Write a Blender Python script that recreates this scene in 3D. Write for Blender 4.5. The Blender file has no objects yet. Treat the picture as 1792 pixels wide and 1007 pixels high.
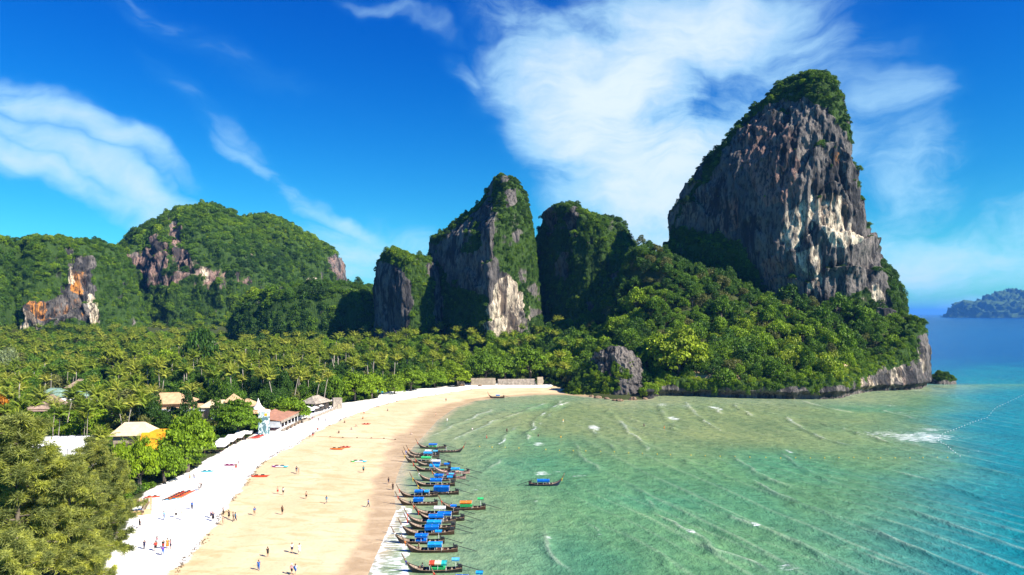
import bpy, math, random
import numpy as np
from mathutils import Vector, Matrix

# ------------------------------------------------------------------ camera, sky, sun, exposure
scene = bpy.context.scene
COL = scene.collection
FPX, CX, HY, HC = 1195.0, 896.0, 549.5, 44.0        # focal length and horizon of the photograph, camera height in metres
cam_data = bpy.data.cameras.new('camera')
cam_data.sensor_width = 36.0
cam_data.lens = FPX / 1792 * 36.0
cam_data.shift_y = (HY - 503.5) / 1792
cam_data.clip_start, cam_data.clip_end = 1.0, 80000.0
camera = bpy.data.objects.new('camera', cam_data)
camera.location = (0, 0, HC)
camera.rotation_euler = (math.pi / 2, 0, 0)
COL.objects.link(camera)
scene.camera = camera

SUN_EL, SUN_AZ = math.radians(40), math.radians(121)     # azimuth clockwise from +Y
EXPOSURE = 1.1
SUN_STRENGTH = 5.0
SKY_STRENGTH = 0.054
sun_dir = Vector((math.sin(SUN_AZ) * math.cos(SUN_EL), math.cos(SUN_AZ) * math.cos(SUN_EL), math.sin(SUN_EL)))
sun_data = bpy.data.lights.new('sun', 'SUN')
sun_data.energy = SUN_STRENGTH
sun_data.angle = math.radians(0.5)
sun_data.color = (1.0, 0.93, 0.82)
sun = bpy.data.objects.new('sun', sun_data)
sun.rotation_euler = sun_dir.to_track_quat('Z', 'Y').to_euler()
sun.location = (300, -200, 400)
COL.objects.link(sun)

scene.view_settings.view_transform = 'Standard'
scene.view_settings.look = 'None'
scene.view_settings.exposure = EXPOSURE
scene.view_settings.gamma = 1.0
scene.view_settings.use_curve_mapping = False
scene.render.engine = 'CYCLES'
scene.cycles.max_bounces = 5
scene.cycles.diffuse_bounces = 3
scene.cycles.glossy_bounces = 2
scene.cycles.transmission_bounces = 3
scene.cycles.transparent_max_bounces = 4
scene.cycles.use_denoising = True


class Nodes:
    """small helper to write node trees as expressions"""
    def __init__(self, tree):
        self.t = tree
        self.n = tree.nodes
        self.l = tree.links

    def new(self, kind, **kw):
        nd = self.n.new(kind)
        for k, v in kw.items():
            setattr(nd, k, v)
        return nd

    def put(self, sock, v):
        if isinstance(v, bpy.types.NodeSocket):
            self.l.new(v, sock)
        elif v is not None:
            sock.default_value = v

    def math(self, op, a, b=None, c=None, clamp=False):
        nd = self.new('ShaderNodeMath', operation=op, use_clamp=clamp)
        self.put(nd.inputs[0], a)
        if b is not None: self.put(nd.inputs[1], b)
        if c is not None: self.put(nd.inputs[2], c)
        return nd.outputs[0]

    def vmath(self, op, a, b=None, out=0):
        nd = self.new('ShaderNodeVectorMath', operation=op)
        self.put(nd.inputs[0], a)
        if b is not None: self.put(nd.inputs[1], b)
        return nd.outputs[out]

    def mix(self, f, a, b, mode='MIX'):
        nd = self.new('ShaderNodeMix', data_type='RGBA', blend_type=mode)
        self.put(nd.inputs[0], f)
        self.put(nd.inputs[6], a if isinstance(a, bpy.types.NodeSocket) else (*a, 1) if len(a) == 3 else a)
        self.put(nd.inputs[7], b if isinstance(b, bpy.types.NodeSocket) else (*b, 1) if len(b) == 3 else b)
        return nd.outputs[2]

    def noise(self, vec, scale=1.0, detail=3.0, rough=0.55, dist=0.0):
        nd = self.new('ShaderNodeTexNoise')
        if vec is not None: self.put(nd.inputs['Vector'], vec)
        nd.inputs['Scale'].default_value = scale
        nd.inputs['Detail'].default_value = detail
        nd.inputs['Roughness'].default_value = rough
        nd.inputs['Distortion'].default_value = dist
        return nd.outputs[0]

    def mapping(self, vec, scale=(1, 1, 1), loc=(0, 0, 0), rot=(0, 0, 0), kind='POINT'):
        nd = self.new('ShaderNodeMapping', vector_type=kind)
        self.put(nd.inputs['Vector'], vec)
        nd.inputs['Location'].default_value = loc
        nd.inputs['Rotation'].default_value = rot
        nd.inputs['Scale'].default_value = scale
        return nd.outputs[0]

    def step(self, v, lo, hi, a=0.0, b=1.0, smooth=True):
        nd = self.new('ShaderNodeMapRange', interpolation_type='SMOOTHSTEP' if smooth else 'LINEAR')
        self.put(nd.inputs[0], v)
        for i, q in enumerate((lo, hi, a, b)):
            self.put(nd.inputs[i + 1], q)
        return nd.outputs[0]

    def attr(self, name, kind='GEOMETRY', out='Fac'):
        nd = self.new('ShaderNodeAttribute', attribute_type=kind, attribute_name=name)
        return nd.outputs[out]

    def ramp(self, f, stops, interp='LINEAR'):
        nd = self.new('ShaderNodeValToRGB')
        cr = nd.color_ramp
        cr.interpolation = interp
        while len(cr.elements) < len(stops):
            cr.elements.new(0.5)
        for e, (p, c) in zip(cr.elements, stops):
            e.position = p
            e.color = (*c, 1)
        self.put(nd.inputs[0], f)
        return nd.outputs[0]

    def bump(self, h, strength, dist):
        nd = self.new('ShaderNodeBump')
        nd.inputs['Strength'].default_value = strength
        nd.inputs['Distance'].default_value = dist
        self.put(nd.inputs['Height'], h)
        return nd.outputs[0]


world = bpy.data.worlds.new('World')
scene.world = world
world.use_nodes = True
W = Nodes(world.node_tree)
W.n.clear()
w_out = W.new('ShaderNodeOutputWorld')
w_bg = W.new('ShaderNodeBackground')
w_bg.inputs['Strength'].default_value = SKY_STRENGTH
sky = W.new('ShaderNodeTexSky', sky_type='NISHITA', sun_disc=False)
sky.sun_elevation, sky.sun_rotation = SUN_EL, SUN_AZ
sky.air_density, sky.dust_density, sky.ozone_density = 1.0, 0.3, 3.0
hs = W.new('ShaderNodeHueSaturation')
hs.inputs['Saturation'].default_value = 1.45
hs.inputs['Value'].default_value = 1.0
W.put(hs.inputs['Color'], sky.outputs[0])
tc = W.new('ShaderNodeTexCoord').outputs['Generated']
sep = W.new('ShaderNodeSeparateXYZ')
W.put(sep.inputs[0], tc)
az = W.math('ARCTAN2', sep.outputs[0], sep.outputs[1])
el = W.math('ARCSINE', sep.outputs[2])
comb = W.new('ShaderNodeCombineXYZ')
W.put(comb.inputs[0], az); W.put(comb.inputs[1], el)
ae = comb.outputs[0]
# deeper blue high up (thin dry air), paler low down
deep = W.step(el, 0.02, 0.50)
sky_col = W.mix(1.0, hs.outputs[0], W.mix(deep, (0.32, 1.16, 1.24), (0.03, 0.72, 1.42)), 'MULTIPLY')
# clouds: banks of thin cirrus at their own bearings and heights, frayed by noise
warp_node = W.new('ShaderNodeTexNoise')
W.put(warp_node.inputs['Vector'], ae)
warp_node.inputs['Scale'].default_value = 5.0
warp_node.inputs['Detail'].default_value = 4.0
wv = W.vmath('ADD', ae, W.mapping(warp_node.outputs['Color'], (0.16, 0.16, 0.16), (-0.08, -0.08, 0)))
BANKS = [(1150, 330, 240, 200, 10, 1.25), (1070, 200, 220, 200, 0, 1.25), (1000, 120, 220, 120, 0, 0.95), (1180, 60, 380, 120, 0, 0.95), (930, 50, 200, 60, -12, 0.7),
         (1330, 240, 330, 260, 0, 0.66), (820, 130, 100, 40, -25, 0.4), (1105, 420, 140, 80, 0, 0.9), (1500, 420, 260, 190, 0, 0.5),
         (90, 185, 380, 48, -28, 0.74), (40, 255, 350, 36, -26, 0.70), (190, 300, 400, 44, -28, 0.74), (300, 375, 380, 40, -22, 0.66), (40, 130, 240, 34, -25, 0.55), (-60, 210, 300, 70, -20, 0.6),
         (520, 330, 240, 26, -26, 0.62), (630, 388, 200, 24, -22, 0.74), (420, 260, 260, 50, -40, 0.36), (640, 450, 280, 100, -10, 0.80), (380, 90, 460, 60, -24, 0.28), (300, 30, 300, 26, -30, 0.3),
         (1660, 450, 250, 110, 0, 0.86), (1600, 320, 170, 140, 20, 0.62), (1770, 400, 170, 120, 0, 0.62), (1560, 190, 160, 120, -30, 0.42),
         (700, 20, 220, 30, -20, 0.36), (1700, 525, 220, 45, 0, 0.6), (1390, 90, 200, 130, 0, 0.55)]
cover = None
for px, py, rx, ry, rot, amp in BANKS:
    a0 = math.atan((px - CX) / FPX)
    e0 = math.atan((HY - py) / FPX * math.cos(a0))
    mp = W.mapping(wv, (rx / FPX * math.cos(a0) ** 1.5, ry / FPX * math.cos(a0), 1), (a0, e0, 0), (0, 0, math.radians(rot)), 'TEXTURE')
    g = W.step(W.vmath('LENGTH', mp, out=1), 1.25, 0.0, 0.0, amp)
    cover = g if cover is None else W.math('MAXIMUM', cover, g)
streak = W.noise(W.mapping(wv, (3.6, 13.0, 1), (3.1, 0, 0), (0, 0, math.radians(24))), 1.0, 8.0, 0.62, 0.12)
puff = W.noise(wv, 7.0, 7.0, 0.6, 0.1)
away = W.step(W.math('ABSOLUTE', az), 0.72, 1.0, 0.0, 0.2)          # the same kind of cover goes on round the rest of the sky
cover = W.math('MAXIMUM', cover, away)
fray = W.math('ADD', W.math('MULTIPLY', streak, 1.3), W.math('MULTIPLY', puff, 0.75))
dens = W.math('MULTIPLY', cover, W.step(fray, 0.50, 1.52, 0.06, 1.36, smooth=False))
dens = W.math('MULTIPLY', W.step(dens, 0.02, 0.98), 0.92)
white = W.mix(W.step(el, 0.0, 0.35), (7.2, 8.4, 9.2), (7.6, 8.6, 9.4))
# thin cloud turns the blue to azure before it whitens
thin = W.mix(W.step(dens, 0.0, 0.45), sky_col, W.mix(0.5, sky_col, (2.2, 7.4, 10.5)))
final_sky = W.mix(W.step(dens, 0.08, 1.0, smooth=False), thin, white)
W.put(w_bg.inputs['Color'], final_sky)
W.l.new(w_bg.outputs[0], w_out.inputs['Surface'])
world.cycles.sampling_method = 'MANUAL'
world.cycles.sample_map_resolution = 512

# ------------------------------------------------------------------ helpers
RNG = np.random.default_rng(7)
random.seed(7)
TAU = 2 * math.pi


def tag(o, label=None, category=None, group=None, kind=None):
    if label: o['label'] = label
    if category: o['category'] = category
    if group: o['group'] = group
    if kind: o['kind'] = kind
    return o


def link(name, data, parent=None, loc=None, rot=None, scale=None):
    o = bpy.data.objects.new(name, data)
    COL.objects.link(o)
    if parent is not None: o.parent = parent
    if loc is not None: o.location = loc
    if rot is not None: o.rotation_euler = rot
    if scale is not None: o.scale = scale if hasattr(scale, '__len__') else (scale,) * 3
    return o


def empty(name, loc, rotz=0.0, scale=1.0):
    return link(name, None, None, loc, (0, 0, rotz), scale)


def mesh_np(name, V, Fc, mat=None, smooth=False, attrs=None):
    """V (n,3); Fc (m,3) or (m,4) ints, or list of lists"""
    me = bpy.data.meshes.new(name)
    V = np.asarray(V, dtype=np.float32)
    if isinstance(Fc, np.ndarray):
        k = Fc.shape[1]
        me.vertices.add(len(V)); me.vertices.foreach_set('co', V.ravel())
        me.loops.add(Fc.size); me.loops.foreach_set('vertex_index', Fc.astype(np.int32).ravel())
        me.polygons.add(len(Fc))
        me.polygons.foreach_set('loop_start', np.arange(0, Fc.size, k, dtype=np.int32))
        me.polygons.foreach_set('loop_total', np.full(len(Fc), k, dtype=np.int32))
        me.update(calc_edges=True)
    else:
        me.from_pydata([tuple(v) for v in V], [], Fc)
    if smooth:
        me.polygons.foreach_set('use_smooth', np.ones(len(me.polygons), dtype=bool))
    for an, (kind, dom, data) in (attrs or {}).items():
        at = me.attributes.new(an, kind, dom)
        key = {'FLOAT': 'value', 'INT': 'value', 'FLOAT_VECTOR': 'vector', 'FLOAT_COLOR': 'color'}[kind]
        at.data.foreach_set(key, np.asarray(data).ravel())
    for m in (mat if isinstance(mat, (list, tuple)) else [mat] if mat else []):
        me.materials.append(m)
    return me


class MB:
    """collects simple shapes into one mesh"""
    def __init__(self):
        self.v, self.f = [], []

    def add(self, V, Fc):
        b = len(self.v)
        self.v += [tuple(p) for p in V]
        self.f += [tuple(i + b for i in q) for q in Fc]
        return self

    def box(self, c, s, rotz=0.0, taper=1.0):
        x, y, z = s[0] / 2, s[1] / 2, s[2] / 2
        ca, sa = math.cos(rotz), math.sin(rotz)
        V = []
        for dz in (-1, 1):
            k = 1.0 if dz < 0 else taper
            for dx, dy in ((-1, -1), (1, -1), (1, 1), (-1, 1)):
                px, py = dx * x * k, dy * y * k
                V.append((c[0] + px * ca - py * sa, c[1] + px * sa + py * ca, c[2] + dz * z))
        return self.add(V, [(3, 2, 1, 0), (4, 5, 6, 7), (0, 1, 5, 4), (1, 2, 6, 5), (2, 3, 7, 6), (3, 0, 4, 7)])

    def tube(self, pts, radii, n=6, cap=True, flat=1.0):
        pts = [Vector(p) for p in pts]
        if not hasattr(radii, '__len__'): radii = [radii] * len(pts)
        V, Fc = [], []
        for i, p in enumerate(pts):
            d = (pts[min(i + 1, len(pts) - 1)] - pts[max(i - 1, 0)])
            d = d.normalized() if d.length > 1e-9 else Vector((0, 0, 1))
            u = d.cross(Vector((0, 1, 0)) if abs(d.y) < 0.9 else Vector((1, 0, 0))).normalized()
            w = d.cross(u)
            for k in range(n):
                a = TAU * k / n
                V.append(p + u * math.cos(a) * radii[i] + w * math.sin(a) * radii[i] * flat)
        for i in range(len(pts) - 1):
            for k in range(n):
                Fc.append((i * n + k, i * n + (k + 1) % n, (i + 1) * n + (k + 1) % n, (i + 1) * n + k))
        if cap:
            Fc.append(tuple(range(n - 1, -1, -1)))
            Fc.append(tuple((len(pts) - 1) * n + k for k in range(n)))
        return self.add(V, Fc)

    def quad(self, a, b, c, d):
        return self.add((a, b, c, d), [(0, 1, 2, 3)])

    def mesh(self, name, mat=None, smooth=False):
        me = bpy.data.meshes.new(name)
        me.from_pydata(self.v, [], self.f)
        if smooth:
            me.polygons.foreach_set('use_smooth', np.ones(len(me.polygons), dtype=bool))
        if mat: me.materials.append(mat)
        return me

    def build(self, name, mat=None, parent=None, smooth=False, **kw):
        return link(name, self.mesh(name, mat, smooth), parent, **kw)


# ---- value noise in numpy
def _hash(ix, iy, iz, seed):
    h = (ix.astype(np.int64) * 374761393 + iy.astype(np.int64) * 668265263 + iz.astype(np.int64) * 1274126177 + seed * 974711) & 0xFFFFFFFF
    h = ((h ^ (h >> 13)) * 1103515245) & 0xFFFFFFFF
    h = ((h ^ (h >> 15)) * 2246822519) & 0xFFFFFFFF
    return ((h ^ (h >> 16)) & 0xFFFFFF) / float(0x7FFFFF) - 1.0


def vnoise(x, y, z, seed=0):
    x, y, z = np.broadcast_arrays(np.asarray(x, float), np.asarray(y, float), np.asarray(z, float))
    ix, iy, iz = np.floor(x), np.floor(y), np.floor(z)
    fx, fy, fz = x - ix, y - iy, z - iz
    ux, uy, uz = (t * t * t * (t * (t * 6 - 15) + 10) for t in (fx, fy, fz))
    r = 0
    for dx in (0, 1):
        for dy in (0, 1):
            for dz in (0, 1):
                w = (ux if dx else 1 - ux) * (uy if dy else 1 - uy) * (uz if dz else 1 - uz)
                r = r + w * _hash(ix + dx, iy + dy, iz + dz, seed)
    return r


def fbm(x, y, z, octv=4, seed=0, gain=0.5):
    a, s, t = 1.0, 0.0, 0.0
    for o in range(octv):
        s = s + a * vnoise(x * 2 ** o, y * 2 ** o, z * 2 ** o, seed + 31 * o)
        t += a
        a *= gain
    return s / t


def sstep(a, b, x):
    t = np.clip((np.asarray(x, float) - a) / (b - a), 0, 1)
    return t * t * (3 - 2 * t)


def in_poly(x, y, poly):
    x, y = np.asarray(x, float), np.asarray(y, float)
    r = np.zeros(x.shape, bool)
    n = len(poly)
    for i in range(n):
        x0, y0 = poly[i]; x1, y1 = poly[(i + 1) % n]
        if y0 == y1: continue
        c = ((y0 > y) != (y1 > y)) & (x < (x1 - x0) * (y - y0) / (y1 - y0) + x0)
        r ^= c
    return r


def line_dist(x, y, pts, closed=False):
    x, y = np.asarray(x, float), np.asarray(y, float)
    d = np.full(x.shape, 1e9)
    n = len(pts)
    for i in range(n if closed else n - 1):
        x0, y0 = pts[i][:2]; x1, y1 = pts[(i + 1) % n][:2]
        dx, dy = x1 - x0, y1 - y0
        L = dx * dx + dy * dy + 1e-12
        t = np.clip(((x - x0) * dx + (y - y0) * dy) / L, 0, 1)
        d = np.minimum(d, (x - x0 - t * dx) ** 2 + (y - y0 - t * dy) ** 2)
    return np.sqrt(d)


def sdf(x, y, poly):
    """positive inside"""
    return np.where(in_poly(x, y, poly), 1, -1) * line_dist(x, y, poly, True)


def G(px, py, z=0.0):
    """the point of the level z that the photograph shows at a pixel"""
    Y = (HC - z) * FPX / (py - HY)
    return ((px - CX) * Y / FPX, Y)


def at(px, py, Y):
    return ((px - CX) * Y / FPX, Y, HC - (py - HY) * Y / FPX)


def to_px(x, y, z):
    return CX + x * FPX / y, HY - (z - HC) * FPX / y


def grid_faces(nr, nc):
    i = np.arange(nr - 1)[:, None] * nc + np.arange(nc - 1)[None, :]
    return np.stack([i, i + 1, i + nc + 1, i + nc], -1).reshape(-1, 4)


def material(name):
    m = bpy.data.materials.new(name)
    m.use_nodes = True
    k = Nodes(m.node_tree)
    k.n.clear()
    out = k.new('ShaderNodeOutputMaterial')
    return m, k, out


def principled(k, out, color, rough=0.7, spec=0.3, normal=None, metal=0.0):
    b = k.new('ShaderNodeBsdfPrincipled')
    k.put(b.inputs['Base Color'], color if isinstance(color, bpy.types.NodeSocket) else (*color, 1))
    k.put(b.inputs['Roughness'], rough)
    k.put(b.inputs['Specular IOR Level'], spec)
    b.inputs['Metallic'].default_value = metal
    if normal is not None: k.put(b.inputs['Normal'], normal)
    k.l.new(b.outputs[0], out.inputs['Surface'])
    return b


def plain(name, color, rough=0.65, spec=0.3, vary=0.25, scale=2.0, metal=0.0):
    """a painted or natural surface with uneven tone"""
    m, k, out = material(name)
    co = k.new('ShaderNodeTexCoord').outputs['Object']
    f = k.noise(co, scale, 5.0, 0.65)
    c = k.mix(k.step(f, 0.3, 0.75), tuple(v * (1 - vary) for v in color), tuple(min(v * (1 + vary * 0.6), 0.95) for v in color))
    principled(k, out, c, rough, spec, k.bump(f, 0.15, 0.02), metal)
    return m


def dyed(name, rough=0.8, spec=0.2):
    """cloth or paint whose colour is the object's own colour"""
    m, k, out = material(name)
    oi = k.new('ShaderNodeObjectInfo')
    co = k.new('ShaderNodeTexCoord').outputs['Object']
    f = k.noise(co, 3.0, 4.0, 0.6)
    c = k.mix(k.step(f, 0.25, 0.8), k.mix(1.0, oi.outputs['Color'], (0.74, 0.74, 0.74), 'MULTIPLY'), oi.outputs['Color'])
    principled(k, out, c, rough, spec, k.bump(f, 0.2, 0.02))
    return m

# ------------------------------------------------------------------ materials of the setting
def rock_material():
    m, k, out = material('limestone')
    co = k.new('ShaderNodeTexCoord').outputs['Object']
    big = k.noise(k.mapping(co, (0.03, 0.03, 0.018)), 1.0, 5.0, 0.6)
    zone = k.noise(k.mapping(co, (0.045, 0.045, 0.03), (5, 3, 1)), 1.0, 4.0, 0.6)
    streak = k.math('ADD', k.noise(k.mapping(co, (0.15, 0.15, 0.030)), 1.0, 7.0, 0.68, 0.9), k.math('MULTIPLY', k.math('SUBTRACT', zone, 0.5), 0.55))
    fine = k.noise(k.mapping(co, (0.55, 0.55, 0.16)), 1.0, 8.0, 0.7)
    c = k.ramp(big, [(0.30, (0.075, 0.07, 0.068)), (0.46, (0.15, 0.135, 0.125)), (0.60, (0.23, 0.20, 0.175)), (0.75, (0.11, 0.098, 0.09))])
    patch = k.noise(k.mapping(co, (0.12, 0.12, 0.035)), 1.0, 7.0, 0.7, 0.4)
    def stain(c, name, col):
        a = k.attr(name)
        w = k.step(k.math('ADD', a, k.math('MULTIPLY', k.math('SUBTRACT', patch, 0.5), 2.2)), 0.40, 0.80)
        return k.mix(w, c, col)
    c = stain(c, 'rust', k.mix(fine, (0.20, 0.11, 0.085), (0.40, 0.26, 0.21)))
    c = stain(c, 'ochre', k.mix(fine, (0.34, 0.11, 0.02), (0.80, 0.36, 0.09)))
    c = k.mix(k.step(streak, 0.52, 0.42, 0.0, 0.9), c, (0.030, 0.031, 0.034))
    c = stain(c, 'cream', k.mix(k.step(streak, 0.38, 0.55), (0.16, 0.12, 0.09), (0.80, 0.67, 0.49)))
    c = k.mix(k.step(fine, 0.52, 0.40, 0.0, 0.8), c, (0.040, 0.038, 0.038))
    veg = k.attr('plants')
    vw = k.step(k.math('ADD', veg, k.math('MULTIPLY', k.math('SUBTRACT', patch, 0.5), 0.9)), 0.35, 0.6)
    c = k.mix(vw, c, k.mix(fine, (0.020, 0.050, 0.010), (0.065, 0.115, 0.020)))
    h = k.math('ADD', k.math('MULTIPLY', fine, 1.3), streak)
    principled(k, out, c, 0.9, 0.15, k.bump(h, 0.9, 2.2))
    return m


def leaf_material(name, stops, translucent=0.22, rough=0.5):
    m, k, out = material(name)
    t = k.attr('tint', 'INSTANCER')
    v = k.attr('leaf_tone')
    c = k.ramp(t, stops)
    c = k.mix(1.0, c, k.ramp(v, [(0.0, (0.34, 0.40, 0.42)), (0.55, (1.0, 1.0, 1.0)), (1.0, (1.60, 1.50, 0.9))]), 'MULTIPLY')  # leaves vary in tone; the dark end also paints canopy shade
    b = k.new('ShaderNodeBsdfPrincipled')
    k.put(b.inputs['Base Color'], c)
    b.inputs['Roughness'].default_value = rough
    b.inputs['Specular IOR Level'].default_value = 0.18
    tr = k.new('ShaderNodeBsdfTranslucent')
    k.put(tr.inputs['Color'], k.mix(1.0, c, (1.25, 1.35, 0.55), 'MULTIPLY'))
    mx = k.new('ShaderNodeMixShader')
    mx.inputs[0].default_value = translucent
    k.l.new(b.outputs[0], mx.inputs[1]); k.l.new(tr.outputs[0], mx.inputs[2])
    k.l.new(mx.outputs[0], out.inputs['Surface'])
    return m


LEAF_STOPS = [(0.0, (0.026, 0.066, 0.014)), (0.25, (0.058, 0.130, 0.015)), (0.5, (0.120, 0.215, 0.014)), (0.7, (0.200, 0.300, 0.013)),
              (0.82, (0.245, 0.300, 0.020)), (0.90, (0.130, 0.140, 0.040)), (0.95, (0.20, 0.25, 0.12)), (0.985, (0.36, 0.15, 0.012)), (1.0, (0.40, 0.16, 0.012))]
M_LEAF = leaf_material('leaves', LEAF_STOPS)
M_NEEDLE = leaf_material('needles', [(0.0, (0.185, 0.220, 0.058)), (1.0, (0.400, 0.420, 0.112))], 0.38)
M_FROND = leaf_material('palm_leaf', [(0.0, (0.125, 0.210, 0.022)), (0.5, (0.260, 0.330, 0.040)), (1.0, (0.46, 0.455, 0.085))], 0.25, 0.38)
M_BARK = plain('bark', (0.17, 0.14, 0.11), 0.9, 0.1, 0.4, 1.5)
M_PALM_BARK = plain('palm_bark', (0.40, 0.35, 0.29), 0.85, 0.1, 0.3, 2.0)
M_ROCK = rock_material()


def ground_material():
    m, k, out = material('sand_and_soil')
    co = k.new('ShaderNodeTexCoord').outputs['Object']
    dry, wet, soil = k.attr('dry'), k.attr('wet'), k.attr('soil')
    n1 = k.noise(k.mapping(co, (0.07, 0.05, 1)), 1.0, 6.0, 0.65, 0.4)
    n2 = k.noise(co, 1.6, 5.0, 0.7)
    n3 = k.noise(k.mapping(co, (0.10, 0.30, 1), rot=(0, 0, 0.5)), 1.0, 4.0, 0.6, 0.8)
    tan = k.mix(k.step(n1, 0.35, 0.7), (0.58, 0.435, 0.255), (0.66, 0.52, 0.325))
    tan = k.mix(k.step(n3, 0.50, 0.66, 0.0, 0.6), tan, (0.50, 0.33, 0.155))
    white = k.mix(k.step(n2, 0.3, 0.75), (0.80, 0.76, 0.69), (0.88, 0.86, 0.82))
    dw = k.step(k.math('ADD', dry, k.math('MULTIPLY', k.math('SUBTRACT', n2, 0.5), 0.35)), 0.4, 0.6)
    c = k.mix(dw, tan, white)
    ww = k.step(k.math('ADD', wet, k.math('MULTIPLY', k.math('SUBTRACT', n3, 0.5), 0.7)), 0.30, 0.75)
    wetc = k.mix(k.step(n3, 0.4, 0.65), (0.40, 0.28, 0.155), (0.52, 0.385, 0.23))
    c = k.mix(ww, c, wetc)
    foot = k.noise(k.mapping(co, (1.0, 0.8, 1)), 1.3, 5.0, 0.75)
    c = k.mix(1.0, c, k.ramp(foot, [(0.30, (0.80, 0.78, 0.76)), (0.46, (1.0, 1.0, 1.0)), (0.70, (1.05, 1.05, 1.05))]), 'MULTIPLY')
    sc = k.mix(n2, (0.025, 0.040, 0.012), (0.075, 0.085, 0.030))
    sw = k.step(k.math('ADD', soil, k.math('MULTIPLY', k.math('SUBTRACT', n2, 0.5), 0.5)), 0.4, 0.6)
    c = k.mix(sw, c, sc)
    h = k.math('ADD', n2, k.math('MULTIPLY', k.noise(co, 5.0, 3.0, 0.6), 0.5))
    b = principled(k, out, c, k.step(ww, 0, 1, 0.9, 0.42), k.step(ww, 0, 1, 0.1, 0.22), k.bump(h, k_strength := 0.25, 0.10))
    return m


M_GROUND = ground_material()


def sea_material():
    m, k, out = material('sea_water')
    co = k.new('ShaderNodeTexCoord').outputs['Object']
    col = k.attr('water_colour', out='Color')
    foam = k.attr('foam')
    cal = k.attr('calm')
    r1 = k.noise(k.mapping(co, (0.34, 0.30, 1), rot=(0, 0, -0.3)), 1.0, 6.0, 0.64, 0.15)
    r2 = k.noise(k.mapping(co, (1.5, 0.9, 1), rot=(0, 0, -0.3)), 1.0, 4.0, 0.6, 0.4)
    r0 = k.noise(k.mapping(co, (0.055, 0.035, 1), rot=(0, 0, -0.4)), 1.0, 5.0, 0.62, 0.4)
    # sediment and weed patches give the water a broad uneven tone
    c = k.mix(1.0, col, k.ramp(r0, [(0.3, (0.72, 0.80, 0.84)), (0.5, (1, 1, 1)), (0.72, (1.22, 1.14, 1.06))]), 'MULTIPLY')
    c = k.mix(1.0, c, k.ramp(r1, [(0.32, (0.66, 0.75, 0.77)), (0.5, (1, 1, 1)), (0.70, (1.34, 1.24, 1.20))]), 'MULTIPLY')  # light and dark sides of the ripples painted into the water colour
    fn = k.noise(k.mapping(co, (0.28, 1.5, 1), rot=(0, 0, 0.12)), 1.0, 8.0, 0.74, 0.5)
    fw = k.step(k.math('ADD', foam, k.math('MULTIPLY', k.math('SUBTRACT', fn, 0.5), 2.3)), 0.50, 0.86)
    fw = k.math('MULTIPLY', fw, k.step(foam, 0.02, 0.14))
    c = k.mix(fw, c, (0.86, 0.88, 0.88))
    h = k.math('ADD', k.math('MULTIPLY', r1, 1.2), k.math('MULTIPLY', r2, 0.45))
    b = principled(k, out, c, k.step(fw, 0, 1, 0.22, 0.9), k.step(fw, 0, 1, 0.14, 0.1), k.bump(h, k.math('MULTIPLY', cal, 0.75), 1.0))
    b.inputs['IOR'].default_value = 1.33
    return m


# bump strength is a socket above, so allow sockets
def _bump(self, h, strength, dist):
    nd = self.new('ShaderNodeBump')
    self.put(nd.inputs['Strength'], strength)
    nd.inputs['Distance'].default_value = dist
    self.put(nd.inputs['Height'], h)
    return nd.outputs[0]


Nodes.bump = _bump
M_SEA = sea_material()

# ------------------------------------------------------------------ the shore in plan
WATER_PX = [(300, 1500), (560, 1130), (640, 1007), (654, 975), (672, 935), (690, 895), (687, 855), (692, 835), (702, 810), (722, 782),
            (745, 757), (765, 735), (795, 714), (830, 702), (870, 696), (935, 691), (990, 691), (1045, 696), (1090, 700)]
CLIFF_PX = [(1134, 699), (1160, 693), (1200, 693), (1250, 695), (1300, 697), (1350, 698), (1400, 699), (1440, 699), (1474, 698),
            (1500, 690), (1530, 685), (1560, 684), (1590, 683), (1612, 681), (1625, 676)]
BACK = [(263, 445), (266, 480), (255, 520), (225, 570), (150, 620), (70, 650), (40, 800), (0, 1050), (-120, 1500), (-3500, 1500), (-3500, 40)]
COAST = [G(*p) for p in WATER_PX] + [G(*p) for p in CLIFF_PX] + BACK
VEG_PX = [(60, 1200), (172, 1007), (205, 950), (235, 900), (252, 868), (285, 850), (330, 830), (382, 796), (440, 766), (468, 752), (505, 742), (545, 722), (600, 708), (660, 699),
          (668, 690), (725, 684), (770, 678), (822, 672), (880, 671), (962, 674), (1000, 684), (1050, 694), (1100, 698), (1134, 697)]
VEG = [G(*p, 1.0) for p in VEG_PX] + [(75, 372), (120, 380), (165, 372), (185, 390), (230, 405), (255, 440), (200, 560), (0, 1400), (-3400, 1400), (-3400, 60), (-110, 60)]
WRACK_PX = [(150, 1260), (300, 1007), (338, 965), (372, 925), (405, 882), (440, 836), (468, 806), (515, 781), (558, 756), (600, 735), (650, 716), (700, 702), (770, 690), (830, 682), (900, 679), (960, 679)]
WRACK = [G(*p, 0.8) for p in WRACK_PX]
WHITE = WRACK + [(40, 450), (-100, 1000), (-3000, 1000), (-3000, 40), (-200, 40)]

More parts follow.
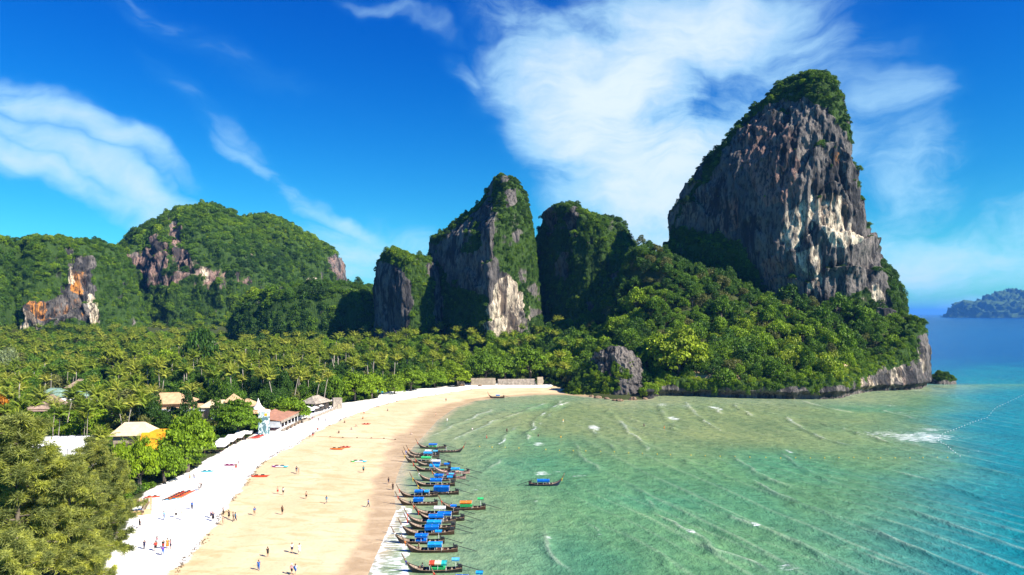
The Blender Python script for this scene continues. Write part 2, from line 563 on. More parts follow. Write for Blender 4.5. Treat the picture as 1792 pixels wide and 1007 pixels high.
# control points for the lie of the land: pixel and distance of points on the ground, and plain points
_cp = []
for px, py, Y, dz in [(1330, 520, 442, -4), (1380, 535, 436, -4), (1450, 545, 432, -4), (1550, 545, 436, -6), (1200, 470, 462, -8), (1250, 480, 455, -6), (1130, 447, 482, 0), (1112, 448, 492, 0), (1150, 455, 474, -2), (1095, 470, 500, -6), (1180, 470, 462, -5),
                      (1000, 575, 500, -8), (950, 592, 490, -8), (880, 610, 480, -8), (740, 600, 505, -8), (660, 598, 520, -8), (1060, 540, 480, -8), (1100, 520, 465, -8), (1150, 520, 440, -8),
                      (1180, 570, 412, -9), (1230, 560, 415, -9), (1300, 590, 400, -9), (1400, 590, 400, -9), (1500, 600, 402, -9), (1570, 570, 420, -9), (1612, 552, 424, -8), (1600, 600, 412, -7),
                      (1120, 600, 395, -9), (1060, 620, 400, -9), (1000, 630, 425, -9), (960, 640, 440, -9)]:
    x, y, z = at(px, py, Y)
    _cp.append((x, y, z + dz))
for px, py, zt in [(1160, 693, 8), (1250, 695, 10), (1350, 698, 9), (1440, 699, 10), (1500, 690, 13), (1560, 684, 18), (1600, 682, 30)]:
    x, y = G(px, py)
    _cp.append((x, y + 6, zt))
_cp += [(-60, 120, 1.5), (-90, 160, 1.6), (-150, 120, 2), (-80, 220, 1.6), (-160, 220, 2), (-300, 200, 3), (-70, 300, 1.6), (-150, 300, 2), (-300, 300, 4), (-450, 300, 8), (-50, 380, 1.8),
        (-120, 400, 2.2), (-220, 400, 3), (-350, 420, 5), (-20, 440, 2), (-90, 470, 4), (-180, 500, 5), (-300, 520, 7), (-450, 550, 12), (20, 450, 3), (-250, 620, 12), (-400, 700, 20), (-150, 600, 14),
        (-100, 700, 35), (-300, 800, 30), (-600, 650, 25), (-700, 400, 20), (50, 560, 25), (120, 560, 35), (200, 520, 25), (240, 480, 22), (-40, 600, 25), (30, 700, 20), (-600, 900, 40), (-900, 700, 40),
        (-1500, 500, 30), (-1500, 1300, 40), (-200, 1100, 30), (0, 20, 1), (-300, 40, 1.5), (45, 415, 6), (30, 400, 1.8), (60, 380, 2.5)]
_cp = np.array(_cp)
_D = np.sqrt(((_cp[:, None, :2] - _cp[None, :, :2]) ** 2).sum(-1) + 16.0)
_zm = _cp[:, 2].mean()
_wt = np.linalg.solve(-_D - np.eye(len(_cp)) * 2.0, _cp[:, 2] - _zm)


def terrain(x, y):
    x, y = np.asarray(x, float), np.asarray(y, float)
    z = np.full(x.shape, _zm)
    for (cx, cy, _), w in zip(_cp, _wt):
        z = z - w * np.sqrt((x - cx) ** 2 + (y - cy) ** 2 + 16.0)
    z = np.maximum(z, 1.3)
    d = sdf(x, y, COAST)
    cl = sstep(66, 76, x)
    beach = 0.033 * d + np.maximum(0, sdf(x, y, VEG)) * 0.35
    steep = np.minimum((d - 2.6) * (2.4 + 3.0 * sstep(225, 250, x)), 200)
    zz = np.minimum(z, beach * (1 - cl) + steep * cl)
    zz = np.where(d < 0, np.maximum(d * 0.06, -4), zz)
    return zz


def tz(x, y):
    return float(terrain(np.array([x]), np.array([y]))[0])


def ground(px, py):
    """the point of the land (or of the sea's level) at a pixel"""
    z = 0.5
    for _ in range(5):
        x, y = G(px, py, z)
        z = max(tz(x, y), 0.0)
    return Vector((x, y, z))


# ------------------------------------------------------------------ ground: beach and forest floor in one sheet
def build_ground():
    rows = 72 * np.exp(np.arange(0, 690) * 0.0044)
    cols = np.concatenate([[-9, -6, -4, -3, -2.4, -2.0, -1.7, -1.5, -1.35, -1.2, -1.1], np.arange(-1.02, 0.02, 0.0030), np.arange(0.02, 0.80, 0.006), [0.9, 1.1]])
    Y = np.repeat(rows[:, None], len(cols), 1)
    X = Y * cols[None, :]
    X = np.clip(X, -3400, 900)
    Z = terrain(X, Y)
    d = sdf(X, Y, COAST)
    land = d > 0.5
    soil_d = sdf(X, Y, VEG)
    Z = Z + np.where(land & (soil_d < 0), 0.05 * fbm(X / 3, Y / 3, 0, 3, 4) + 0.12 * fbm(X / 14, Y / 14, 0, 2, 8) * sstep(2, 10, d), 0)
    Z = Z + np.where(soil_d > 3, 0.5 * fbm(X / 9, Y / 9, 0, 3, 5), 0)
    white_d = sdf(X, Y, WHITE)
    dry = 0.5 + white_d / 5.0 + 0.28 * fbm(X / 7, Y / 7, 0, 3, 11)
    nearfar = sstep(170, 260, Y)
    width = 7.5 + 7 * nearfar * (1 - sstep(300, 380, Y))
    wet = 1.15 - d / width + 0.30 * fbm(X / 12, Y / 9, 0, 3, 12)
    soil = 0.5 + soil_d / 3.0 + 0.3 * fbm(X / 4, Y / 4, 0, 3, 13)
    V = np.stack([X, Y, Z], -1).reshape(-1, 3)
    me = mesh_np('ground', V, grid_faces(*X.shape), M_GROUND, True,
                 {'dry': ('FLOAT', 'POINT', np.clip(dry, 0, 1)), 'wet': ('FLOAT', 'POINT', np.clip(wet, 0, 1)), 'soil': ('FLOAT', 'POINT', np.clip(soil, 0, 1))})
    o = link('ground', me)
    tag(o, 'pale sandy beach curving round the bay with dark forest floor behind it', 'beach', kind='structure')


build_ground()

# ------------------------------------------------------------------ sea
CRESTS = [  # wave crests as they lie in the bay: pixel line, height, foam
    ([(752, 766), (790, 746), (830, 729), (872, 715)], 0.30, 0.30), ([(783, 774), (805, 764), (822, 756), (850, 745), (868, 737), (890, 728), (930, 716), (962, 705)], 0.34, 0.30),
    ([(875, 777), (890, 768)], 0.35, 0.5), ([(927, 776), (929, 760), (936, 746), (945, 729), (966, 715), (1000, 703)], 0.35, 0.42), ([(1030, 745), (1035, 755), (1060, 775), (1092, 792)], 0.30, 0.16),
    ([(1063, 714), (1070, 726), (1090, 745), (1122, 772), (1135, 792)], 0.34, 0.34), ([(1152, 707), (1165, 731), (1188, 757)], 0.3, 0.2), ([(1198, 703), (1215, 722), (1240, 740), (1264, 754)], 0.3, 0.3),
    ([(1238, 710), (1268, 726)], 0.3, 0.35), ([(1282, 705), (1298, 718), (1326, 731)], 0.3, 0.3), ([(1330, 703), (1350, 712), (1392, 720)], 0.25, 0.2), ([(1436, 738), (1480, 752), (1530, 765), (1582, 784)], 0.4, 0.32),
    ([(1368, 727), (1400, 748), (1450, 770), (1524, 788)], 0.34, 0.30), ([(1276, 793), (1298, 812), (1350, 838), (1402, 856)], 0.32, 0.14), ([(1368, 790), (1386, 808), (1420, 830), (1482, 852)], 0.34, 0.22),
    ([(1322, 838), (1350, 858), (1400, 884), (1450, 900), (1484, 909)], 0.36, 0.26), ([(1226, 880), (1280, 905), (1320, 922), (1370, 942), (1420, 960), (1474, 988)], 0.36, 0.24),
    ([(1148, 893), (1190, 920), (1225, 941), (1260, 963), (1305, 980), (1340, 994), (1375, 1010)], 0.36, 0.26), ([(1018, 908), (1050, 942), (1075, 962)], 0.32, 0.24), ([(1085, 838), (1135, 872), (1160, 893)], 0.26, 0.10),
    ([(934, 862), (937, 880), (945, 900)], 0.28, 0.14), ([(952, 925), (957, 950), (975, 985), (990, 1010)], 0.30, 0.12), ([(1488, 905), (1560, 940), (1640, 980), (1710, 1008)], 0.30, 0.08),
    ([(1395, 700), (1440, 712), (1500, 725)], 0.26, 0.16), ([(1500, 708), (1560, 722), (1610, 735)], 0.26, 0.14), ([(1000, 770), (1020, 800), (1060, 830)], 0.24, 0.06), ([(985, 700), (975, 715), (955, 735)], 0.28, 0.2),
    ([(890, 800), (860, 815), (840, 835)], 0.24, 0.12), ([(905, 745), (888, 765), (878, 785), (855, 800)], 0.24, 0.08), ([(1540, 820), (1640, 845), (1750, 880)], 0.3, 0.06), ([(1600, 800), (1700, 815), (1800, 838)], 0.3, 0.06),
    ([(1480, 960), (1560, 990), (1620, 1015)], 0.3, 0.06), ([(1560, 880), (1660, 915), (1780, 960)], 0.3, 0.05), ([(1130, 950), (1170, 985), (1200, 1010)], 0.28, 0.08), ([(1190, 800), (1220, 822), (1270, 850)], 0.26, 0.06)]
FOAM = [  # broken water: pixel centre, half sizes in pixels, strength
    (1605, 765, 100, 17, 0.84), (1545, 759, 85, 10, 0.78), (1625, 752, 50, 6, 0.8), (1040, 748, 15, 7, 0.9), (1177, 732, 20, 6, 0.85), (1252, 714, 15, 5, 0.9), (1200, 711, 12, 4, 0.7), (944, 777, 17, 7, 0.85), (935, 756, 9, 6, 0.6), (946, 740, 10, 5, 0.7),
    (1210, 929, 14, 6, 0.95), (1375, 993, 36, 10, 0.72), (1322, 920, 11, 5, 0.9), (1358, 924, 28, 4, 0.6), (948, 829, 27, 8, 0.86), (975, 826, 22, 4, 0.66), (1012, 833, 22, 5, 0.72), (843, 851, 22, 6, 0.62), (832, 858, 12, 5, 0.7), (958, 942, 14, 5, 0.7),
    (1160, 709, 16, 5, 0.7), (1380, 790, 8, 5, 0.95), (1560, 710, 26, 4, 0.6), (1580, 722, 34, 4, 0.6), (1290, 706, 12, 4, 0.6), (1342, 704, 16, 4, 0.6), (1655, 770, 40, 8, 0.5), (780, 756, 8, 5, 0.55), (812, 743, 8, 5, 0.55),
    (1130, 698, 40, 3, 0.5), (1485, 692, 14, 4, 0.75), (1540, 687, 16, 3, 0.5), (1610, 684, 22, 3, 0.6), (1700, 668, 14, 2.5, 0.5), (1716, 640, 8, 2.0, 0.6), (1750, 660, 10, 2, 0.5), (1690, 610, 8, 1.6, 0.5), (1705, 790, 14, 3, 0.5), (938, 878, 5, 5, 0.7),
    (700, 838, 6, 10, 0.6), (697, 868, 7, 10, 0.5), (1725, 574, 90, 1.2, 0.5)]
SWASH = [G(*p) for p in [(636, 1012), (652, 976), (670, 936), (688, 893), (706, 884), (722, 892), (716, 915), (706, 935), (712, 960), (704, 985), (730, 1012)]]


def near_mask(x, y, pts, m):
    xs, ys = [p[0] for p in pts], [p[1] for p in pts]
    return np.nonzero((x > min(xs) - m) & (x < max(xs) + m) & (y > min(ys) - m) & (y < max(ys) + m))[0]


def build_sea():
    rows = np.concatenate([62 * np.exp(np.arange(0, 700) * 0.00285), 62 * math.exp(700 * 0.00285) * np.exp(np.arange(0, 170) * 0.0277)])
    cols = np.concatenate([[-4, -2, -1.2, -0.8, -0.6], np.arange(-0.40, 0.86, 0.0026), [0.9, 1.0, 1.15, 1.4, 1.8, 2.6, 4, 7]])
    Y = np.repeat(rows[:, None], len(cols), 1)
    X = np.clip(Y * cols[None, :], -50000, 50000)
    sh = X.shape
    x, y = X.ravel(), Y.ravel()
    z = np.zeros_like(x)
    foam = np.zeros_like(x)
    crest = np.zeros_like(x)
    d = np.full(x.shape, 999.0)
    i = np.nonzero((y < 700) & (np.abs(x) < 600))[0]
    d[i] = -sdf(x[i], y[i], COAST)                     # distance from the shore, out to sea
    away = sstep(1.0, 9.0, d)
    wob = fbm(x / 9, y / 9, 0, 3, 77)
    for pts, h, fo in CRESTS:
        line = [G(*p) for p in pts]
        i = near_mask(x, y, line, 9)
        w = wob[i] * 1.2
        dd = line_dist(x[i] + w * 1.7, y[i] + w, line)
        end = np.minimum(np.hypot(x[i] - line[0][0], y[i] - line[0][1]), np.hypot(x[i] - line[-1][0], y[i] - line[-1][1]))
        e = sstep(0, 9, end)
        wd = np.maximum(1.0, 0.0042 * y[i])
        bell = np.exp(-(dd / wd) ** 2) * e
        crest[i] = np.maximum(crest[i], np.exp(-(dd / (0.42 * wd)) ** 2) * e * (0.22 + 0.8 * fo) * np.clip(0.45 + 1.6 * fbm(x[i] / 11, y[i] / 11, 3, 2, 31), 0, 1.3) * (1 + 0.9 * sstep(215, 260, y[i])))
        h = h * 1.5
        z[i] += h * bell * (0.6 + 0.6 * wob[i]) - 0.35 * h * np.exp(-((dd - 3.0) / 1.8) ** 2) * e
        foam[i] = np.maximum(foam[i], (fo + 0.16) * np.exp(-(dd / (0.62 * wd)) ** 2) * (0.55 + 0.75 * np.clip(fbm(x[i] / 7, y[i] / 7, 0, 2, 5) + 0.3, 0, 1)))
    for px, py, rx, ry, s in FOAM:
        cx, cy = G(px, py)
        ax = rx * cy / FPX
        ay = ry * cy * cy / (HC * FPX)
        i = near_mask(x, y, [(cx, cy)], 3 * max(ax, ay))
        r = np.hypot((x[i] - cx) / ax, (y[i] - cy) / ay) + 0.35 * wob[i]
        foam[i] = np.maximum(foam[i], 0.72 * s * (1 - sstep(0.15, 1.35, r)))
    i = np.nonzero((y < 175) & (d < 20) & (d > -3))[0]
    s = sdf(x[i], y[i], SWASH) + 1.5 * fbm(x[i] / 3.2, y[i] / 3.2, 0, 4, 9)
    foam[i] = np.maximum(foam[i], 0.50 * sstep(-0.4, 0.9, s) + 0.34 * np.exp(-((s - 0.5) / 0.9) ** 2))
    lip = np.exp(-((d - 0.8 + 0.8 * wob) / 0.7) ** 2) * sstep(150, 190, y) * (1 - sstep(330, 370, y))
    foam = np.maximum(foam, 0.42 * lip)
    # swell running in to the beach: crests lie along the shore, broken into groups
    q1 = x * 0.962 + y * 0.272 + 2.6 * fbm(x / 26, y / 60, 0, 3, 61)
    q2 = x * 0.90 + y * 0.436 + 1.8 * fbm(x / 17, y / 40, 5, 3, 62)
    g1 = np.clip(0.45 + 0.9 * fbm(x / 45, y / 55, 2, 2, 63), 0, 1); g2 = np.clip(0.4 + 0.9 * fbm(x / 30, y / 38, 8, 2, 64), 0, 1)
    s1 = np.sin(q1 * TAU / 9.5); s2 = np.sin(q2 * TAU / 5.6)
    calm_far = 1 - sstep(330, 560, y)
    swell = (0.15 * g1 * (np.exp(1.6 * (s1 - 1)) * 2 - 0.6) + 0.07 * g2 * s2) * sstep(4, 40, d) * calm_far
    crest = np.maximum(crest, (0.20 * g1 ** 1.3 * sstep(0.88, 1.0, s1) + 0.13 * g2 * sstep(0.85, 1.0, s2)) * sstep(4, 25, d) * calm_far)
    z = z * away + swell * away - 0.02
    # colour of the water body: sandy shallows, olive over the bar, emerald, turquoise, deep blue
    edge = [G(*p) for p in [(1655, 676), (1632, 700), (1612, 740), (1585, 790), (1520, 850), (1440, 920), (1360, 1007), (1250, 1200)]]
    teal_poly = edge + [(3000, 60), (3000, 432), (300, 432)]
    teal = np.zeros_like(x)
    sd = sdf(x, y, teal_poly)
    nb = fbm(x / 40, y / 40, 0, 4, 21)
    teal = sstep(-12, 34, sd + 14 * nb)
    teal = np.maximum(teal, sstep(415, 435, y))
    olive_c = G(1180, 740); olive_r = np.hypot((x - olive_c[0]) / 135, (y - olive_c[1] - 10) / 88)
    olive = 1 - sstep(0.35, 1.1, olive_r + 0.25 * nb)
    deep = sstep(395, 720, y + 90 * nb)
    vdeep = sstep(900, 4000, y)
    C = lambda c: np.array(c)[None, :]
    emer = C((0.100, 0.235, 0.112)) * (1 - sstep(115, 190, y)[:, None] * 0.0)
    near_shore = 1 - sstep(2, 45, d)
    col = emer + (C((0.062, 0.228, 0.132)) - emer) * sstep(-0.2, 0.5, nb)[:, None] * 0.7
    def mixin(col, c, w):
        return col * (1 - w[:, None]) + C(c) * w[:, None]
    col = mixin(col, (0.200, 0.255, 0.115), olive * 0.9)
    col = mixin(col, (0.27, 0.30, 0.175), near_shore * 0.65)
    col = mixin(col, (0.0, 0.160, 0.200), teal * 0.95)
    col = mixin(col, (0.0, 0.055, 0.190), deep)
    col = mixin(col, (0.0, 0.022, 0.105), vdeep)
    col = mixin(col, (0.46, 0.38, 0.26), (1 - sstep(-0.5, 5, d + 2.0 * wob)) * 0.9 * (1 - sstep(64, 78, x)))
    col = mixin(col, (0.50, 0.54, 0.42), np.clip(crest, 0, 0.6))  # wave tops lightened in the colour, standing in for light on the crests
    calm = 0.25 + 0.75 * sstep(1, 25, d)
    me = mesh_np('sea', np.stack([x, y, z], -1), grid_faces(*sh), M_SEA, True,
                 {'foam': ('FLOAT', 'POINT', foam), 'calm': ('FLOAT', 'POINT', calm), 'water_colour': ('FLOAT_COLOR', 'POINT', np.concatenate([col, np.ones((len(col), 1))], 1))})
    o = link('sea', me)
    tag(o, 'green shallow bay with low white breakers turning turquoise and deep blue offshore', 'sea', kind='structure')


build_sea()


# ------------------------------------------------------------------ limestone hills
def chaikin(pts, n=2):
    p = np.array(pts, float)
    for _ in range(n):
        q = np.roll(p, -1, 0)
        p = np.stack([0.75 * p + 0.25 * q, 0.25 * p + 0.75 * q], 1).reshape(-1, 2)
    return p


def jit_px(px, py, s=10, seed=3):
    return px + s * fbm(px / 22, py / 22, 0, 3, seed), py + s * fbm(px / 22, py / 22, 7, 3, seed + 1)


HILLS = []


def karst(name, label, left, right, poly, yc, B, zbase, veg_regions=(), rock_regions=(), stains=(), default_veg=0.0, big=4.0, flute=1.0, size=0.8, back_veg=0.75, category='limestone hill', top_seed=0, smooth_poly=2, up_veg=True, patchy=0.75, jag=0.0, dy=0):
    """left and right: outline of the hill from its top down, in pixels; poly: its plan, from -1 to 1"""
    pl = chaikin(poly, smooth_poly)
    pl[:, 0] = 2 * (pl[:, 0] - pl[:, 0].min()) / (pl[:, 0].max() - pl[:, 0].min()) - 1
    seg = np.hypot(*(np.roll(pl, -1, 0) - pl).T)
    left = [(px, py + dy) for px, py in left]; right = [(px, py + dy) for px, py in right]
    lp, rp_ = np.array(left, float), np.array(right, float)
    wide_l = (np.interp(lp[:, 1], rp_[:, 1], rp_[:, 0]) - lp[:, 0]) / 2
    wide_r = (rp_[:, 0] - np.interp(rp_[:, 1], lp[:, 1], lp[:, 0])) / 2
    wmax = max(wide_l.max(), wide_r.max())
    Yl = yc + B * pl[np.argmin(pl[:, 0]), 1] * np.clip(wide_l / wmax, 0, 1) ** 0.8      # how far off each outline point lies
    Yr = yc + B * pl[np.argmax(pl[:, 0]), 1] * np.clip(wide_r / wmax, 0, 1) ** 0.8
    L = np.array([at(px, py, Y_) for (px, py), Y_ in zip(left, Yl)])
    R = np.array([at(px, py, Y_) for (px, py), Y_ in zip(right, Yr)])
    ztop = 0.5 * (L[0, 2] + R[0, 2])
    Lz = np.minimum.accumulate(np.concatenate([[ztop], L[1:, 2]])); Rz = np.minimum.accumulate(np.concatenate([[ztop], R[1:, 2]]))
    f_l = lambda z: np.interp(z, Lz[::-1], L[::-1, 0])
    f_r = lambda z: np.interp(z, Rz[::-1], R[::-1, 0])
    zz = np.linspace(zbase, ztop, 900)
    wl, wr = f_l(zz), f_r(zz)
    arc = np.concatenate([[0], np.cumsum(np.hypot(np.diff(zz), np.maximum(np.abs(np.diff(wl)), np.abs(np.diff(wr)))))])
    nz = max(12, int(arc[-1] / size))
    zs = np.interp(np.linspace(0, arc[-1], nz), arc, zz)
    xl, xr = f_l(zs), f_r(zs)
    amax = (xr - xl).max() / 2
    per = (seg * np.hypot(1, 0)).sum() * (amax + B) / 2
    # points round the plan, closer together on the side that faces the bay
    dens = np.where(0.5 * (pl[:, 1] + np.roll(pl[:, 1], -1)) < 0.35, 1.0, 0.35) * np.hypot(amax * (np.roll(pl, -1, 0) - pl)[:, 0], B * (np.roll(pl, -1, 0) - pl)[:, 1])
    cum = np.concatenate([[0], np.cumsum(dens)])
    nt = max(24, int(cum[-1] / size))
    t = np.linspace(0, cum[-1], nt, endpoint=False)
    plc = np.concatenate([pl, pl[:1]])
    pxn, pyn = np.interp(t, cum, plc[:, 0]), np.interp(t, cum, plc[:, 1])
    a = (xr - xl) / 2
    bz = B * np.clip(a / amax, 0, 1) ** 0.8
    X = (xl + xr)[:, None] / 2 + a[:, None] * pxn[None, :]
    Y = yc + bz[:, None] * pyn[None, :]
    Z = np.repeat(zs[:, None], nt, 1)
    P = np.stack([X, Y, Z], -1)
    du = np.roll(P, -1, 1) - np.roll(P, 1, 1)
    dv = np.gradient(P, axis=0)
    N = np.cross(du, dv)
    N /= np.linalg.norm(N, axis=-1, keepdims=True) + 1e-9
    mid = P.mean(1, keepdims=True)
    if ((P - mid) * N).sum() < 0: N = -N
    # plants or bare rock
    qx, qy = to_px(X, np.maximum(Y, 50), Z)
    jx, jy = jit_px(qx, qy, 9, 5 + top_seed)
    veg = np.full(X.shape, float(default_veg))
    for reg, val in veg_regions:
        veg = np.where(in_poly(jx, jy, reg), val, veg)
    for reg, val in rock_regions:
        veg = np.where(in_poly(jx, jy, reg), val, veg)
    veg = np.where((veg > 0.3) & (veg < 0.985), veg + patchy * fbm(qx / 17, qy / 21, 0, 4, 17 + top_seed), veg)
    veg = np.clip(np.where(N[..., 1] > 0.15, back_veg, veg), 0, 1)
    sc = 1.0
    ax, ay, az_ = X, Y, Z
    rock = 1 - 0.75 * veg
    rid = 1 - np.abs(fbm(ax / 6.5, ay / 6.5, az_ / 38, 3, 40 + top_seed)) * 2
    led = (az_ / 24 + 0.9 * fbm(ax / 26, ay / 26, az_ / 60, 2, 9)) % 1.0
    gul = 1 - 2 * np.abs(fbm(ax / 34, ay / 34, az_ / 150, 2, 71 + top_seed))
    disp = 0.7 * big * (gul - 0.5) + big * fbm(ax / 42, ay / 42, az_ / 48, 3, 3 + top_seed)
    disp += 0.5 * big * fbm(ax / 15, ay / 15, az_ / 26, 3, 13 + top_seed)
    disp += rock * flute * (1.6 * (rid - 0.5) + 4.2 * (led - 0.5) * sstep(-0.3, 0.3, fbm(ax / 30, ay / 30, az_ / 30, 2, 66)) + 1.6 * fbm(ax / 3.0, ay / 3.0, az_ / 8, 3, 23))
    if jag: disp += jag * (1 - 2 * np.abs(fbm(ax / 2.4, ay / 2.4, az_ / 4.5, 3, 93))) + 0.7 * jag * fbm(ax / 1.1, ay / 1.1, az_ / 1.6, 2, 94)
    fade = sstep(0, 9 if not jag else 2.5, ztop - Z)
    P = P + N * (disp * fade)[..., None]
    # real normals after shaping
    du = np.roll(P, -1, 1) - np.roll(P, 1, 1); dv = np.gradient(P, axis=0)
    N2 = np.cross(du, dv); N2 /= np.linalg.norm(N2, axis=-1, keepdims=True) + 1e-9
    if (N2 * N).sum() < 0: N2 = -N2
    if up_veg:
        veg = np.maximum(veg, 0.8 * sstep(0.72, 0.9, N2[..., 2]) * sstep(0.0, 0.4, fbm(ax / 9, ay / 9, az_ / 9, 2, 91) + 0.25))
    attrs = {'plants': ('FLOAT', 'POINT', veg)}
    for sname in ('rust', 'cream', 'ochre'):
        w = np.zeros(X.shape)
        for nm, reg, val in stains:
            if nm == sname:
                w = np.where(in_poly(jx, jy, reg) & (N[..., 1] < 0.3), val, w)
        attrs[sname] = ('FLOAT', 'POINT', w)
    nr, nc = X.shape
    i = np.arange(nr - 1)[:, None] * nc + np.arange(nc)[None, :]
    j = np.arange(nr - 1)[:, None] * nc + (np.arange(nc)[None, :] + 1) % nc
    Fq = np.stack([i, j, j + nc, i + nc], -1).reshape(-1, 4)
    me = mesh_np(name, P.reshape(-1, 3), Fq, M_ROCK, False, attrs)
    o = link(name, me)
    tag(o, label, category, kind='structure')
    HILLS.append(dict(name=name, P=P, N=N2, veg=veg, px=qx, py=qy, front=N[..., 1] < 0.35))
    return HILLS[-1]


# the great tower
TOWER_L = [(1415, 126), (1400, 127), (1368, 139), (1341, 161), (1303, 197), (1250, 251), (1218, 292), (1200, 318), (1181, 354), (1173, 385), (1169, 410), (1154, 445), (1148, 480), (1140, 560), (1140, 640)]
TOWER_R = [(1415, 126), (1432, 129), (1448, 142), (1465, 172), (1473, 208), (1484, 262), (1492, 315), (1499, 360), (1507, 390), (1518, 430), (1530, 458), (1550, 490), (1564, 520), (1572, 560), (1580, 640)]
karst('limestone_tower', 'huge bare limestone tower with green cap standing over the wooded headland', TOWER_L, TOWER_R,
      [(-1, 0.85), (-0.75, 0.45), (-0.3, -0.15), (0.16, -0.84), (0.70, -0.95), (0.95, -0.55), (1, 0.0), (0.7, 0.7), (0.0, 1.0), (-0.6, 1.1)],
      480, 56, 22,
      veg_regions=[([(1130, 500), (1165, 420), (1185, 370), (1215, 322), (1246, 258), (1290, 196), (1345, 143), (1400, 112), (1440, 118), (1472, 165), (1484, 235), (1470, 220), (1450, 190), (1420, 178), (1385, 172), (1345, 188), (1310, 212), (1284, 240), (1258, 276), (1232, 312), (1208, 342), (1188, 370), (1180, 400), (1215, 402), (1240, 412), (1262, 408), (1290, 425), (1318, 452), (1330, 490), (1340, 520), (1330, 600), (1130, 600)], 0.95),
                   ([(1478, 215), (1500, 235), (1515, 330), (1530, 390), (1560, 440), (1580, 480), (1600, 560), (1560, 545), (1552, 490), (1538, 440), (1520, 398), (1506, 335), (1494, 290)], 0.9),
                   ([(1475, 540), (1490, 510), (1515, 505), (1530, 535), (1540, 600), (1460, 600)], 0.8),
                   ([(1300, 560), (1600, 560), (1600, 660), (1300, 660)], 0.9)],
      stains=[('rust', [(1310, 215), (1350, 205), (1385, 225), (1400, 300), (1390, 345), (1340, 360), (1318, 330), (1298, 270)], 0.85), ('rust', [(1330, 460), (1370, 440), (1400, 480), (1420, 530), (1380, 540), (1345, 510)], 0.7),
              ('rust', [(1250, 360), (1290, 350), (1300, 400), (1260, 410)], 0.5),
              ('cream', [(1418, 345), (1450, 338), (1478, 350), (1488, 385), (1500, 420), (1480, 440), (1452, 430), (1440, 400), (1418, 385)], 0.95), ('cream', [(1370, 375), (1410, 350), (1425, 400), (1400, 430), (1375, 440)], 0.6),
              ('cream', [(1395, 440), (1440, 430), (1440, 500), (1415, 510), (1400, 470)], 0.55), ('cream', [(1360, 515), (1390, 510), (1400, 535), (1370, 540)], 0.8), ('cream', [(1505, 515), (1535, 500), (1550, 530), (1520, 545)], 0.8),
              ('ochre', [(1455, 260), (1470, 262), (1472, 290), (1458, 292)], 0.6), ('ochre', [(1365, 518), (1388, 515), (1390, 532), (1368, 535)], 0.4)],
      big=3.4, flute=1.25, size=0.72, dy=5)

# the pointed peak
PEAK_L = [(878, 306), (865, 312), (850, 330), (842, 348), (828, 360), (805, 378), (785, 395), (768, 408), (757, 418), (752, 450), (748, 480), (742, 520), (735, 600), (730, 660)]
PEAK_R = [(878, 306), (892, 312), (905, 326), (918, 345), (925, 370), (932, 400), (936, 440), (940, 490), (945, 540), (950, 600), (952, 660)]
karst('limestone_peak', 'sharp pointed limestone peak with dark shaded flank and sunlit green edge', PEAK_L, PEAK_R,
      [(-1, 0.95), (-0.6, 0.35), (-0.1, -0.45), (0.22, -1.0), (0.3, -1.0), (0.7, -0.78), (0.98, -0.45), (1, 0.1), (0.6, 0.9), (-0.4, 1.1)],
      560, 46, 8,
      veg_regions=[([(860, 300), (900, 300), (925, 340), (940, 420), (952, 560), (930, 600), (920, 545), (905, 490), (882, 480), (872, 470), (866, 440), (866, 400), (868, 350)], 0.72),
                   ([(752, 480), (790, 500), (830, 505), (852, 520), (856, 640), (720, 640), (735, 500)], 0.95), ([(748, 450), (765, 455), (780, 490), (795, 540), (760, 560), (730, 520)], 0.75),
                   ([(785, 390), (848, 325), (858, 335), (842, 366), (822, 384), (795, 405), (765, 425), (752, 420)], 0.85), ([(812, 395), (838, 388), (842, 430), (826, 445), (812, 440)], 0.7)],
      rock_regions=[([(885, 336), (896, 336), (898, 362), (886, 362)], 0.1), ([(770, 515), (778, 515), (780, 540), (770, 540)], 0.0)],
      stains=[('cream', [(852, 540), (872, 490), (900, 480), (925, 520), (930, 560), (905, 585), (860, 600), (850, 590)], 0.72), ('ochre', [(872, 500), (880, 505), (878, 540), (868, 530)], 0.7),
              ('ochre', [(895, 560), (912, 545), (910, 575), (898, 590)], 0.6), ('rust', [(800, 430), (850, 400), (860, 480), (815, 500)], 0.4)],
      big=2.4, flute=1.0, size=0.8, top_seed=20, smooth_poly=1)

# the twin-headed peak between the pointed one and the tower
TWIN_L = [(1008, 352), (985, 352), (960, 353), (951, 362), (943, 386), (934, 412), (926, 450), (920, 490), (914, 560), (908, 660)]
TWIN_R = [(1008, 352), (1020, 358), (1035, 366), (1062, 374), (1080, 378), (1096, 394), (1104, 415), (1112, 440), (1122, 470), (1140, 520), (1150, 640)]
karst('limestone_peak', 'squat overgrown limestone peak with two grey heads beside the pointed peak', TWIN_L, TWIN_R,
      [(-1, 0.8), (-0.6, 0.2), (-0.15, -0.55), (0.15, -0.9), (0.6, -0.8), (0.95, -0.3), (1, 0.2), (0.5, 1.0), (-0.5, 1.0)],
      570, 40, 10, default_veg=0.93,
      rock_regions=[([(950, 358), (975, 358), (976, 400), (955, 415)], 0.1), ([(985, 360), (1010, 358), (1012, 410), (988, 412)], 0.1), ([(975, 445), (990, 445), (995, 490), (978, 488)], 0.1), ([(1025, 410), (1032, 410), (1034, 425), (1026, 425)], 0.0),
                    ([(1025, 525), (1038, 520), (1038, 548), (1026, 548)], 0.0), ([(1075, 480), (1084, 470), (1084, 530), (1074, 530)], 0.1)],
      big=6.5, flute=1.7, size=0.9, top_seed=40, dy=9)

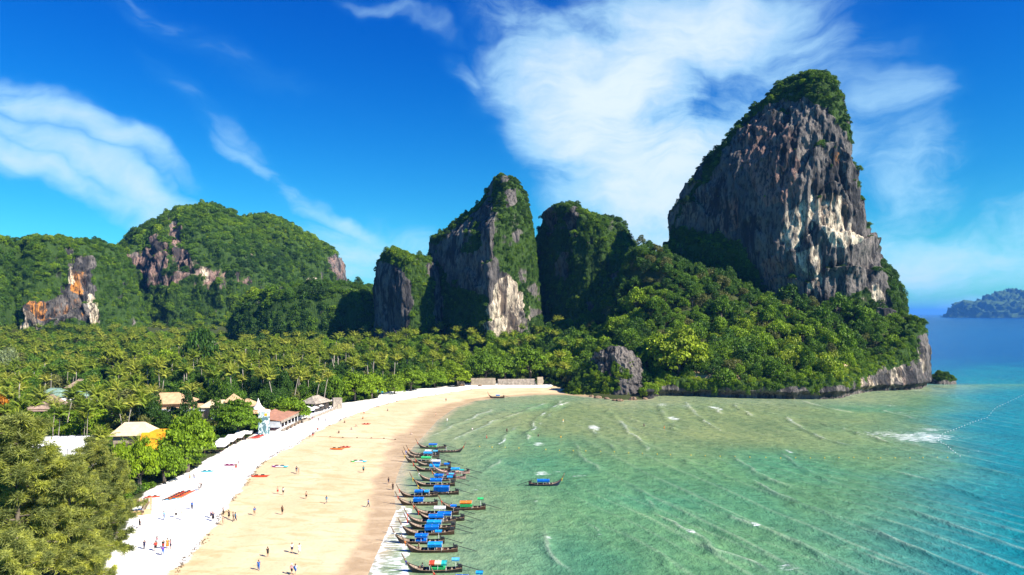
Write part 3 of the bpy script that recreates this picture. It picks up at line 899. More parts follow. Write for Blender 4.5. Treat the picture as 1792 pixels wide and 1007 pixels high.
# the low bluff on the pointed peak's far side
BLUFF_L = [(690, 432), (676, 436), (662, 452), (656, 475), (652, 500), (653, 540), (650, 600), (650, 660)]
BLUFF_R = [(690, 432), (705, 438), (722, 444), (746, 447), (764, 458), (772, 500), (776, 600), (778, 660)]
karst('limestone_bluff', 'small grey streaked limestone bluff at the foot of the pointed peak', BLUFF_L, BLUFF_R,
      [(-1, 0.8), (-0.7, 0.2), (-0.1, -0.7), (0.3, -0.9), (0.9, -0.4), (1, 0.2), (0.5, 1.0), (-0.5, 1.0)],
      575, 28, 8, default_veg=0.1,
      veg_regions=[([(655, 500), (660, 455), (675, 430), (700, 430), (750, 448), (750, 500), (718, 500), (705, 478), (695, 462), (668, 455), (662, 470)], 0.95), ([(722, 490), (760, 480), (760, 620), (714, 620), (718, 550)], 0.9)],
      big=2.0, flute=0.9, size=0.9, top_seed=60, dy=4)

# dome hill on the left and its shoulder
DOME_L = [(372, 352), (350, 355), (325, 362), (305, 372), (285, 384), (262, 396), (245, 410), (232, 425), (222, 438), (218, 470), (214, 520), (205, 600), (200, 640)]
DOME_R = [(372, 352), (390, 354), (402, 362), (416, 372), (436, 385), (460, 402), (490, 424), (515, 448), (535, 480), (550, 520), (570, 600), (580, 640)]
karst('limestone_dome', 'broad green dome shaped hill with pinkish rock patches', DOME_L, DOME_R,
      [(-1, 0.3), (-0.8, -0.4), (-0.3, -0.85), (0.3, -0.9), (0.8, -0.5), (1, 0.2), (0.6, 0.9), (-0.6, 0.9)],
      900, 120, 14, default_veg=0.94,
      rock_regions=[([(232, 450), (258, 420), (300, 398), (326, 396), (332, 432), (346, 470), (312, 500), (250, 502)], 0.56), ([(350, 470), (420, 465), (440, 500), (400, 520), (350, 505)], 0.68), ([(236, 440), (255, 428), (275, 432), (290, 420), (300, 440), (290, 470), (270, 480), (245, 475)], 0.08), ([(300, 408), (322, 396), (318, 412), (305, 424)], 0.1), ([(310, 450), (330, 440), (335, 462), (318, 476)], 0.15), ([(335, 468), (358, 464), (362, 486), (340, 480)], 0.2),
                    ([(245, 490), (262, 485), (258, 510), (246, 505)], 0.25), ([(300, 490), (318, 486), (316, 505), (302, 502)], 0.25), ([(410, 470), (432, 470), (430, 500), (412, 500)], 0.35)],
      stains=[('rust', [(230, 400), (440, 400), (440, 510), (230, 510)], 0.75), ('cream', [(330, 460), (362, 460), (362, 490), (330, 490)], 0.5)],
      big=10.0, flute=2.0, size=1.8, top_seed=80, dy=9)
SHOULDER_L = [(470, 372), (450, 374), (430, 376), (412, 384), (400, 400), (395, 460), (390, 600)]
SHOULDER_R = [(470, 372), (490, 377), (508, 388), (530, 402), (548, 412), (572, 428), (588, 442), (597, 455), (599, 490), (602, 540), (606, 620)]
karst('limestone_dome', 'lower green shoulder hill with a bare grey cliff at its seaward end', SHOULDER_L, SHOULDER_R,
      [(-1, 0.3), (-0.8, -0.4), (-0.3, -0.85), (0.5, -0.8), (0.95, -0.5), (1, 0.2), (0.6, 0.9), (-0.6, 0.9)],
      960, 90, 14, default_veg=0.94,
      rock_regions=[([(572, 455), (590, 446), (604, 455), (604, 495), (582, 495), (574, 475)], 0.05), ([(538, 486), (556, 486), (556, 494), (540, 494)], 0.1)],
      stains=[('cream', [(536, 484), (558, 484), (558, 496), (536, 496)], 0.9), ('rust', [(570, 440), (610, 440), (610, 500), (570, 500)], 0.5)],
      big=8.0, flute=1.8, size=2.0, top_seed=90, dy=8)

# far left hill with the orange cave cliff, and a dark hill at the edge
LEFT_L = [(70, 408), (50, 411), (36, 420), (26, 434), (14, 450), (-10, 480), (-20, 540), (-25, 620)]
LEFT_R = [(70, 410), (100, 414), (118, 418), (140, 423), (168, 421), (188, 426), (200, 440), (210, 458), (222, 488), (234, 524), (246, 560), (250, 620)]
karst('limestone_hill', 'green hill with an orange stained cave cliff and pale rock nose', LEFT_L, LEFT_R,
      [(-1, 0.3), (-0.8, -0.3), (-0.45, -0.55), (-0.12, -0.42), (0.1, -0.95), (0.42, -0.95), (0.5, -0.6), (0.85, -0.45), (1, 0.2), (0.6, 0.9), (-0.6, 0.9)],
      720, 80, 10, default_veg=0.95,
      rock_regions=[([(40, 575), (42, 540), (50, 530), (78, 528), (100, 520), (116, 500), (116, 470), (128, 452), (146, 446), (160, 462), (160, 500), (172, 530), (178, 568), (160, 572), (135, 560), (115, 560), (85, 562), (62, 578)], 0.02), ([(108, 436), (124, 430), (128, 442), (112, 452)], 0.2), ([(210, 492), (224, 494), (222, 502), (212, 500)], 0.2)],
      stains=[('ochre', [(48, 528), (84, 530), (84, 562), (66, 558), (50, 545)], 0.72), ('ochre', [(120, 478), (150, 478), (155, 490), (142, 525), (126, 512), (118, 490)], 0.72), ('ochre', [(92, 530), (142, 525), (142, 545), (96, 548)], 0.42), ('ochre', [(140, 545), (160, 545), (160, 560), (142, 560)], 0.5),
              ('cream', [(156, 520), (180, 520), (182, 572), (158, 572)], 0.9), ('cream', [(40, 545), (60, 550), (60, 580), (40, 580)], 0.8), ('cream', [(116, 470), (130, 470), (128, 500), (116, 500)], 0.6)],
      big=5.5, flute=2.6, size=1.0, top_seed=100, dy=7)
EDGE_L = [(-60, 402), (-90, 415), (-120, 440), (-150, 500), (-170, 620)]
EDGE_R = [(-60, 402), (-26, 404), (-2, 412), (8, 428), (18, 450), (32, 482), (45, 520), (50, 620)]
karst('limestone_hill', 'dark wooded hill at the far end behind the palms', EDGE_L, EDGE_R,
      [(-1, 0.3), (-0.8, -0.4), (-0.3, -0.85), (0.5, -0.8), (0.95, -0.5), (1, 0.2), (0.6, 0.9), (-0.6, 0.9)], 660, 70, 10, default_veg=0.97, big=4.0, flute=1.0, size=2.0, top_seed=110, dy=8)
# low saddle ridge between the dome and the bluff
RIDGE_L = [(600, 500), (570, 502), (530, 500), (490, 503), (455, 512), (430, 528), (405, 560), (390, 640)]
RIDGE_R = [(600, 500), (630, 502), (650, 504), (670, 512), (690, 530), (700, 560), (705, 640)]
karst('wooded_ridge', 'low wooded ridge between the dome hill and the grey bluff', RIDGE_L, RIDGE_R,
      [(-1, 0.3), (-0.8, -0.4), (-0.3, -0.85), (0.5, -0.8), (0.95, -0.5), (1, 0.2), (0.6, 0.9), (-0.6, 0.9)], 635, 42, 8, default_veg=0.97, big=4.0, flute=0.8, size=2.0, top_seed=120, category='hill')
# crag on the little beach
CRAG_L = [(1072, 605), (1058, 608), (1046, 618), (1036, 634), (1018, 652), (996, 674), (984, 692), (1000, 712)]
CRAG_R = [(1072, 605), (1084, 610), (1100, 620), (1114, 632), (1122, 650), (1128, 672), (1136, 682), (1138, 712)]
karst('rock_crag', 'grey jagged crag standing on the shore below the jungle slope', CRAG_L, CRAG_R,
      [(-1, 0.5), (-0.7, -0.1), (-0.2, -0.7), (0.3, -1.0), (0.8, -0.8), (1, -0.2), (0.7, 0.8), (-0.4, 1.0)],
      375, 13, -1.5, default_veg=0.05,
      veg_regions=[([(990, 700), (1000, 660), (1026, 628), (1040, 640), (1052, 655), (1080, 664), (1085, 690), (1040, 698)], 0.9), ([(1070, 640), (1095, 645), (1098, 662), (1074, 660)], 0.8), ([(1040, 600), (1075, 598), (1060, 612), (1042, 618)], 0.7)], big=2.4, flute=0.6, jag=1.0, size=0.36, top_seed=130, category='crag', up_veg=False)
# islet off the point
karst('rock_islet', 'small bushy rock islet off the tip of the headland', [(1648, 652), (1638, 654), (1630, 660), (1624, 668), (1622, 674), (1622, 682)], [(1648, 652), (1658, 654), (1666, 660), (1670, 667), (1671, 674), (1671, 682)],
      [(-1, 0.0), (-0.6, -0.8), (0.5, -0.9), (1, 0), (0.5, 0.8), (-0.5, 0.8)], 432, 8, -1, default_veg=0.05, veg_regions=[([(1625, 645), (1675, 645), (1672, 664), (1640, 668), (1625, 664)], 0.95)], big=1.2, flute=0.6, size=0.6, top_seed=140, category='islet')
# island on the horizon
ISLE_L = [(1778, 508), (1765, 512), (1748, 516), (1740, 518), (1730, 522), (1720, 529), (1712, 531), (1700, 528), (1688, 527), (1680, 532), (1674, 542), (1668, 551), (1660, 556), (1655, 560)]
ISLE_R = [(1778, 508), (1800, 512), (1830, 506), (1870, 512), (1920, 524), (1960, 536), (2010, 550), (2030, 560)]
karst('island', 'blue hazy wooded island far out on the horizon', ISLE_L, ISLE_R, [(-1, 0.0), (-0.6, -0.8), (0.5, -0.9), (1, 0), (0.5, 0.8), (-0.5, 0.8)], 8200, 700, -10, default_veg=1.0, big=60.0, flute=6.0, size=26.0, top_seed=150, category='island')
HILLS.pop()


# ------------------------------------------------------------------ sea cliff of the headland
def build_sea_cliff():
    pts = [G(1120, 697)] + [G(*p) for p in CLIFF_PX] + [(263, 445), (266, 480), (255, 520), (225, 570)]
    tops = [4, 7, 8.5, 9.5, 10.5, 11, 10.5, 10.5, 11, 11, 14, 17, 20, 26, 38, 42, 42, 38, 30, 20]
    tops = tops[:len(pts)]
    p = np.array(pts)
    s = np.concatenate([[0], np.cumsum(np.hypot(*np.diff(p, axis=0).T))])
    n = int(s[-1] / 0.55)
    u = np.linspace(0, s[-1], n)
    px, py = np.interp(u, s, p[:, 0]), np.interp(u, s, p[:, 1])
    ker = np.ones(9) / 9
    for _ in range(2):
        px[4:-4] = np.convolve(px, ker, 'valid'); py[4:-4] = np.convolve(py, ker, 'valid')
    tp = np.interp(u, s, tops)
    tx, ty = np.gradient(px), np.gradient(py)
    L = np.hypot(tx, ty) + 1e-9
    nx, ny = ty / L, -tx / L                        # towards the sea
    m = 60
    v = np.linspace(0, 1, m)
    zb = -1.5
    Z = zb + (tp[None, :] + 1.0 * fbm(u / 9, 0, 0, 3, 5)[None, :] * 3 - zb) * (v[:, None] ** 1.1)
    X = np.repeat(px[None, :], m, 0); Y = np.repeat(py[None, :], m, 0)
    notch = 3.2 * (1 - sstep(1.2, 4.2, Z + 0.9 * fbm(X / 8, Y / 8, 0, 2, 4)))
    lean = 0.24 * np.maximum(Z - 4, 0) * (1 - 0.55 * sstep(225, 250, X))
    off = 1.8 - notch - lean
    off = off - 5.0 * sstep(0.9, 1.0, v)[:, None]
    off += 1.7 * fbm(X / 9, Y / 9, Z / 7, 3, 8) + 1.0 * (1 - 2 * np.abs(fbm(X / 3.2, Y / 3.2, Z / 12, 2, 18))) * 0.8 + 0.6 * fbm(X / 1.6, Y / 1.6, Z / 2.2, 2, 28)
    X2, Y2 = X + nx[None, :] * off, Y + ny[None, :] * off
    P = np.stack([X2, Y2, Z], -1)
    qx, qy = to_px(X2, Y2, Z)
    jx, jy = jit_px(qx, qy, 6, 55)
    veg = np.full(X.shape, 0.1)
    bare = (qx > 1492) & (qx < 1600)
    veg = np.where(Z > np.where(bare, 0.58, 0.52) * tp[None, :] + np.where(bare, 6.0, 3.5) * fbm(X / 7, Y / 7, 0, 2, 6), 0.9, veg)
    veg = np.where(in_poly(jx, jy, [(1560, 560), (1602, 560), (1604, 620), (1592, 640), (1572, 636), (1560, 620)]), 0.85, veg)
    veg = np.where(in_poly(jx, jy, [(1603, 590), (1630, 580), (1630, 680), (1608, 675)]), 0.08, veg)
    cream = np.where(in_poly(jx, jy, [(1500, 690), (1515, 640), (1545, 640), (1580, 640), (1582, 672), (1560, 678), (1530, 684)]), 0.5, 0.08)
    cream = np.where(in_poly(jx, jy, [(1605, 600), (1622, 600), (1622, 650), (1606, 655)]), 0.4, cream)
    ochre = np.where(in_poly(jx, jy, [(1505, 650), (1535, 655), (1530, 680), (1505, 688)]), 0.45, 0.0)
    du = np.gradient(P, axis=1); dv = np.gradient(P, axis=0)
    N = np.cross(du, dv); N /= np.linalg.norm(N, axis=-1, keepdims=True) + 1e-9
    if (N[..., 1].sum()) > 0: N = -N
    me = mesh_np('sea_cliff', P.reshape(-1, 3), grid_faces(m, n), M_ROCK, False,
                 {'plants': ('FLOAT', 'POINT', veg), 'cream': ('FLOAT', 'POINT', cream), 'ochre': ('FLOAT', 'POINT', ochre), 'rust': ('FLOAT', 'POINT', cream * 0 + 0.3)})
    o = link('sea_cliff', me)
    tag(o, 'dark undercut limestone cliff at the waterline of the headland', 'sea cliff', kind='structure')
    HILLS.append(dict(name='sea_cliff', P=P, N=N, veg=veg, px=qx, py=qy, front=np.ones(X.shape, bool)))


build_sea_cliff()

# ------------------------------------------------------------------ foliage shapes
def cards(c, n, size, rng, jitter=0.55, aspect=0.62, tone=None, fold=0.0):
    """leaf clumps: a small four-sided blade at every point c, facing roughly along n"""
    m = len(c)
    n = n + rng.normal(0, jitter, (m, 3))
    n /= np.linalg.norm(n, axis=1, keepdims=True) + 1e-9
    r = rng.normal(0, 1, (m, 3))
    u = np.cross(n, r); u /= np.linalg.norm(u, axis=1, keepdims=True) + 1e-9
    w = np.cross(n, u)
    s = (size * rng.uniform(0.65, 1.35, m))[:, None]
    V = np.stack([c - u * s, c + w * s * aspect + n * s * fold, c + u * s - n * s * 0.25, c - w * s * aspect + n * s * fold], 1).reshape(-1, 3)
    Fc = np.arange(m * 4).reshape(-1, 4)
    if tone is None:
        tone = rng.uniform(0, 1, m)
    return V, Fc, np.clip(tone, 0, 1)


def join(parts):
    V, Fc, T = [], [], []
    b = 0
    for v, f, t in parts:
        V.append(v); Fc.append(f + b); T.append(t); b += len(v)
    return np.concatenate(V), np.concatenate(Fc), np.concatenate(T)


def leaf_mesh(name, parts, mat):
    V, Fc, T = join(parts)
    return mesh_np(name, V, Fc, mat, False, {'leaf_tone': ('FLOAT', 'FACE', T)})


def crown_mesh(name, seed, R=1.0, H=1.0, lobes=16, n=900, size=0.085, base=0.0, lobe_r=(0.26, 0.42), flat=0.0, droop=0.0, mat=None, squash=0.85):
    """a crown of unit radius R about its base: leaf clumps over many uneven lobes"""
    rng = np.random.default_rng(seed)
    L = []
    for i in range(lobes):
        a = i * 2.39996 + rng.uniform(-0.5, 0.5)
        t = (i + 0.5) / lobes
        h = (1 - t) ** (0.8 + flat)
        rr = R * (0.78 * math.sqrt(t) + rng.uniform(-0.12, 0.12)) if not flat else R * (0.80 * math.sqrt(t) + rng.uniform(-0.1, 0.1))
        lr = rng.uniform(*lobe_r) * R
        L.append((rr * math.cos(a), rr * math.sin(a), base + H * (0.22 + 0.62 * h + rng.uniform(-0.12, 0.12)), lr))
    L = np.array(L)
    w = L[:, 3] ** 2; w = w / w.sum()
    k = rng.choice(lobes, n * 4, p=w)
    d = rng.normal(0, 1, (n * 4, 3)); d /= np.linalg.norm(d, axis=1, keepdims=True)
    d[:, 2] = np.where(d[:, 2] < -0.35, -d[:, 2], d[:, 2])
    rad = L[k, 3] * (0.62 + 0.55 * rng.uniform(0, 1, n * 4) ** 0.8)
    p = L[k, :3] + d * rad[:, None] * np.array([1, 1, squash])
    # leave out clumps deep inside another lobe
    dist = np.linalg.norm((p[:, None, :] - L[None, :, :3]) / np.array([1, 1, squash]), axis=2) / L[None, :, 3]
    dist[np.arange(len(p)), k] = 9
    keep = np.nonzero(dist.min(1) > 0.60)[0][:n]
    p, d, k = p[keep], d[keep], k[keep]
    lobe_tone = rng.uniform(-0.22, 0.22, lobes)
    tone = 0.5 + lobe_tone[k] + rng.normal(0, 0.17, len(p))
    if droop:
        p[:, 2] -= droop * rng.uniform(0, 1, len(p)) ** 2
    parts = [cards(p, d, size * R, rng, 0.75, 0.6, tone)]
    # loose sprays beyond the outline
    m = n // 7
    q = p[rng.choice(len(p), m)] + rng.normal(0, 0.075 * R, (m, 3)) + np.array([0, 0, 0.05 * R])
    parts.append(cards(q, rng.normal(0, 1, (m, 3)), size * R * 0.8, rng, 0.5, 0.5))
    return leaf_mesh(name, parts, mat or M_LEAF)


def trunk_mesh(name, seed, h, r, spread, limbs=5, mat=None, lean=0.0):
    rng = random.Random(seed)
    b = MB()
    top = Vector((lean * h, 0, h))
    pts = [Vector((0, 0, -0.6)), Vector((0.02 * h, 0.01 * h, h * 0.35)), Vector((lean * h * 0.6 + 0.03 * h, -0.02 * h, h * 0.7)), top]
    b.tube(pts, [r * 1.35, r, r * 0.85, r * 0.6], 7)
    for i in range(limbs):
        a = TAU * i / limbs + rng.uniform(-0.4, 0.4)
        s = pts[2].lerp(top, rng.uniform(0, 1))
        e = s + Vector((math.cos(a) * spread, math.sin(a) * spread, spread * rng.uniform(0.5, 1.1)))
        m = s.lerp(e, 0.5) + Vector((0, 0, spread * 0.12))
        b.tube([s, m, e], [r * 0.5, r * 0.34, r * 0.12], 5)
    return b.mesh(name, mat or M_BARK, True)


CROWNS = {
    'broad': crown_mesh('broad_crown', 1, 1, 0.95, 24, 2100, 0.064, lobe_r=(0.16, 0.42)),
    'round': crown_mesh('round_crown', 2, 1, 1.25, 22, 2000, 0.064, lobe_r=(0.18, 0.44)),
    'tall': crown_mesh('tall_crown', 3, 0.85, 1.7, 26, 2000, 0.066, lobe_r=(0.15, 0.40)),
    'flat': crown_mesh('flat_crown', 4, 1, 0.55, 24, 1800, 0.064, flat=0.5, lobe_r=(0.2, 0.34)),
    'lumpy': crown_mesh('lumpy_crown', 5, 1, 1.05, 40, 2200, 0.060, lobe_r=(0.11, 0.32)),
    'vine': crown_mesh('vine_crown', 6, 1, 1.1, 22, 1900, 0.066, droop=0.9, lobe_r=(0.15, 0.42)),
    'almond': crown_mesh('almond_crown', 7, 1, 1.2, 64, 7000, 0.046, lobe_r=(0.09, 0.28), squash=0.42),
    'almond_two': crown_mesh('almond_crown', 8, 1, 1.0, 58, 6400, 0.047, lobe_r=(0.10, 0.30), squash=0.5),
}
BUSH = crown_mesh('bush_crown', 9, 1, 0.9, 14, 620, 0.11, lobe_r=(0.20, 0.52))
CREEPER = crown_mesh('creeper_crown', 10, 1, 0.7, 13, 560, 0.115, droop=1.6, lobe_r=(0.18, 0.5))
TRUNKS = [trunk_mesh('tree_trunk', 11 + i, 1.0, 0.045, 0.42, 5) for i in range(3)]


def scaled_trunk(i):
    return TRUNKS[i % 3]


TREES = []


def tree(x, y, R, Ht, kind, tint, label, group=None, category='tree', name='jungle_tree', z=None, trunk_frac=0.45, rot=None, rng=random):
    """Ht: height to the top of the crown; R: crown radius"""
    z = tz(x, y) if z is None else z
    r = empty(name, (x, y, z), rng.uniform(0, TAU) if rot is None else rot)
    tag(r, label, category, group)
    th = Ht * trunk_frac
    zscale = {'tall': 1.75, 'flat': 0.72, 'round': 1.4, 'vine': 1.2, 'lumpy': 1.2, 'broad': 1.1, 'almond': 1.35, 'almond_two': 1.15}[kind]
    t = link('trunk', scaled_trunk(rng.randrange(3)), r, (0, 0, 0), None, (Ht * 0.9, Ht * 0.9, th + 0.3 * (Ht - th)))
    c = link('crown', CROWNS[kind], r, (0, 0, th), (0, 0, 0), (R, R * rng.uniform(0.88, 1.1), (Ht - th) / zscale * 1.12))
    c['tint'] = float(tint)
    TREES.append((x, y, R, c))
    return r


# ---- coconut palms
def frond_mesh(name, seed, length=4.5, droop=1.0, pairs=16):
    rng = np.random.default_rng(seed)
    t = np.linspace(0, 1, 11)
    ang = math.radians(58) - droop * math.radians(78) * t ** 1.5
    sx = np.concatenate([[0], np.cumsum(np.cos(ang[:-1]))]) * length / 10
    sz = np.concatenate([[0], np.cumsum(np.sin(ang[:-1]))]) * length / 10
    V, Fc, T = [], [], []
    def strip(a, b, c, d, tone):
        k = len(V); V.extend([a, b, c, d]); Fc.append((k, k + 1, k + 2, k + 3)); T.append(tone)
    for i in range(10):                                       # the rib
        w = 0.055 * (1 - 0.7 * t[i]); w2 = 0.055 * (1 - 0.7 * t[i + 1])
        strip((sx[i], -w, sz[i]), (sx[i + 1], -w2, sz[i + 1]), (sx[i + 1], w2, sz[i + 1]), (sx[i], w, sz[i]), 0.95)
    for s in (-1, 1):
        for j in range(pairs):
            q = 0.10 + 0.90 * (j + 0.5) / pairs
            x = np.interp(q, t, sx); z = np.interp(q, t, sz)
            L = length * 0.235 * (math.sin(math.pi * min(q * 0.86 + 0.12, 1)) ** 0.6)
            fw = 0.55 * L
            w = 0.10
            dz = -0.42 * L * rng.uniform(0.7, 1.4)
            tip = (x + fw, s * L * 0.92, z + dz)
            strip((x - w, s * 0.03, z), (x + w, s * 0.03, z), tip, (x + fw * 0.45 - w, s * L * 0.5, z + dz * 0.28 + 0.03), 0.45 + 0.3 * rng.uniform(-1, 1))
    return np.array(V, float), np.array(Fc), np.array(T)


FRONDS = []
for i, (ln, dr) in enumerate([(4.9, 0.75), (4.6, 1.0), (4.1, 1.3), (5.0, 0.9)]):
    FRONDS.append(frond_mesh('frond', 50 + i, ln, dr))
FROND_MESH = [mesh_np('frond', v, f, M_FROND, False, {'leaf_tone': ('FLOAT', 'FACE', t)}) for v, f, t in FRONDS]


def frond_spots(rng, n):
    out = []
    for i in range(n):
        tilt = 0.62 - 0.95 * (i / n) + rng.uniform(-0.1, 0.1)     # the youngest stand up, the oldest hang
        out.append((i * 2.39996 + rng.uniform(-0.2, 0.2), tilt, rng.randrange(len(FRONDS)), rng.uniform(0.85, 1.12)))
    return out


def palm_crown_mesh(name, seed, n=19):
    rng = random.Random(seed)
    parts = []
    for a, tilt, k, s in frond_spots(rng, n):
        v, f, t = FRONDS[k]
        M = np.array(Matrix.Rotation(a, 3, 'Z') @ Matrix.Rotation(-tilt, 3, 'Y')) * s
        parts.append((v @ M.T, f, t))
    return leaf_mesh(name, parts, M_FROND)


PALM_CROWNS = [palm_crown_mesh('palm_crown', 70 + i) for i in range(4)]


def palm_trunk_mesh(seed, lean):
    b = MB()
    pts = [Vector((lean * (t ** 1.6), 0.02 * math.sin(t * 5), t * 1.0 - (0.05 if t == 0 else 0))) for t in np.linspace(0, 1, 7)]
    b.tube(pts, [0.024, 0.017, 0.0145, 0.0135, 0.013, 0.0125, 0.013], 6)
    return b.mesh('palm_trunk', M_PALM_BARK, True)


PALM_TRUNKS = [(palm_trunk_mesh(i, l), l) for i, l in enumerate((0.02, 0.08, 0.16, 0.28))]
NUTS = MB()
for i in range(7):
    a = i * 0.9
    NUTS.tube([(0.26 * math.cos(a), 0.26 * math.sin(a), -0.42), (0.27 * math.cos(a), 0.27 * math.sin(a), -0.30), (0.27 * math.cos(a), 0.27 * math.sin(a), -0.14), (0.25 * math.cos(a), 0.25 * math.sin(a), -0.05)], [0.03, 0.14, 0.14, 0.03], 6)
M_NUT = plain('coconut_husk', (0.30, 0.24, 0.07), 0.6, 0.2)
NUT_MESH = NUTS.mesh('coconuts', M_NUT, True)


def palm(x, y, Ht, label, group, lean=0, rot=None, split=False, tint=None, z=None, size=1.0, bare=False, rng=random):
    z = tz(x, y) if z is None else z
    rot = rng.uniform(0, TAU) if rot is None else rot
    r = empty('coconut_palm', (x, y, z), rot)
    tag(r, label, 'palm tree', group)
    me, l = PALM_TRUNKS[lean]
    link('trunk', me, r, (0, 0, 0), None, (Ht, Ht * 0.9, Ht))
    top = (l * Ht, 0.02 * math.sin(5) * Ht * 0.9, Ht)
    tint = rng.uniform(0.15, 0.85) if tint is None else tint
    if split:
        for a, tilt, k, s in frond_spots(rng, 9 if bare else 17):
            f = link('frond', FROND_MESH[k], r, top, None, s * size * (0.6 if bare else 1))
            f.rotation_euler = (Matrix.Rotation(a, 3, 'Z') @ Matrix.Rotation(-(tilt + (0.5 if bare else 0)), 3, 'Y')).to_euler()
            f['tint'] = tint + rng.uniform(-0.15, 0.15)
        if not bare: link('coconuts', NUT_MESH, r, top)
    else:
        c = link('crown', rng.choice(PALM_CROWNS), r, top, (0, 0, rng.uniform(0, TAU)), size * rng.uniform(0.9, 1.12))
        c['tint'] = tint
        TREES.append((x, y, 3, c))
    return r


# ---- casuarinas: feathery crowns of hanging needle sprays on long limbs
def casuarina_meshes(seed, h=22.0, spread=7.0, limbs=34, sprays=2600):
    rng = random.Random(seed); nr = np.random.default_rng(seed)
    b = MB()
    b.tube([(0, 0, -0.5), (0.2, 0.1, h * 0.3), (0.1, -0.2, h * 0.6), (0, 0.1, h * 0.97)], [0.42, 0.32, 0.2, 0.04], 7)
    tips = []
    for i in range(limbs):
        t = 0.24 + 0.74 * (i + 0.5) / limbs
        a = i * 2.39996 + rng.uniform(-0.3, 0.3)
        L = spread * (1.08 - t) ** 0.62 * rng.uniform(0.75, 1.2)
        s = Vector((0.1, 0, h * t))
        d = Vector((math.cos(a), math.sin(a), rng.uniform(0.10, 0.55)))
        pts = [s + d * L * q + Vector((0, 0, -0.18 * L * q * q)) for q in (0, 0.35, 0.7, 1.0)]
        b.tube(pts, [0.12, 0.085, 0.05, 0.015], 4, cap=False)
        for j in range(6):
            q = rng.uniform(0.25, 1.0)
            p0 = s + d * L * q + Vector((0, 0, -0.18 * L * q * q))
            e = p0 + Vector((rng.gauss(0, 1), rng.gauss(0, 1), rng.uniform(-0.1, 0.8))) * (0.22 * L * (1.2 - 0.5 * q))
            b.tube([p0, p0.lerp(e, 0.6) + Vector((0, 0, 0.12)), e], [0.035, 0.022, 0.008], 3, cap=False)
            tips.append((p0, e))
    V, Fc, T = [], [], []
    k = 0
    for i in range(sprays):
        p0, e = tips[rng.randrange(len(tips))]
        c = np.array(p0.lerp(e, rng.uniform(0.3, 1.15))) + nr.normal(0, 0.22, 3)
        tone0 = 0.5 + 0.5 * math.sin(c[0] * 1.7 + 2.1 * c[2]) * math.cos(c[1] * 1.5 - c[2]) + rng.uniform(-0.2, 0.2)  # tone varies by clump, painting shaded gaps between sprays into the colour
        m = 13
        dirs = nr.normal(0, 1, (m, 3)) * np.array([0.85, 0.85, 0.5]) + np.array([(c[0]) * 0.10, c[1] * 0.10, 0.15])
        dirs /= np.linalg.norm(dirs, axis=1, keepdims=True)
        ln = nr.uniform(0.40, 0.95, m)[:, None]
        st = c + nr.normal(0, 0.10, (m, 3))
        en = st + dirs * ln
        en[:, 2] -= 0.10 * ln[:, 0]
        side = np.cross(dirs, nr.normal(0, 1, (m, 3))); side /= np.linalg.norm(side, axis=1, keepdims=True)
        w = nr.uniform(0.030, 0.058, m)[:, None]
        mid = (st + en) / 2 + np.array([0, 0, 0.05])
        V.append(np.stack([st, mid + side * w, en, mid - side * w], 1).reshape(-1, 3))
        Fc.append(np.arange(m * 4).reshape(-1, 4) + k); k += m * 4
        T.append(np.clip(tone0 + nr.normal(0, 0.12, m), 0, 1))
    crown = mesh_np('casuarina_crown', np.concatenate(V), np.concatenate(Fc), M_NEEDLE, False, {'leaf_tone': ('FLOAT', 'FACE', np.concatenate(T))})
    return b.mesh('casuarina_trunk', M_BARK, True), crown


CASUARINAS = [casuarina_meshes(201, 22, 7.5, 40, 4400), casuarina_meshes(202, 18, 6.5, 34, 3600)]


def casuarina(x, y, k, s, label, tint, rot, sxy=1.0):
    r = empty('casuarina_tree', (x, y, tz(x, y)), rot)
    r.scale = (s * sxy, s * sxy, s)
    tag(r, label, 'tree', 'casuarina trees at the top of the beach')
    tm, cm = CASUARINAS[k]
    link('trunk', tm, r)
    c = link('crown', cm, r); c['tint'] = tint
    return r


# foreground stand; positions from crown tops and spread seen in the photograph
CAS = [  # px of axis, distance, mesh, scale, width, tint, label
    (30, 97, 0, 1.27, 1.0, 0.35, 'tallest feathery casuarina rising out of the bottom left corner'),
    (120, 100, 0, 0.98, 1.0, 0.55, 'feathery olive casuarina in front of the white tent roof'),
    (85, 120, 0, 0.84, 0.95, 0.5, 'feathery casuarina partly hiding the white tent roof'),
    (175, 108, 1, 0.92, 0.95, 0.25, 'dark casuarina whose long branch hangs over the white sand'),
    (-40, 112, 0, 1.1, 1.0, 0.6, 'casuarina cut by the edge of the view below the orange tree'),
    (30, 84, 1, 0.86, 1.0, 0.75, 'bright olive casuarina nearest the bottom edge'),
    (150, 88, 1, 0.72, 0.95, 0.8, 'low yellow green casuarina at the foot of the beach'),
    (205, 124, 1, 0.85, 0.8, 0.4, 'slim casuarina beside the wooden beach stall'),
    (20, 135, 0, 0.98, 1.0, 0.65, 'pale casuarina behind the corner stand beside the white tent'),
    (165, 140, 1, 0.92, 1.0, 0.6, 'casuarina crown just below the orange awning')]
for i, (px, Y, k, s, w, tint, lab) in enumerate(CAS):
    x = (px - CX) * Y / FPX
    casuarina(x, Y, k, s, lab, tint, i * 1.3, w)

# ---- single trees that stand out
rs = random.Random(5)


def tree_px(px, py_base, py_top, width_px, kind, tint, label, group=None, name='jungle_tree', tf=0.35, category='tree'):
    """a tree by the pixel of its foot, the row of its top and its crown's width"""
    g = ground(px, py_base)
    h = (py_base - py_top) * g.y / FPX
    R = width_px * g.y / FPX / 2
    return tree(g.x, g.y, R, h, kind, tint, label, group, category, name, g.z, tf, rng=rs)


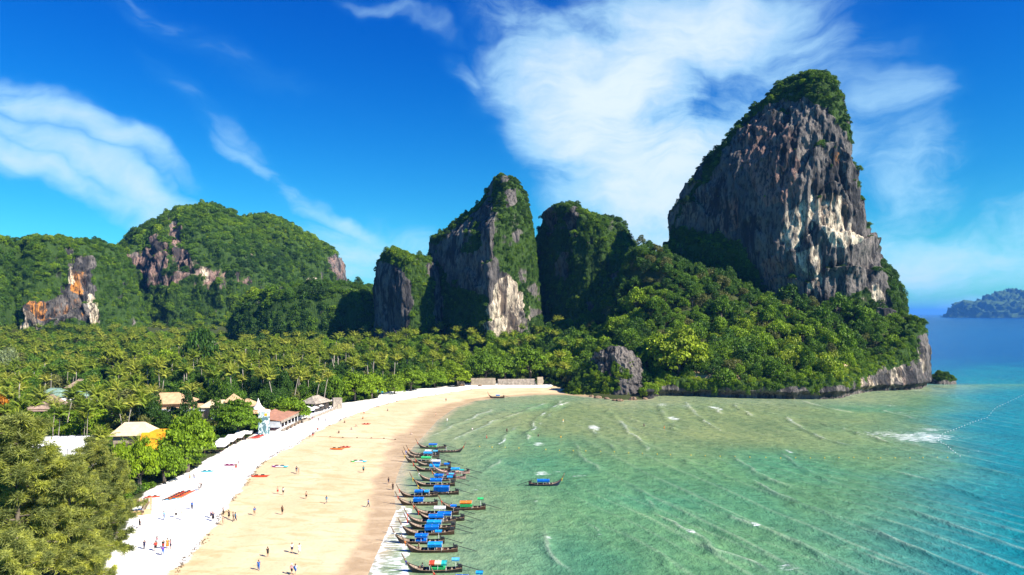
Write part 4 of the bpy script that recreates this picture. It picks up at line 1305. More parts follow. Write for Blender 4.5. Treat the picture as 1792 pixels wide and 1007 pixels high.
SINGLE = [
    (329, 826, 722, 108, 'almond', 0.60, 'big round sea almond tree in front of the orange awning', 'sea_almond_tree', 0.06),
    (288, 846, 776, 74, 'almond_two', 0.56, 'lower sea almond tree beside the red kayaks', 'sea_almond_tree', 0.06),
    (246, 860, 768, 62, 'almond', 0.70, 'yellow green sea almond tree below the tan roof of the orange building', 'sea_almond_tree', 0.06),
    (415, 768, 698, 78, 'almond', 0.46, 'dense green tree in front of the mural tower', 'broadleaf_tree', 0.04),
    (505, 736, 694, 76, 'almond_two', 0.55, 'spreading green tree behind the long low beach building', 'broadleaf_tree', 0.04),
    (545, 716, 690, 34, 'almond_two', 0.58, 'small green tree behind the row of white parasols', 'broadleaf_tree', 0.04),
    (620, 702, 650, 64, 'almond', 0.62, 'bright beach tree beside the grey stone hut', 'broadleaf_tree', 0.04),
    (650, 698, 652, 52, 'almond_two', 0.68, 'light green tree at the bend of the white sand', 'broadleaf_tree', 0.04),
    (585, 705, 662, 36, 'broad', 0.5, 'dark green tree between the leaning palms and the stone hut', 'broadleaf_tree', 0.04),
    (720, 684, 642, 62, 'almond', 0.60, 'wide pale green tree where the beach turns', 'broadleaf_tree', 0.04),
    (760, 679, 645, 50, 'almond_two', 0.55, 'low broad tree on the edge of the far sand', 'broadleaf_tree', 0.04),
    (800, 676, 640, 56, 'almond', 0.72, 'yellow green rounded tree at the end of the far wall', 'broadleaf_tree', 0.04),
    (850, 672, 614, 66, 'almond_two', 0.47, 'tall grey green tree over the pale stone wall', 'broadleaf_tree', 0.12),
    (885, 671, 622, 50, 'almond', 0.52, 'second tree over the pale stone wall', 'broadleaf_tree', 0.12),
    (927, 670, 608, 76, 'almond', 0.52, 'large round dark green tree at the cove end of the wall', 'broadleaf_tree', 0.12),
    (690, 690, 660, 40, 'broad', 0.62, 'green bushy tree above the narrow white sand strip', 'broadleaf_tree', 0.04),
    (197, 672, 602, 44, 'almond', 0.84, 'tall yellow flowering tree standing above the palms', 'broadleaf_tree', 0.35),
    (262, 676, 626, 42, 'broad', 0.74, 'lime green tree above the tan hip roof', 'broadleaf_tree', 0.3),
    (295, 674, 614, 42, 'round', 0.71, 'bright lime tree beside the lime green one', 'broadleaf_tree', 0.3),
    (12, 680, 612, 38, 'round', 0.95, 'whitish silvery tree at the left edge of the forest', 'broadleaf_tree', 0.3),
    (60, 676, 624, 34, 'lumpy', 0.3, 'dark rounded tree left of the brown roofed house', 'broadleaf_tree', 0.3),
    (105, 680, 632, 42, 'broad', 0.28, 'dark tree behind the green roof', 'broadleaf_tree', 0.3),
    (350, 672, 580, 60, 'flat', 0.16, 'dark flat topped tree high above the palm grove', 'broadleaf_tree', 0.45),
    (-6, 760, 690, 46, 'broad', 1.0, 'orange flowering tree at the left edge', 'flame_tree', 0.25),
    (245, 735, 690, 30, 'lumpy', 0.36, 'dark green tree beside the tan hip roof', 'broadleaf_tree', 0.12),
    (210, 745, 705, 44, 'broad', 0.42, 'green tree left of the orange building', 'broadleaf_tree', 0.12),
    (100, 742, 712, 52, 'lumpy', 0.45, 'rounded tree below the brown roofed house', 'broadleaf_tree', 0.12),
    (212, 850, 772, 52, 'almond_two', 0.66, 'bright tree between the casuarinas and the orange building', 'sea_almond_tree', 0.06),
    (365, 735, 708, 26, 'broad', 0.6, 'small tree in front of the dark leaf mural', 'broadleaf_tree', 0.12),
]
for px, pb, pt, w, kind, tint, lab, nm, tf in SINGLE:
    tree_px(px, pb, pt, w, kind, tint, lab, None, nm, tf)
# trees on the headland that show singly
x, y, z = at(1190, 655, 374)
tree(x, y, 17.5, 27, 'almond', 0.78, 'huge bright lime tree crown on the slope above the sea cliff', None, 'tree', 'jungle_tree', tz(x, y) - 2, 0.06, rng=rs)
x, y, z = at(1152, 640, 385)
tree(x, y, 10, 20, 'almond_two', 0.72, 'lime green crown beside the grey crag', None, 'tree', 'jungle_tree', tz(x, y) - 1, 0.2, rng=rs)

# ---- palms, the ones along the beach buildings with every frond
PALM_LINE = [  # foot px, foot py, top px, top py
    (362, 708, 367, 662, 'palm over the tan pyramid roof'), (470, 706, 475, 666, 'palm above the white tent spire'), (494, 702, 497, 660, 'tall palm behind the green beach trees'), (508, 704, 512, 671, 'palm right of the tent spire'),
    (523, 705, 527, 668, 'palm left of the parasols'), (540, 703, 541, 664, 'palm over the dark bungalow'), (552, 715, 560, 670, 'leaning palm between parasols and stone hut'), (566, 712, 577, 661, 'palm leaning out to the right over the stone hut'),
    (449, 703, 449, 655, 'palm behind the tent spire'), (11, 706, 11, 664, 'palm at the left edge with a pale stem'), (30, 742, 34, 668, 'palm with a long white stem by the brown house'), (76, 722, 80, 668, 'palm whose white stem crosses the brown roof'),
    (119, 655, 120, 622, 'palm rising high above the green roof'), (136, 664, 140, 628, 'shorter palm beside the high one'), (163, 702, 163, 670, 'palm right of the green roof'), (206, 712, 207, 690, 'palm left of the tan hip roof'),
    (205, 712, 228, 716, 'palm'), (220, 780, 227, 712, 'slender palm in front of the orange building'), (241, 764, 244, 696, 'thin palm stem beside the tan roof'), (262, 736, 268, 688, 'palm in front of the tan hip roof'),
    (305, 772, 305, 742, 'broken palm with few leaves in front of the big sea almond tree'), (258, 676, 258, 652, 'palm above the tan hip roof'), (297, 684, 297, 660, 'palm beside the lime trees'), (325, 696, 326, 656, 'palm with a pale stem above the tan roof'),
    (383, 676, 384, 645, 'palm above the tan pyramid'), (400, 690, 402, 652, 'palm left of the mural tower'), (122, 740, 122, 700, 'palm before the brown house'), (38, 756, 42, 716, 'palm in front of the brown house'),
    (160, 745, 160, 712, 'palm below the green roof'), (148, 772, 148, 736, 'pale stemmed palm above the white tent'), (240, 832, 243, 786, 'drooping palm beside the wooden stall'), (290, 826, 292, 782, 'young palm in front of the lower sea almond tree'),
    (425, 712, 427, 668, 'palm between the pyramid roof and the tower'), (345, 715, 351, 690, 'palm beside the grey flat roof'), (690, 682, 690, 632, 'tall thin palm over the beach trees'), (713, 668, 714, 618, 'tallest thin palm near the bluff'),
    (670, 678, 672, 640, 'palm beside the tall thin one'), (726, 662, 727, 632, 'palm right of the tallest thin palm'), (640, 680, 640, 634, 'palm behind the bright beach trees')]
rp = random.Random(9)
for fx, fy, tx_, ty_, lab in PALM_LINE:
    if lab == 'palm': continue
    g = ground(fx, fy)
    h = max((fy - ty_) * g.y / FPX, 6.0)
    bare = 'broken' in lab
    palm(g.x, g.y, h, 'coconut ' + lab, 'coconut palms round the beach buildings', 2 if tx_ - fx > 6 else 1 if tx_ - fx > 2 else 0, 0.0 if tx_ - fx > 2 else None, True, 0.6 + 0.3 * rp.random(), g.z, 0.95, bare, rng=rp)

# ------------------------------------------------------------------ the palm grove and the forests
def darts(n, region, dmin, rng, taken=(), tries=12):
    """points at least dmin apart inside a region (x0, x1, y0, y1, test on arrays)"""
    x0, x1, y0, y1, ok = region
    nr = np.random.default_rng(rng.randrange(10 ** 6))
    X, Y = nr.uniform(x0, x1, n * tries), nr.uniform(y0, y1, n * tries)
    k = ok(X, Y)
    X, Y = X[k], Y[k]
    pts = list(taken)
    k0 = len(pts)
    cell = {}
    for i, p in enumerate(pts):
        cell.setdefault((int(p[0] // dmin), int(p[1] // dmin)), []).append(i)
    for x, y in zip(X.tolist(), Y.tolist()):
        if len(pts) - k0 >= n: break
        cx, cy = int(x // dmin), int(y // dmin)
        if any((pts[j][0] - x) ** 2 + (pts[j][1] - y) ** 2 < dmin * dmin for a in (-1, 0, 1) for b in (-1, 0, 1) for j in cell.get((cx + a, cy + b), ())):
            continue
        cell.setdefault((cx, cy), []).append(len(pts))
        pts.append((x, y))
    return pts[k0:]


def veg_in(x, y, m=4.0):
    return in_poly(x, y, VEG) & (line_dist(x, y, VEG[:len(VEG_PX)]) > m)


# footprints kept clear for the buildings (pixel of the middle of the foot, radius in metres)
CLEAR_PX = [(300, 728, 17), (318, 730, 14), (395, 735, 15), (374, 744, 8), (461, 758, 7), (452, 738, 9), (492, 742, 14), (240, 790, 12), (225, 800, 9), (110, 800, 11), (80, 722, 12), (95, 705, 10), (150, 705, 10), (405, 785, 13), (560, 722, 16), (588, 714, 7), (245, 880, 6), (545, 712, 6), (890, 676, 14), (170, 672, 8)]
CLEAR = []
for px, py, r in CLEAR_PX:
    g = ground(px, py)
    CLEAR.append((g.x, g.y, r, 48 if px < 200 else 22))


def is_clear(x, y, pad=0.0, sight=True):
    r_ = np.ones(np.shape(x), bool)
    for cx, cy, r, sd_ in CLEAR:
        r_ &= (x - cx) ** 2 + (y - cy) ** 2 > (r + pad) ** 2
        if sight: r_ &= ~((cy - y > 0) & (cy - y < sd_) & (np.abs(x - cx * y / cy) < r * 0.8))      # the open ground in front of each house
    return r_


def span(x, y, lo, hi):
    p = CX + x * FPX / y
    return (p > lo) & (p < hi)


rg = random.Random(21)
px_of = lambda x, y: CX + x * FPX / y
GROVE = (-330, 20, 235, 500, lambda x, y: veg_in(x, y, 7) & span(x, y, 225, 760) & is_clear(x, y, 2) & (span(x, y, 0, 640) | (vnoise(x * 3, y * 3, 0) > 0.2)) & ~((y > 430) & span(x, y, 620, 2000)))
SHAPE = ['straight', 'bent', 'leaning']
hue = lambda t: 'green' if t < 0.4 else 'yellow green' if t < 0.65 else 'yellowish'
spots = darts(170, GROVE, 7.2, rg)
spots.sort(key=lambda p: p[1])
for i, (x, y) in enumerate(spots):
    p = px_of(x, y)
    where = ('above the tan roofs' if p < 400 else 'behind the mural tower' if p < 480 else 'behind the row of parasols' if p < 600 else 'behind the bright beach trees')
    depth = 'front rank of the grove' if y < 300 else 'middle of the grove' if y < 380 else 'back of the grove'
    ht_ = rg.uniform(11, 17.5)
    ln_, tn_ = rg.choice((0, 0, 1, 1, 2)), rg.uniform(0.15, 0.85)
    palm(x, y, ht_, f'{"tall" if ht_ > 15 else "low" if ht_ < 12.5 else "middling"} {SHAPE[ln_]} {hue(tn_)} palm in the {depth} {where}', f'coconut palms in the {depth} {where}', ln_, None, i < 26, tn_, rng=rg, size=rg.uniform(1.05, 1.35))
LEFTP = (-330, -60, 150, 400, lambda x, y: veg_in(x, y, 10) & span(x, y, -80, 240) & is_clear(x, y, 2))
lspots = darts(62, LEFTP, 8.5, rg)
for i, (x, y) in enumerate(lspots):
    where = 'behind the casuarinas' if y < 230 else 'round the brown and green roofs' if y < 310 else 'in the forest under the orange cliff'
    ht_ = rg.uniform(9, 15)
    ln_, tn_ = rg.choice((0, 1, 2)), rg.uniform(0.15, 0.85)
    palm(x, y, ht_, f'{"tall" if ht_ > 13 else "low" if ht_ < 11 else "middling"} {SHAPE[ln_]} {hue(tn_)} loose crowned palm {where}', f'coconut palms {where}', ln_, None, False, tn_, rng=rg, size=rg.uniform(0.95, 1.2))

# ---- jungle trees one by one: headland slope first, then behind the beach
HEAD = (5, 262, 352, 470, lambda x, y: in_poly(x, y, COAST) & (terrain(x, y) > 3.2) & span(x, y, 955, 3000) & (y < 432 + 0.42 * np.abs(x - 130)) & ~((sdf(x, y, COAST) < 11) & span(x, y, 1488, 3000)))
taken = [(t[0], t[1]) for t in TREES if t[1] > 350 and t[0] > 5]
hs_ = darts(205, HEAD, 7.4, rg, taken)
def looks(kind, tint, R):
    s = 'small' if R < 4.9 else 'large' if R > 6.1 else 'middling'
    t = 'dark green' if tint < 0.27 else 'mid green' if tint < 0.45 else 'bright green' if tint < 0.62 else 'lime green' if tint < 0.85 else 'olive'
    return f'{s} {t} ' + {'broad': 'spreading', 'round': 'rounded', 'tall': 'tall', 'lumpy': 'knobbly', 'vine': 'drooping'}[kind]


KINDS = ['broad', 'round', 'tall', 'lumpy', 'lumpy', 'vine', 'broad']
for x, y in hs_:
    p = px_of(x, y)
    dsea = float(sdf(np.array([x]), np.array([y]), COAST)[0])
    tone = 0.38 + 0.28 * float(vnoise(x / 32, y / 32, 0, 4)) + rg.uniform(-0.22, 0.22) + (0.10 if dsea < 26 else 0)
    where = ('by the grey crag' if p < 1140 else 'under the tower\'s left foot' if p < 1320 else 'below the tower' if p < 1480 else 'on the seaward shoulder')
    row = 'on the cliff brink' if dsea < 14 else 'low on the slope' if dsea < 40 else 'high on the slope'
    R = 3.4 + 4.6 * rg.random() ** 1.4
    kd, tn = rg.choice(KINDS), min(max(tone, 0.05), 0.80)
    tree(x, y, R, R * rg.uniform(1.5, 2.3), kd, tn, f'{looks(kd, tn, R)} jungle tree {row} {where}', f'jungle trees {row} {where}', z=tz(x, y) - 0.8, trunk_frac=0.25, rng=rg)
BACKW = (-330, 60, 170, 520, lambda x, y: veg_in(x, y, 5) & span(x, y, -60, 980) & is_clear(x, y, 3) & ~(span(x, y, 245, 640) & (y < 400)))
bt = darts(92, BACKW, 9.5, rg, [(t[0], t[1]) for t in TREES if t[0] < 60])
for x, y in bt:
    p = px_of(x, y)
    where = 'behind the corner casuarinas' if p < 230 and y < 240 else 'among the left hand palms' if p < 260 else 'over the palm grove' if p < 640 else 'behind the far beach' if p < 820 else 'under the pointed peak'
    R = rg.uniform(3.8, 6.5)
    tint = rg.choice((0.2, 0.3, 0.42, 0.5, 0.55, 0.62, 0.9)) if p < 640 else rg.uniform(0.45, 0.72)
    kd = rg.choice(KINDS)
    tree(x, y, R, R * rg.uniform(1.7, 2.4), kd, tint, f'{looks(kd, tint, R)} broad leafed tree {where}', f'broad leafed trees {where}', name='broadleaf_tree', trunk_frac=0.3, rng=rg)


# ---- masses of vegetation: one object each, copies of crowns on points
def scatter_tree(meshes_objects):
    nt = bpy.data.node_groups.new('leaf_mass', 'GeometryNodeTree')
    nt.interface.new_socket('Geometry', in_out='INPUT', socket_type='NodeSocketGeometry')
    nt.interface.new_socket('Geometry', in_out='OUTPUT', socket_type='NodeSocketGeometry')
    n, l = nt.nodes, nt.links
    gi, go = n.new('NodeGroupInput'), n.new('NodeGroupOutput')
    jn = n.new('GeometryNodeJoinGeometry')
    for o in reversed(meshes_objects):
        oi = n.new('GeometryNodeObjectInfo')
        oi.transform_space = 'ORIGINAL'
        oi.inputs['Object'].default_value = o
        oi.inputs['As Instance'].default_value = False
        g2 = n.new('GeometryNodeGeometryToInstance')
        l.new(oi.outputs['Geometry'], g2.inputs[0])
        l.new(g2.outputs[0], jn.inputs[0])
    ip = n.new('GeometryNodeInstanceOnPoints')
    ip.inputs['Pick Instance'].default_value = True
    l.new(gi.outputs[0], ip.inputs['Points']); l.new(jn.outputs[0], ip.inputs['Instance'])
    for nm, ty, sk in (('sort', 'INT', 'Instance Index'), ('turn', 'FLOAT_VECTOR', 'Rotation'), ('grow', 'FLOAT_VECTOR', 'Scale')):
        na = n.new('GeometryNodeInputNamedAttribute')
        na.data_type = ty
        na.inputs[0].default_value = nm
        l.new(na.outputs[0], ip.inputs[sk])
    l.new(ip.outputs[0], go.inputs[0])
    return nt


def first_crown(mesh):
    return next(o for o in COL.objects if o.type == 'MESH' and o.data == mesh)


# two small shrubs stand in the open by the path, and give the masses their bush shapes
g = ground(180, 770)
SRC = []
for nm, me, px, py, lab in [('beach_bush', BUSH, 470, 727, 'small rounded bush beside the mural tower'), ('creeper_bush', CREEPER, 632, 700, 'trailing bush at the top of the white sand')]:
    g = ground(px, py)
    r = empty(nm, g); tag(r, lab, 'bush')
    b_ = MB().tube([(0, 0, -0.2), (0.05, 0, 0.5)], [0.08, 0.03], 5).build('stem', M_BARK, r)
    c = link('crown', me, r, (0, 0, 0.2), None, 1.6); c['tint'] = 0.5
    SRC.append(c)
SRC += [first_crown(CROWNS[k]) for k in ('broad', 'round', 'tall', 'lumpy', 'vine')]
SRC.append(first_crown(PALM_CROWNS[0]))
SCATTER = scatter_tree(SRC)       # 0 bush 1 creeper 2 broad 3 round 4 tall 5 lumpy 6 vine 7 palm


def mass(name, label, pts, sort, turn, grow, tint, category='forest'):
    me = mesh_np(name, pts, [], None, False)
    o = link(name, me)
    for an, kind, dat in (('sort', 'INT', sort), ('turn', 'FLOAT_VECTOR', turn), ('grow', 'FLOAT_VECTOR', grow), ('tint', 'FLOAT', tint)):
        a = me.attributes.new(an, kind, 'POINT')
        a.data.foreach_set('vector' if kind == 'FLOAT_VECTOR' else 'value', np.asarray(dat).ravel())
    md = o.modifiers.new('leaf_mass', 'NODES')
    md.node_group = SCATTER
    tag(o, label, category, kind='stuff')
    return o


def hill_mass(h, name, label, spacing, r0, r1, tint0=0.35, dt=0.22, kinds=(2, 3, 4, 5, 6, 0, 1), back=0.25, hang=True, thresh=0.5):
    P, N, veg = h['P'], h['N'], h['veg']
    nr, nc = veg.shape
    a = P[:-1, :-1]; b = P[:-1, 1:]; c = P[1:, :-1]
    area = np.linalg.norm(np.cross(b - a, c - a), axis=-1)
    w = area * np.where(veg[:-1, :-1] > thresh, veg[:-1, :-1], 0.03 * (veg[:-1, :-1] + 0.3)) * np.where(h['front'][:-1, :-1], 1.0, back)
    n = int(w.sum() / spacing ** 2)
    rng = np.random.default_rng(abs(hash(label)) % 1000 if False else len(label) * 7 + nr)
    k = rng.choice(w.size, n, p=(w / w.sum()).ravel())
    i, j = k // w.shape[1], k % w.shape[1]
    u, v = rng.uniform(0, 1, (2, n, 1))
    p = a[i, j] + u * (b[i, j] - a[i, j]) + v * (c[i, j] - a[i, j])
    nn = N[i, j]
    up = nn[:, 2]
    vv = veg[i, j]
    R = (r0 * 0.7 + (r1 * 1.15 - r0 * 0.7) * rng.uniform(0, 1, n) ** 1.7) * np.where(vv > thresh, 1.0, 0.4)
    sort = np.array(kinds)[rng.integers(0, len(kinds), n)]
    if hang:
        steep = up < 0.30
        sort = np.where(steep & (rng.uniform(0, 1, n) < 0.75), rng.integers(0, 2, n), sort)
        R = np.where(steep, R * 0.62, R)
    hgt = R * rng.uniform(0.75, 1.25, n) * np.where(up < 0.3, 1.25, 0.95)
    p = p - nn * (0.15 * R[:, None]) - np.array([0, 0, 1]) * (0.35 * hgt[:, None])
    turn = np.stack([rng.uniform(-0.15, 0.15, n), rng.uniform(-0.15, 0.15, n), rng.uniform(0, TAU, n)], 1)
    grow = np.stack([R, R, hgt], 1)
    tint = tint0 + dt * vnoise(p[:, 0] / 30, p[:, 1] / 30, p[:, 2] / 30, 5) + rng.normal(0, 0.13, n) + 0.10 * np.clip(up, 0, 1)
    return mass(name, label, p, sort, turn, grow, np.clip(tint, 0.03, 0.8))


SPEC = {  # spacing, radii, tint
    0: ('jungle', 'low jungle clinging to the ledges and cap of the huge bare tower', 2.3, 1.6, 3.4, 0.22),
    1: ('jungle', 'jungle hanging down the sunlit edge of the sharp pointed peak', 2.0, 1.3, 2.8, 0.24),
    2: ('jungle', 'jungle draped over the squat peak with two grey heads', 2.7, 1.9, 4.0, 0.26),
    3: ('jungle', 'jungle on top of the small grey streaked bluff', 2.4, 1.6, 3.4, 0.42),
    4: ('jungle', 'dense jungle covering the broad dome shaped hill', 3.9, 2.2, 6.0, 0.30),
    5: ('jungle', 'dense jungle covering the shoulder beside the dome hill', 4.3, 2.9, 5.6, 0.32),
    6: ('jungle', 'jungle covering the hill with the orange cave cliff', 3.2, 2.2, 4.4, 0.34),
    7: ('jungle', 'jungle on the dark hill at the far end of the palms', 4.2, 3.0, 5.6, 0.32),
    8: ('jungle', 'jungle on the low ridge below the dome hill', 4.6, 3.6, 6.4, 0.28),
    9: ('shrubs', 'shrubs growing on the shaded side of the grey crag', 1.3, 0.9, 1.9, 0.42),
    10: ('shrubs', 'low bushes on the rock islet', 1.3, 0.9, 1.8, 0.30),
    11: ('shrubs', 'creepers and bushes hanging over the sea cliff of the headland', 2.0, 1.3, 2.6, 0.42)}
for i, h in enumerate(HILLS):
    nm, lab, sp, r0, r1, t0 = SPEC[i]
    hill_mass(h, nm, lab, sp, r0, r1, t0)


# forest on the low ground and the slopes, beyond the trees built one by one
def land_mass(name, label, region, n, dmin, r0, r1, kinds, tint, dt, lift=0.0, tall=(1.2, 1.9), taken=()):
    rng = random.Random(len(label))
    pts = darts(n, region, dmin, rng, taken, 14)
    m = len(pts)
    nr = np.random.default_rng(m)
    p = np.array(pts)
    z = terrain(p[:, 0], p[:, 1])
    R = nr.uniform(r0, r1, m)
    H = R * nr.uniform(*tall, m)
    sort = np.array(kinds)[nr.integers(0, len(kinds), m)]
    pal = sort == 7
    R = np.where(pal, nr.uniform(0.95, 1.25, m), R); 
    zz = z + lift + np.where(pal, nr.uniform(9, 15, m), H * 0.30)
    grow = np.stack([R, R, np.where(pal, R, H / 1.25)], 1)
    turn = np.stack([np.zeros(m), np.zeros(m), nr.uniform(0, TAU, m)], 1)
    t = tint + dt * vnoise(p[:, 0] / 28, p[:, 1] / 28, 0, 5) + nr.normal(0, 0.11, m)
    t = np.where(nr.uniform(0, 1, m) < 0.08, 0.9, np.clip(t, 0.05, 0.82))
    t = np.where(pal, nr.uniform(0.3, 0.8, m), t)
    return mass(name, label, np.column_stack([p, zz]), sort, turn, grow, t)


own = [(t[0], t[1]) for t in TREES]
land_mass('forest', 'forest canopy filling the low ground behind the palms and houses', (-520, 60, 175, 690, lambda x, y: span(x, y, -90, 1000) & veg_in(x, y, 6) & is_clear(x, y, 4) & ~(span(x, y, 255, 650) & (y < 430))), 2600, 6.2, 3.4, 6.2, (2, 3, 4, 5, 5, 6, 7, 7, 7), 0.40, 0.25, -1.0, taken=own)
land_mass('forest', 'forest on the upper slopes between the peaks and the tower', (-60, 262, 352, 560, lambda x, y: in_poly(x, y, COAST) & (terrain(x, y) > 3) & span(x, y, 860, 3000) & ~((sdf(x, y, COAST) < 9) & span(x, y, 1488, 3000))), 2400, 4.6, 3.0, 5.6, (2, 3, 5, 5, 6, 4), 0.36, 0.25, -1.2, taken=own)
land_mass('undergrowth', 'dark bushes and young trees between the palm stems of the grove', (-330, 20, 235, 500, lambda x, y: veg_in(x, y, 6) & span(x, y, 225, 760) & is_clear(x, y, 4)), 1500, 4.4, 2.6, 4.4, (2, 3, 5, 6, 4), 0.20, 0.2, -0.5, (1.7, 2.7))  # leaf tint set low so the colour adds shade between the palms
land_mass('undergrowth', 'low bushes filling the gaps under the palms and along the top of the beach', (-330, 45, 118, 430, lambda x, y: span(x, y, -60, 990) & veg_in(x, y, 1.5) & is_clear(x, y, -1, False)), 3600, 2.5, 1.2, 2.4, (0, 0, 1, 0), 0.34, 0.2, -0.6, (0.8, 1.3))

# ------------------------------------------------------------------ buildings behind the beach
M_TAN = plain('tan_shingle', (0.55, 0.36, 0.20), 0.9, 0.1, 0.25, 0.8)
M_TAN_PALE = plain('pale_shingle', (0.66, 0.52, 0.33), 0.9, 0.1, 0.2, 0.8)
M_BROWN = plain('brown_shingle', (0.36, 0.26, 0.20), 0.9, 0.1, 0.25, 0.8)
M_REDBROWN = plain('red_brown_sheet', (0.40, 0.20, 0.13), 0.8, 0.2, 0.25, 0.8)
M_GREENROOF = plain('green_sheet_roof', (0.24, 0.36, 0.28), 0.6, 0.3, 0.2, 0.6)
M_GREY = plain('grey_sheet_roof', (0.50, 0.52, 0.55), 0.55, 0.3, 0.25, 0.5)
M_WHITE = plain('white_paint', (0.80, 0.80, 0.80), 0.6, 0.3, 0.06, 1.0)
M_CANVAS = plain('white_canvas', (0.82, 0.81, 0.79), 0.8, 0.1, 0.06, 1.0)
M_CREAM = plain('cream_plaster', (0.36, 0.30, 0.22), 0.85, 0.1, 0.25, 0.6)
M_STONE = plain('grey_stone', (0.36, 0.31, 0.25), 0.9, 0.1, 0.45, 0.9)
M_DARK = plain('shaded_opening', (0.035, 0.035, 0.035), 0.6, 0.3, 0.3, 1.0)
M_TIMBER = plain('weathered_timber', (0.22, 0.15, 0.10), 0.85, 0.1, 0.4, 1.5)
M_ORANGE = plain('orange_awning_cloth', (0.80, 0.34, 0.02), 0.8, 0.1, 0.15, 0.6)
M_STEEL = plain('dark_steel', (0.06, 0.06, 0.065), 0.4, 0.5, 0.3, 3.0, 0.6)
M_DYED = dyed('dyed_cloth')
M_PAINT = dyed('boat_paint', 0.5, 0.35)
M_PLASTIC = dyed('kayak_plastic', 0.32, 0.5)


def mural_material():
    m, k, out = material('leaf_mural')
    co = k.new('ShaderNodeTexCoord').outputs['Object']
    a = k.noise(k.mapping(co, (0.9, 0.9, 0.16), rot=(0.3, 0.3, 0.4)), 1.0, 3.0, 0.5, 1.6)
    b = k.noise(k.mapping(co, (0.5, 0.5, 0.4), rot=(0, 0.6, 0)), 1.0, 2.0, 0.5, 2.2)
    f = k.math('MULTIPLY', k.step(k.math('ABSOLUTE', k.math('SUBTRACT', a, 0.5)), 0.02, 0.05), 1.0)
    g = k.step(b, 0.44, 0.50)
    c = k.mix(k.math('MULTIPLY', f, g), (0.07, 0.14, 0.16), (0.52, 0.60, 0.60))
    c = k.mix(k.step(b, 0.62, 0.66), c, (0.28, 0.42, 0.44))
    principled(k, out, c, 0.8, 0.15)
    return m


M_MURAL = mural_material()


def hip_roof(b, w, d, z, rise, over=0.8, ridge=0.35):
    """hip roof with its long side along x; ridge is the part of w that the ridge takes"""
    W2, D2, r = w / 2 + over, d / 2 + over, w * ridge / 2
    V = [(-W2, -D2, z), (W2, -D2, z), (W2, D2, z), (-W2, D2, z), (-r, 0, z + rise), (r, 0, z + rise)]
    Fc = [(0, 1, 5, 4), (1, 2, 5), (2, 3, 4, 5), (3, 0, 4)]
    b.add(V, Fc)
    V2 = [(x, y, zz - 0.18) for x, y, zz in V]
    b.add(V2, [tuple(reversed(q)) for q in Fc])
    e = [(-W2, -D2), (W2, -D2), (W2, D2), (-W2, D2)]
    for i in range(4):
        (x0, y0), (x1, y1) = e[i], e[(i + 1) % 4]
        b.quad((x0, y0, z - 0.18), (x1, y1, z - 0.18), (x1, y1, z), (x0, y0, z))
    return b


def wall_box(b, w, d, z0, z1):
    return b.box((0, 0, (z0 + z1) / 2), (w, d, z1 - z0))


def windows(parent, w, d, z, n, size=(1.4, 1.5), sides=('front', 'right')):
    """framed openings with panes along the two sides that show"""
    for s in sides:
        L = w if s == 'front' else d
        for i in range(n if s == 'front' else max(1, n // 2)):
            q = -L / 2 + L * (i + 0.5) / (n if s == 'front' else max(1, n // 2))
            fr, pn = MB(), MB()
            if s == 'front':
                pn.box((q, -d / 2 - 0.03, z), (size[0], 0.04, size[1]))
                for dx in (-1, 1): fr.box((q + dx * size[0] / 2, -d / 2 - 0.06, z), (0.12, 0.1, size[1] + 0.2))
                for dz in (-1, 1): fr.box((q, -d / 2 - 0.065, z + dz * (size[1] / 2)), (size[0], 0.1, 0.12))
            else:
                pn.box((w / 2 + 0.03, q, z), (0.04, size[0], size[1]))
                for dx in (-1, 1): fr.box((w / 2 + 0.06, q + dx * size[0] / 2, z), (0.1, 0.12, size[1] + 0.2))
                for dz in (-1, 1): fr.box((w / 2 + 0.065, q, z + dz * (size[1] / 2)), (0.1, size[0], 0.12))
            f = fr.build('window', M_TIMBER, parent)
            pn.build('pane', M_DARK, f)


def house(name, px, py, w, d, wall_h, rise, roof_mat, wall_mat, label, rotz=0.0, ridge=0.35, over=0.9, n_win=4, tier=None, category='house', chimney=False):
    g = ground(px, py)
    r = empty(name, g, rotz)
    tag(r, label, category)
    wall_box(MB(), w, d, -0.5, wall_h).build('wall', wall_mat, r)
    hip_roof(MB(), w, d, wall_h, rise, over, ridge).build('roof', roof_mat, r)
    cap = MB().tube([(-w * ridge / 2, 0, wall_h + rise + 0.05), (w * ridge / 2 + 0.01, 0, wall_h + rise + 0.05)], 0.16, 5)
    cap.build('ridge_cap', roof_mat, r)
    windows(r, w, d, wall_h * 0.52, n_win)
    if tier:
        tw, td, tz0, tr = tier
        hip_roof(MB(), tw, td, tz0, tr, over, 0.15).build('lower_roof', roof_mat, r)
    return r


house('bungalow', 297, 730, 17, 11, 6.2, 3.6, M_TAN, M_CREAM, 'large bungalow with a wide tan hip roof behind the orange building', 0.25, 0.42, 1.4, 5, (20, 14, 4.1, 1.6))
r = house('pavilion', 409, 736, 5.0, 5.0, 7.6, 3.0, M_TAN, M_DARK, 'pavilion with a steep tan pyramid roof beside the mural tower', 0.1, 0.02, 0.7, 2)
house('bungalow', 381, 735, 10, 8, 5.6, 2.2, M_TAN_PALE, M_CREAM, 'long bungalow with a pale tan roof left of the pyramid roof', 0.1, 0.55, 0.9, 3)
house('bungalow', 434, 738, 5, 6, 6.6, 2.2, M_TAN, M_CREAM, 'small tan roofed bungalow half behind the dense green tree', 0.0, 0.3, 0.8, 2)
house('bungalow', 84, 728, 11, 9, 3.6, 5.0, M_BROWN, M_CREAM, 'brown roofed house among white palm stems', 0.15, 0.4, 1.3, 3, (13, 11, 2.9, 1.4))
house('bungalow', 98, 712, 12, 9, 5.2, 3.0, M_GREENROOF, M_WHITE, 'house with a pale green roof behind the brown roofed one', -0.2, 0.5, 0.9, 3)
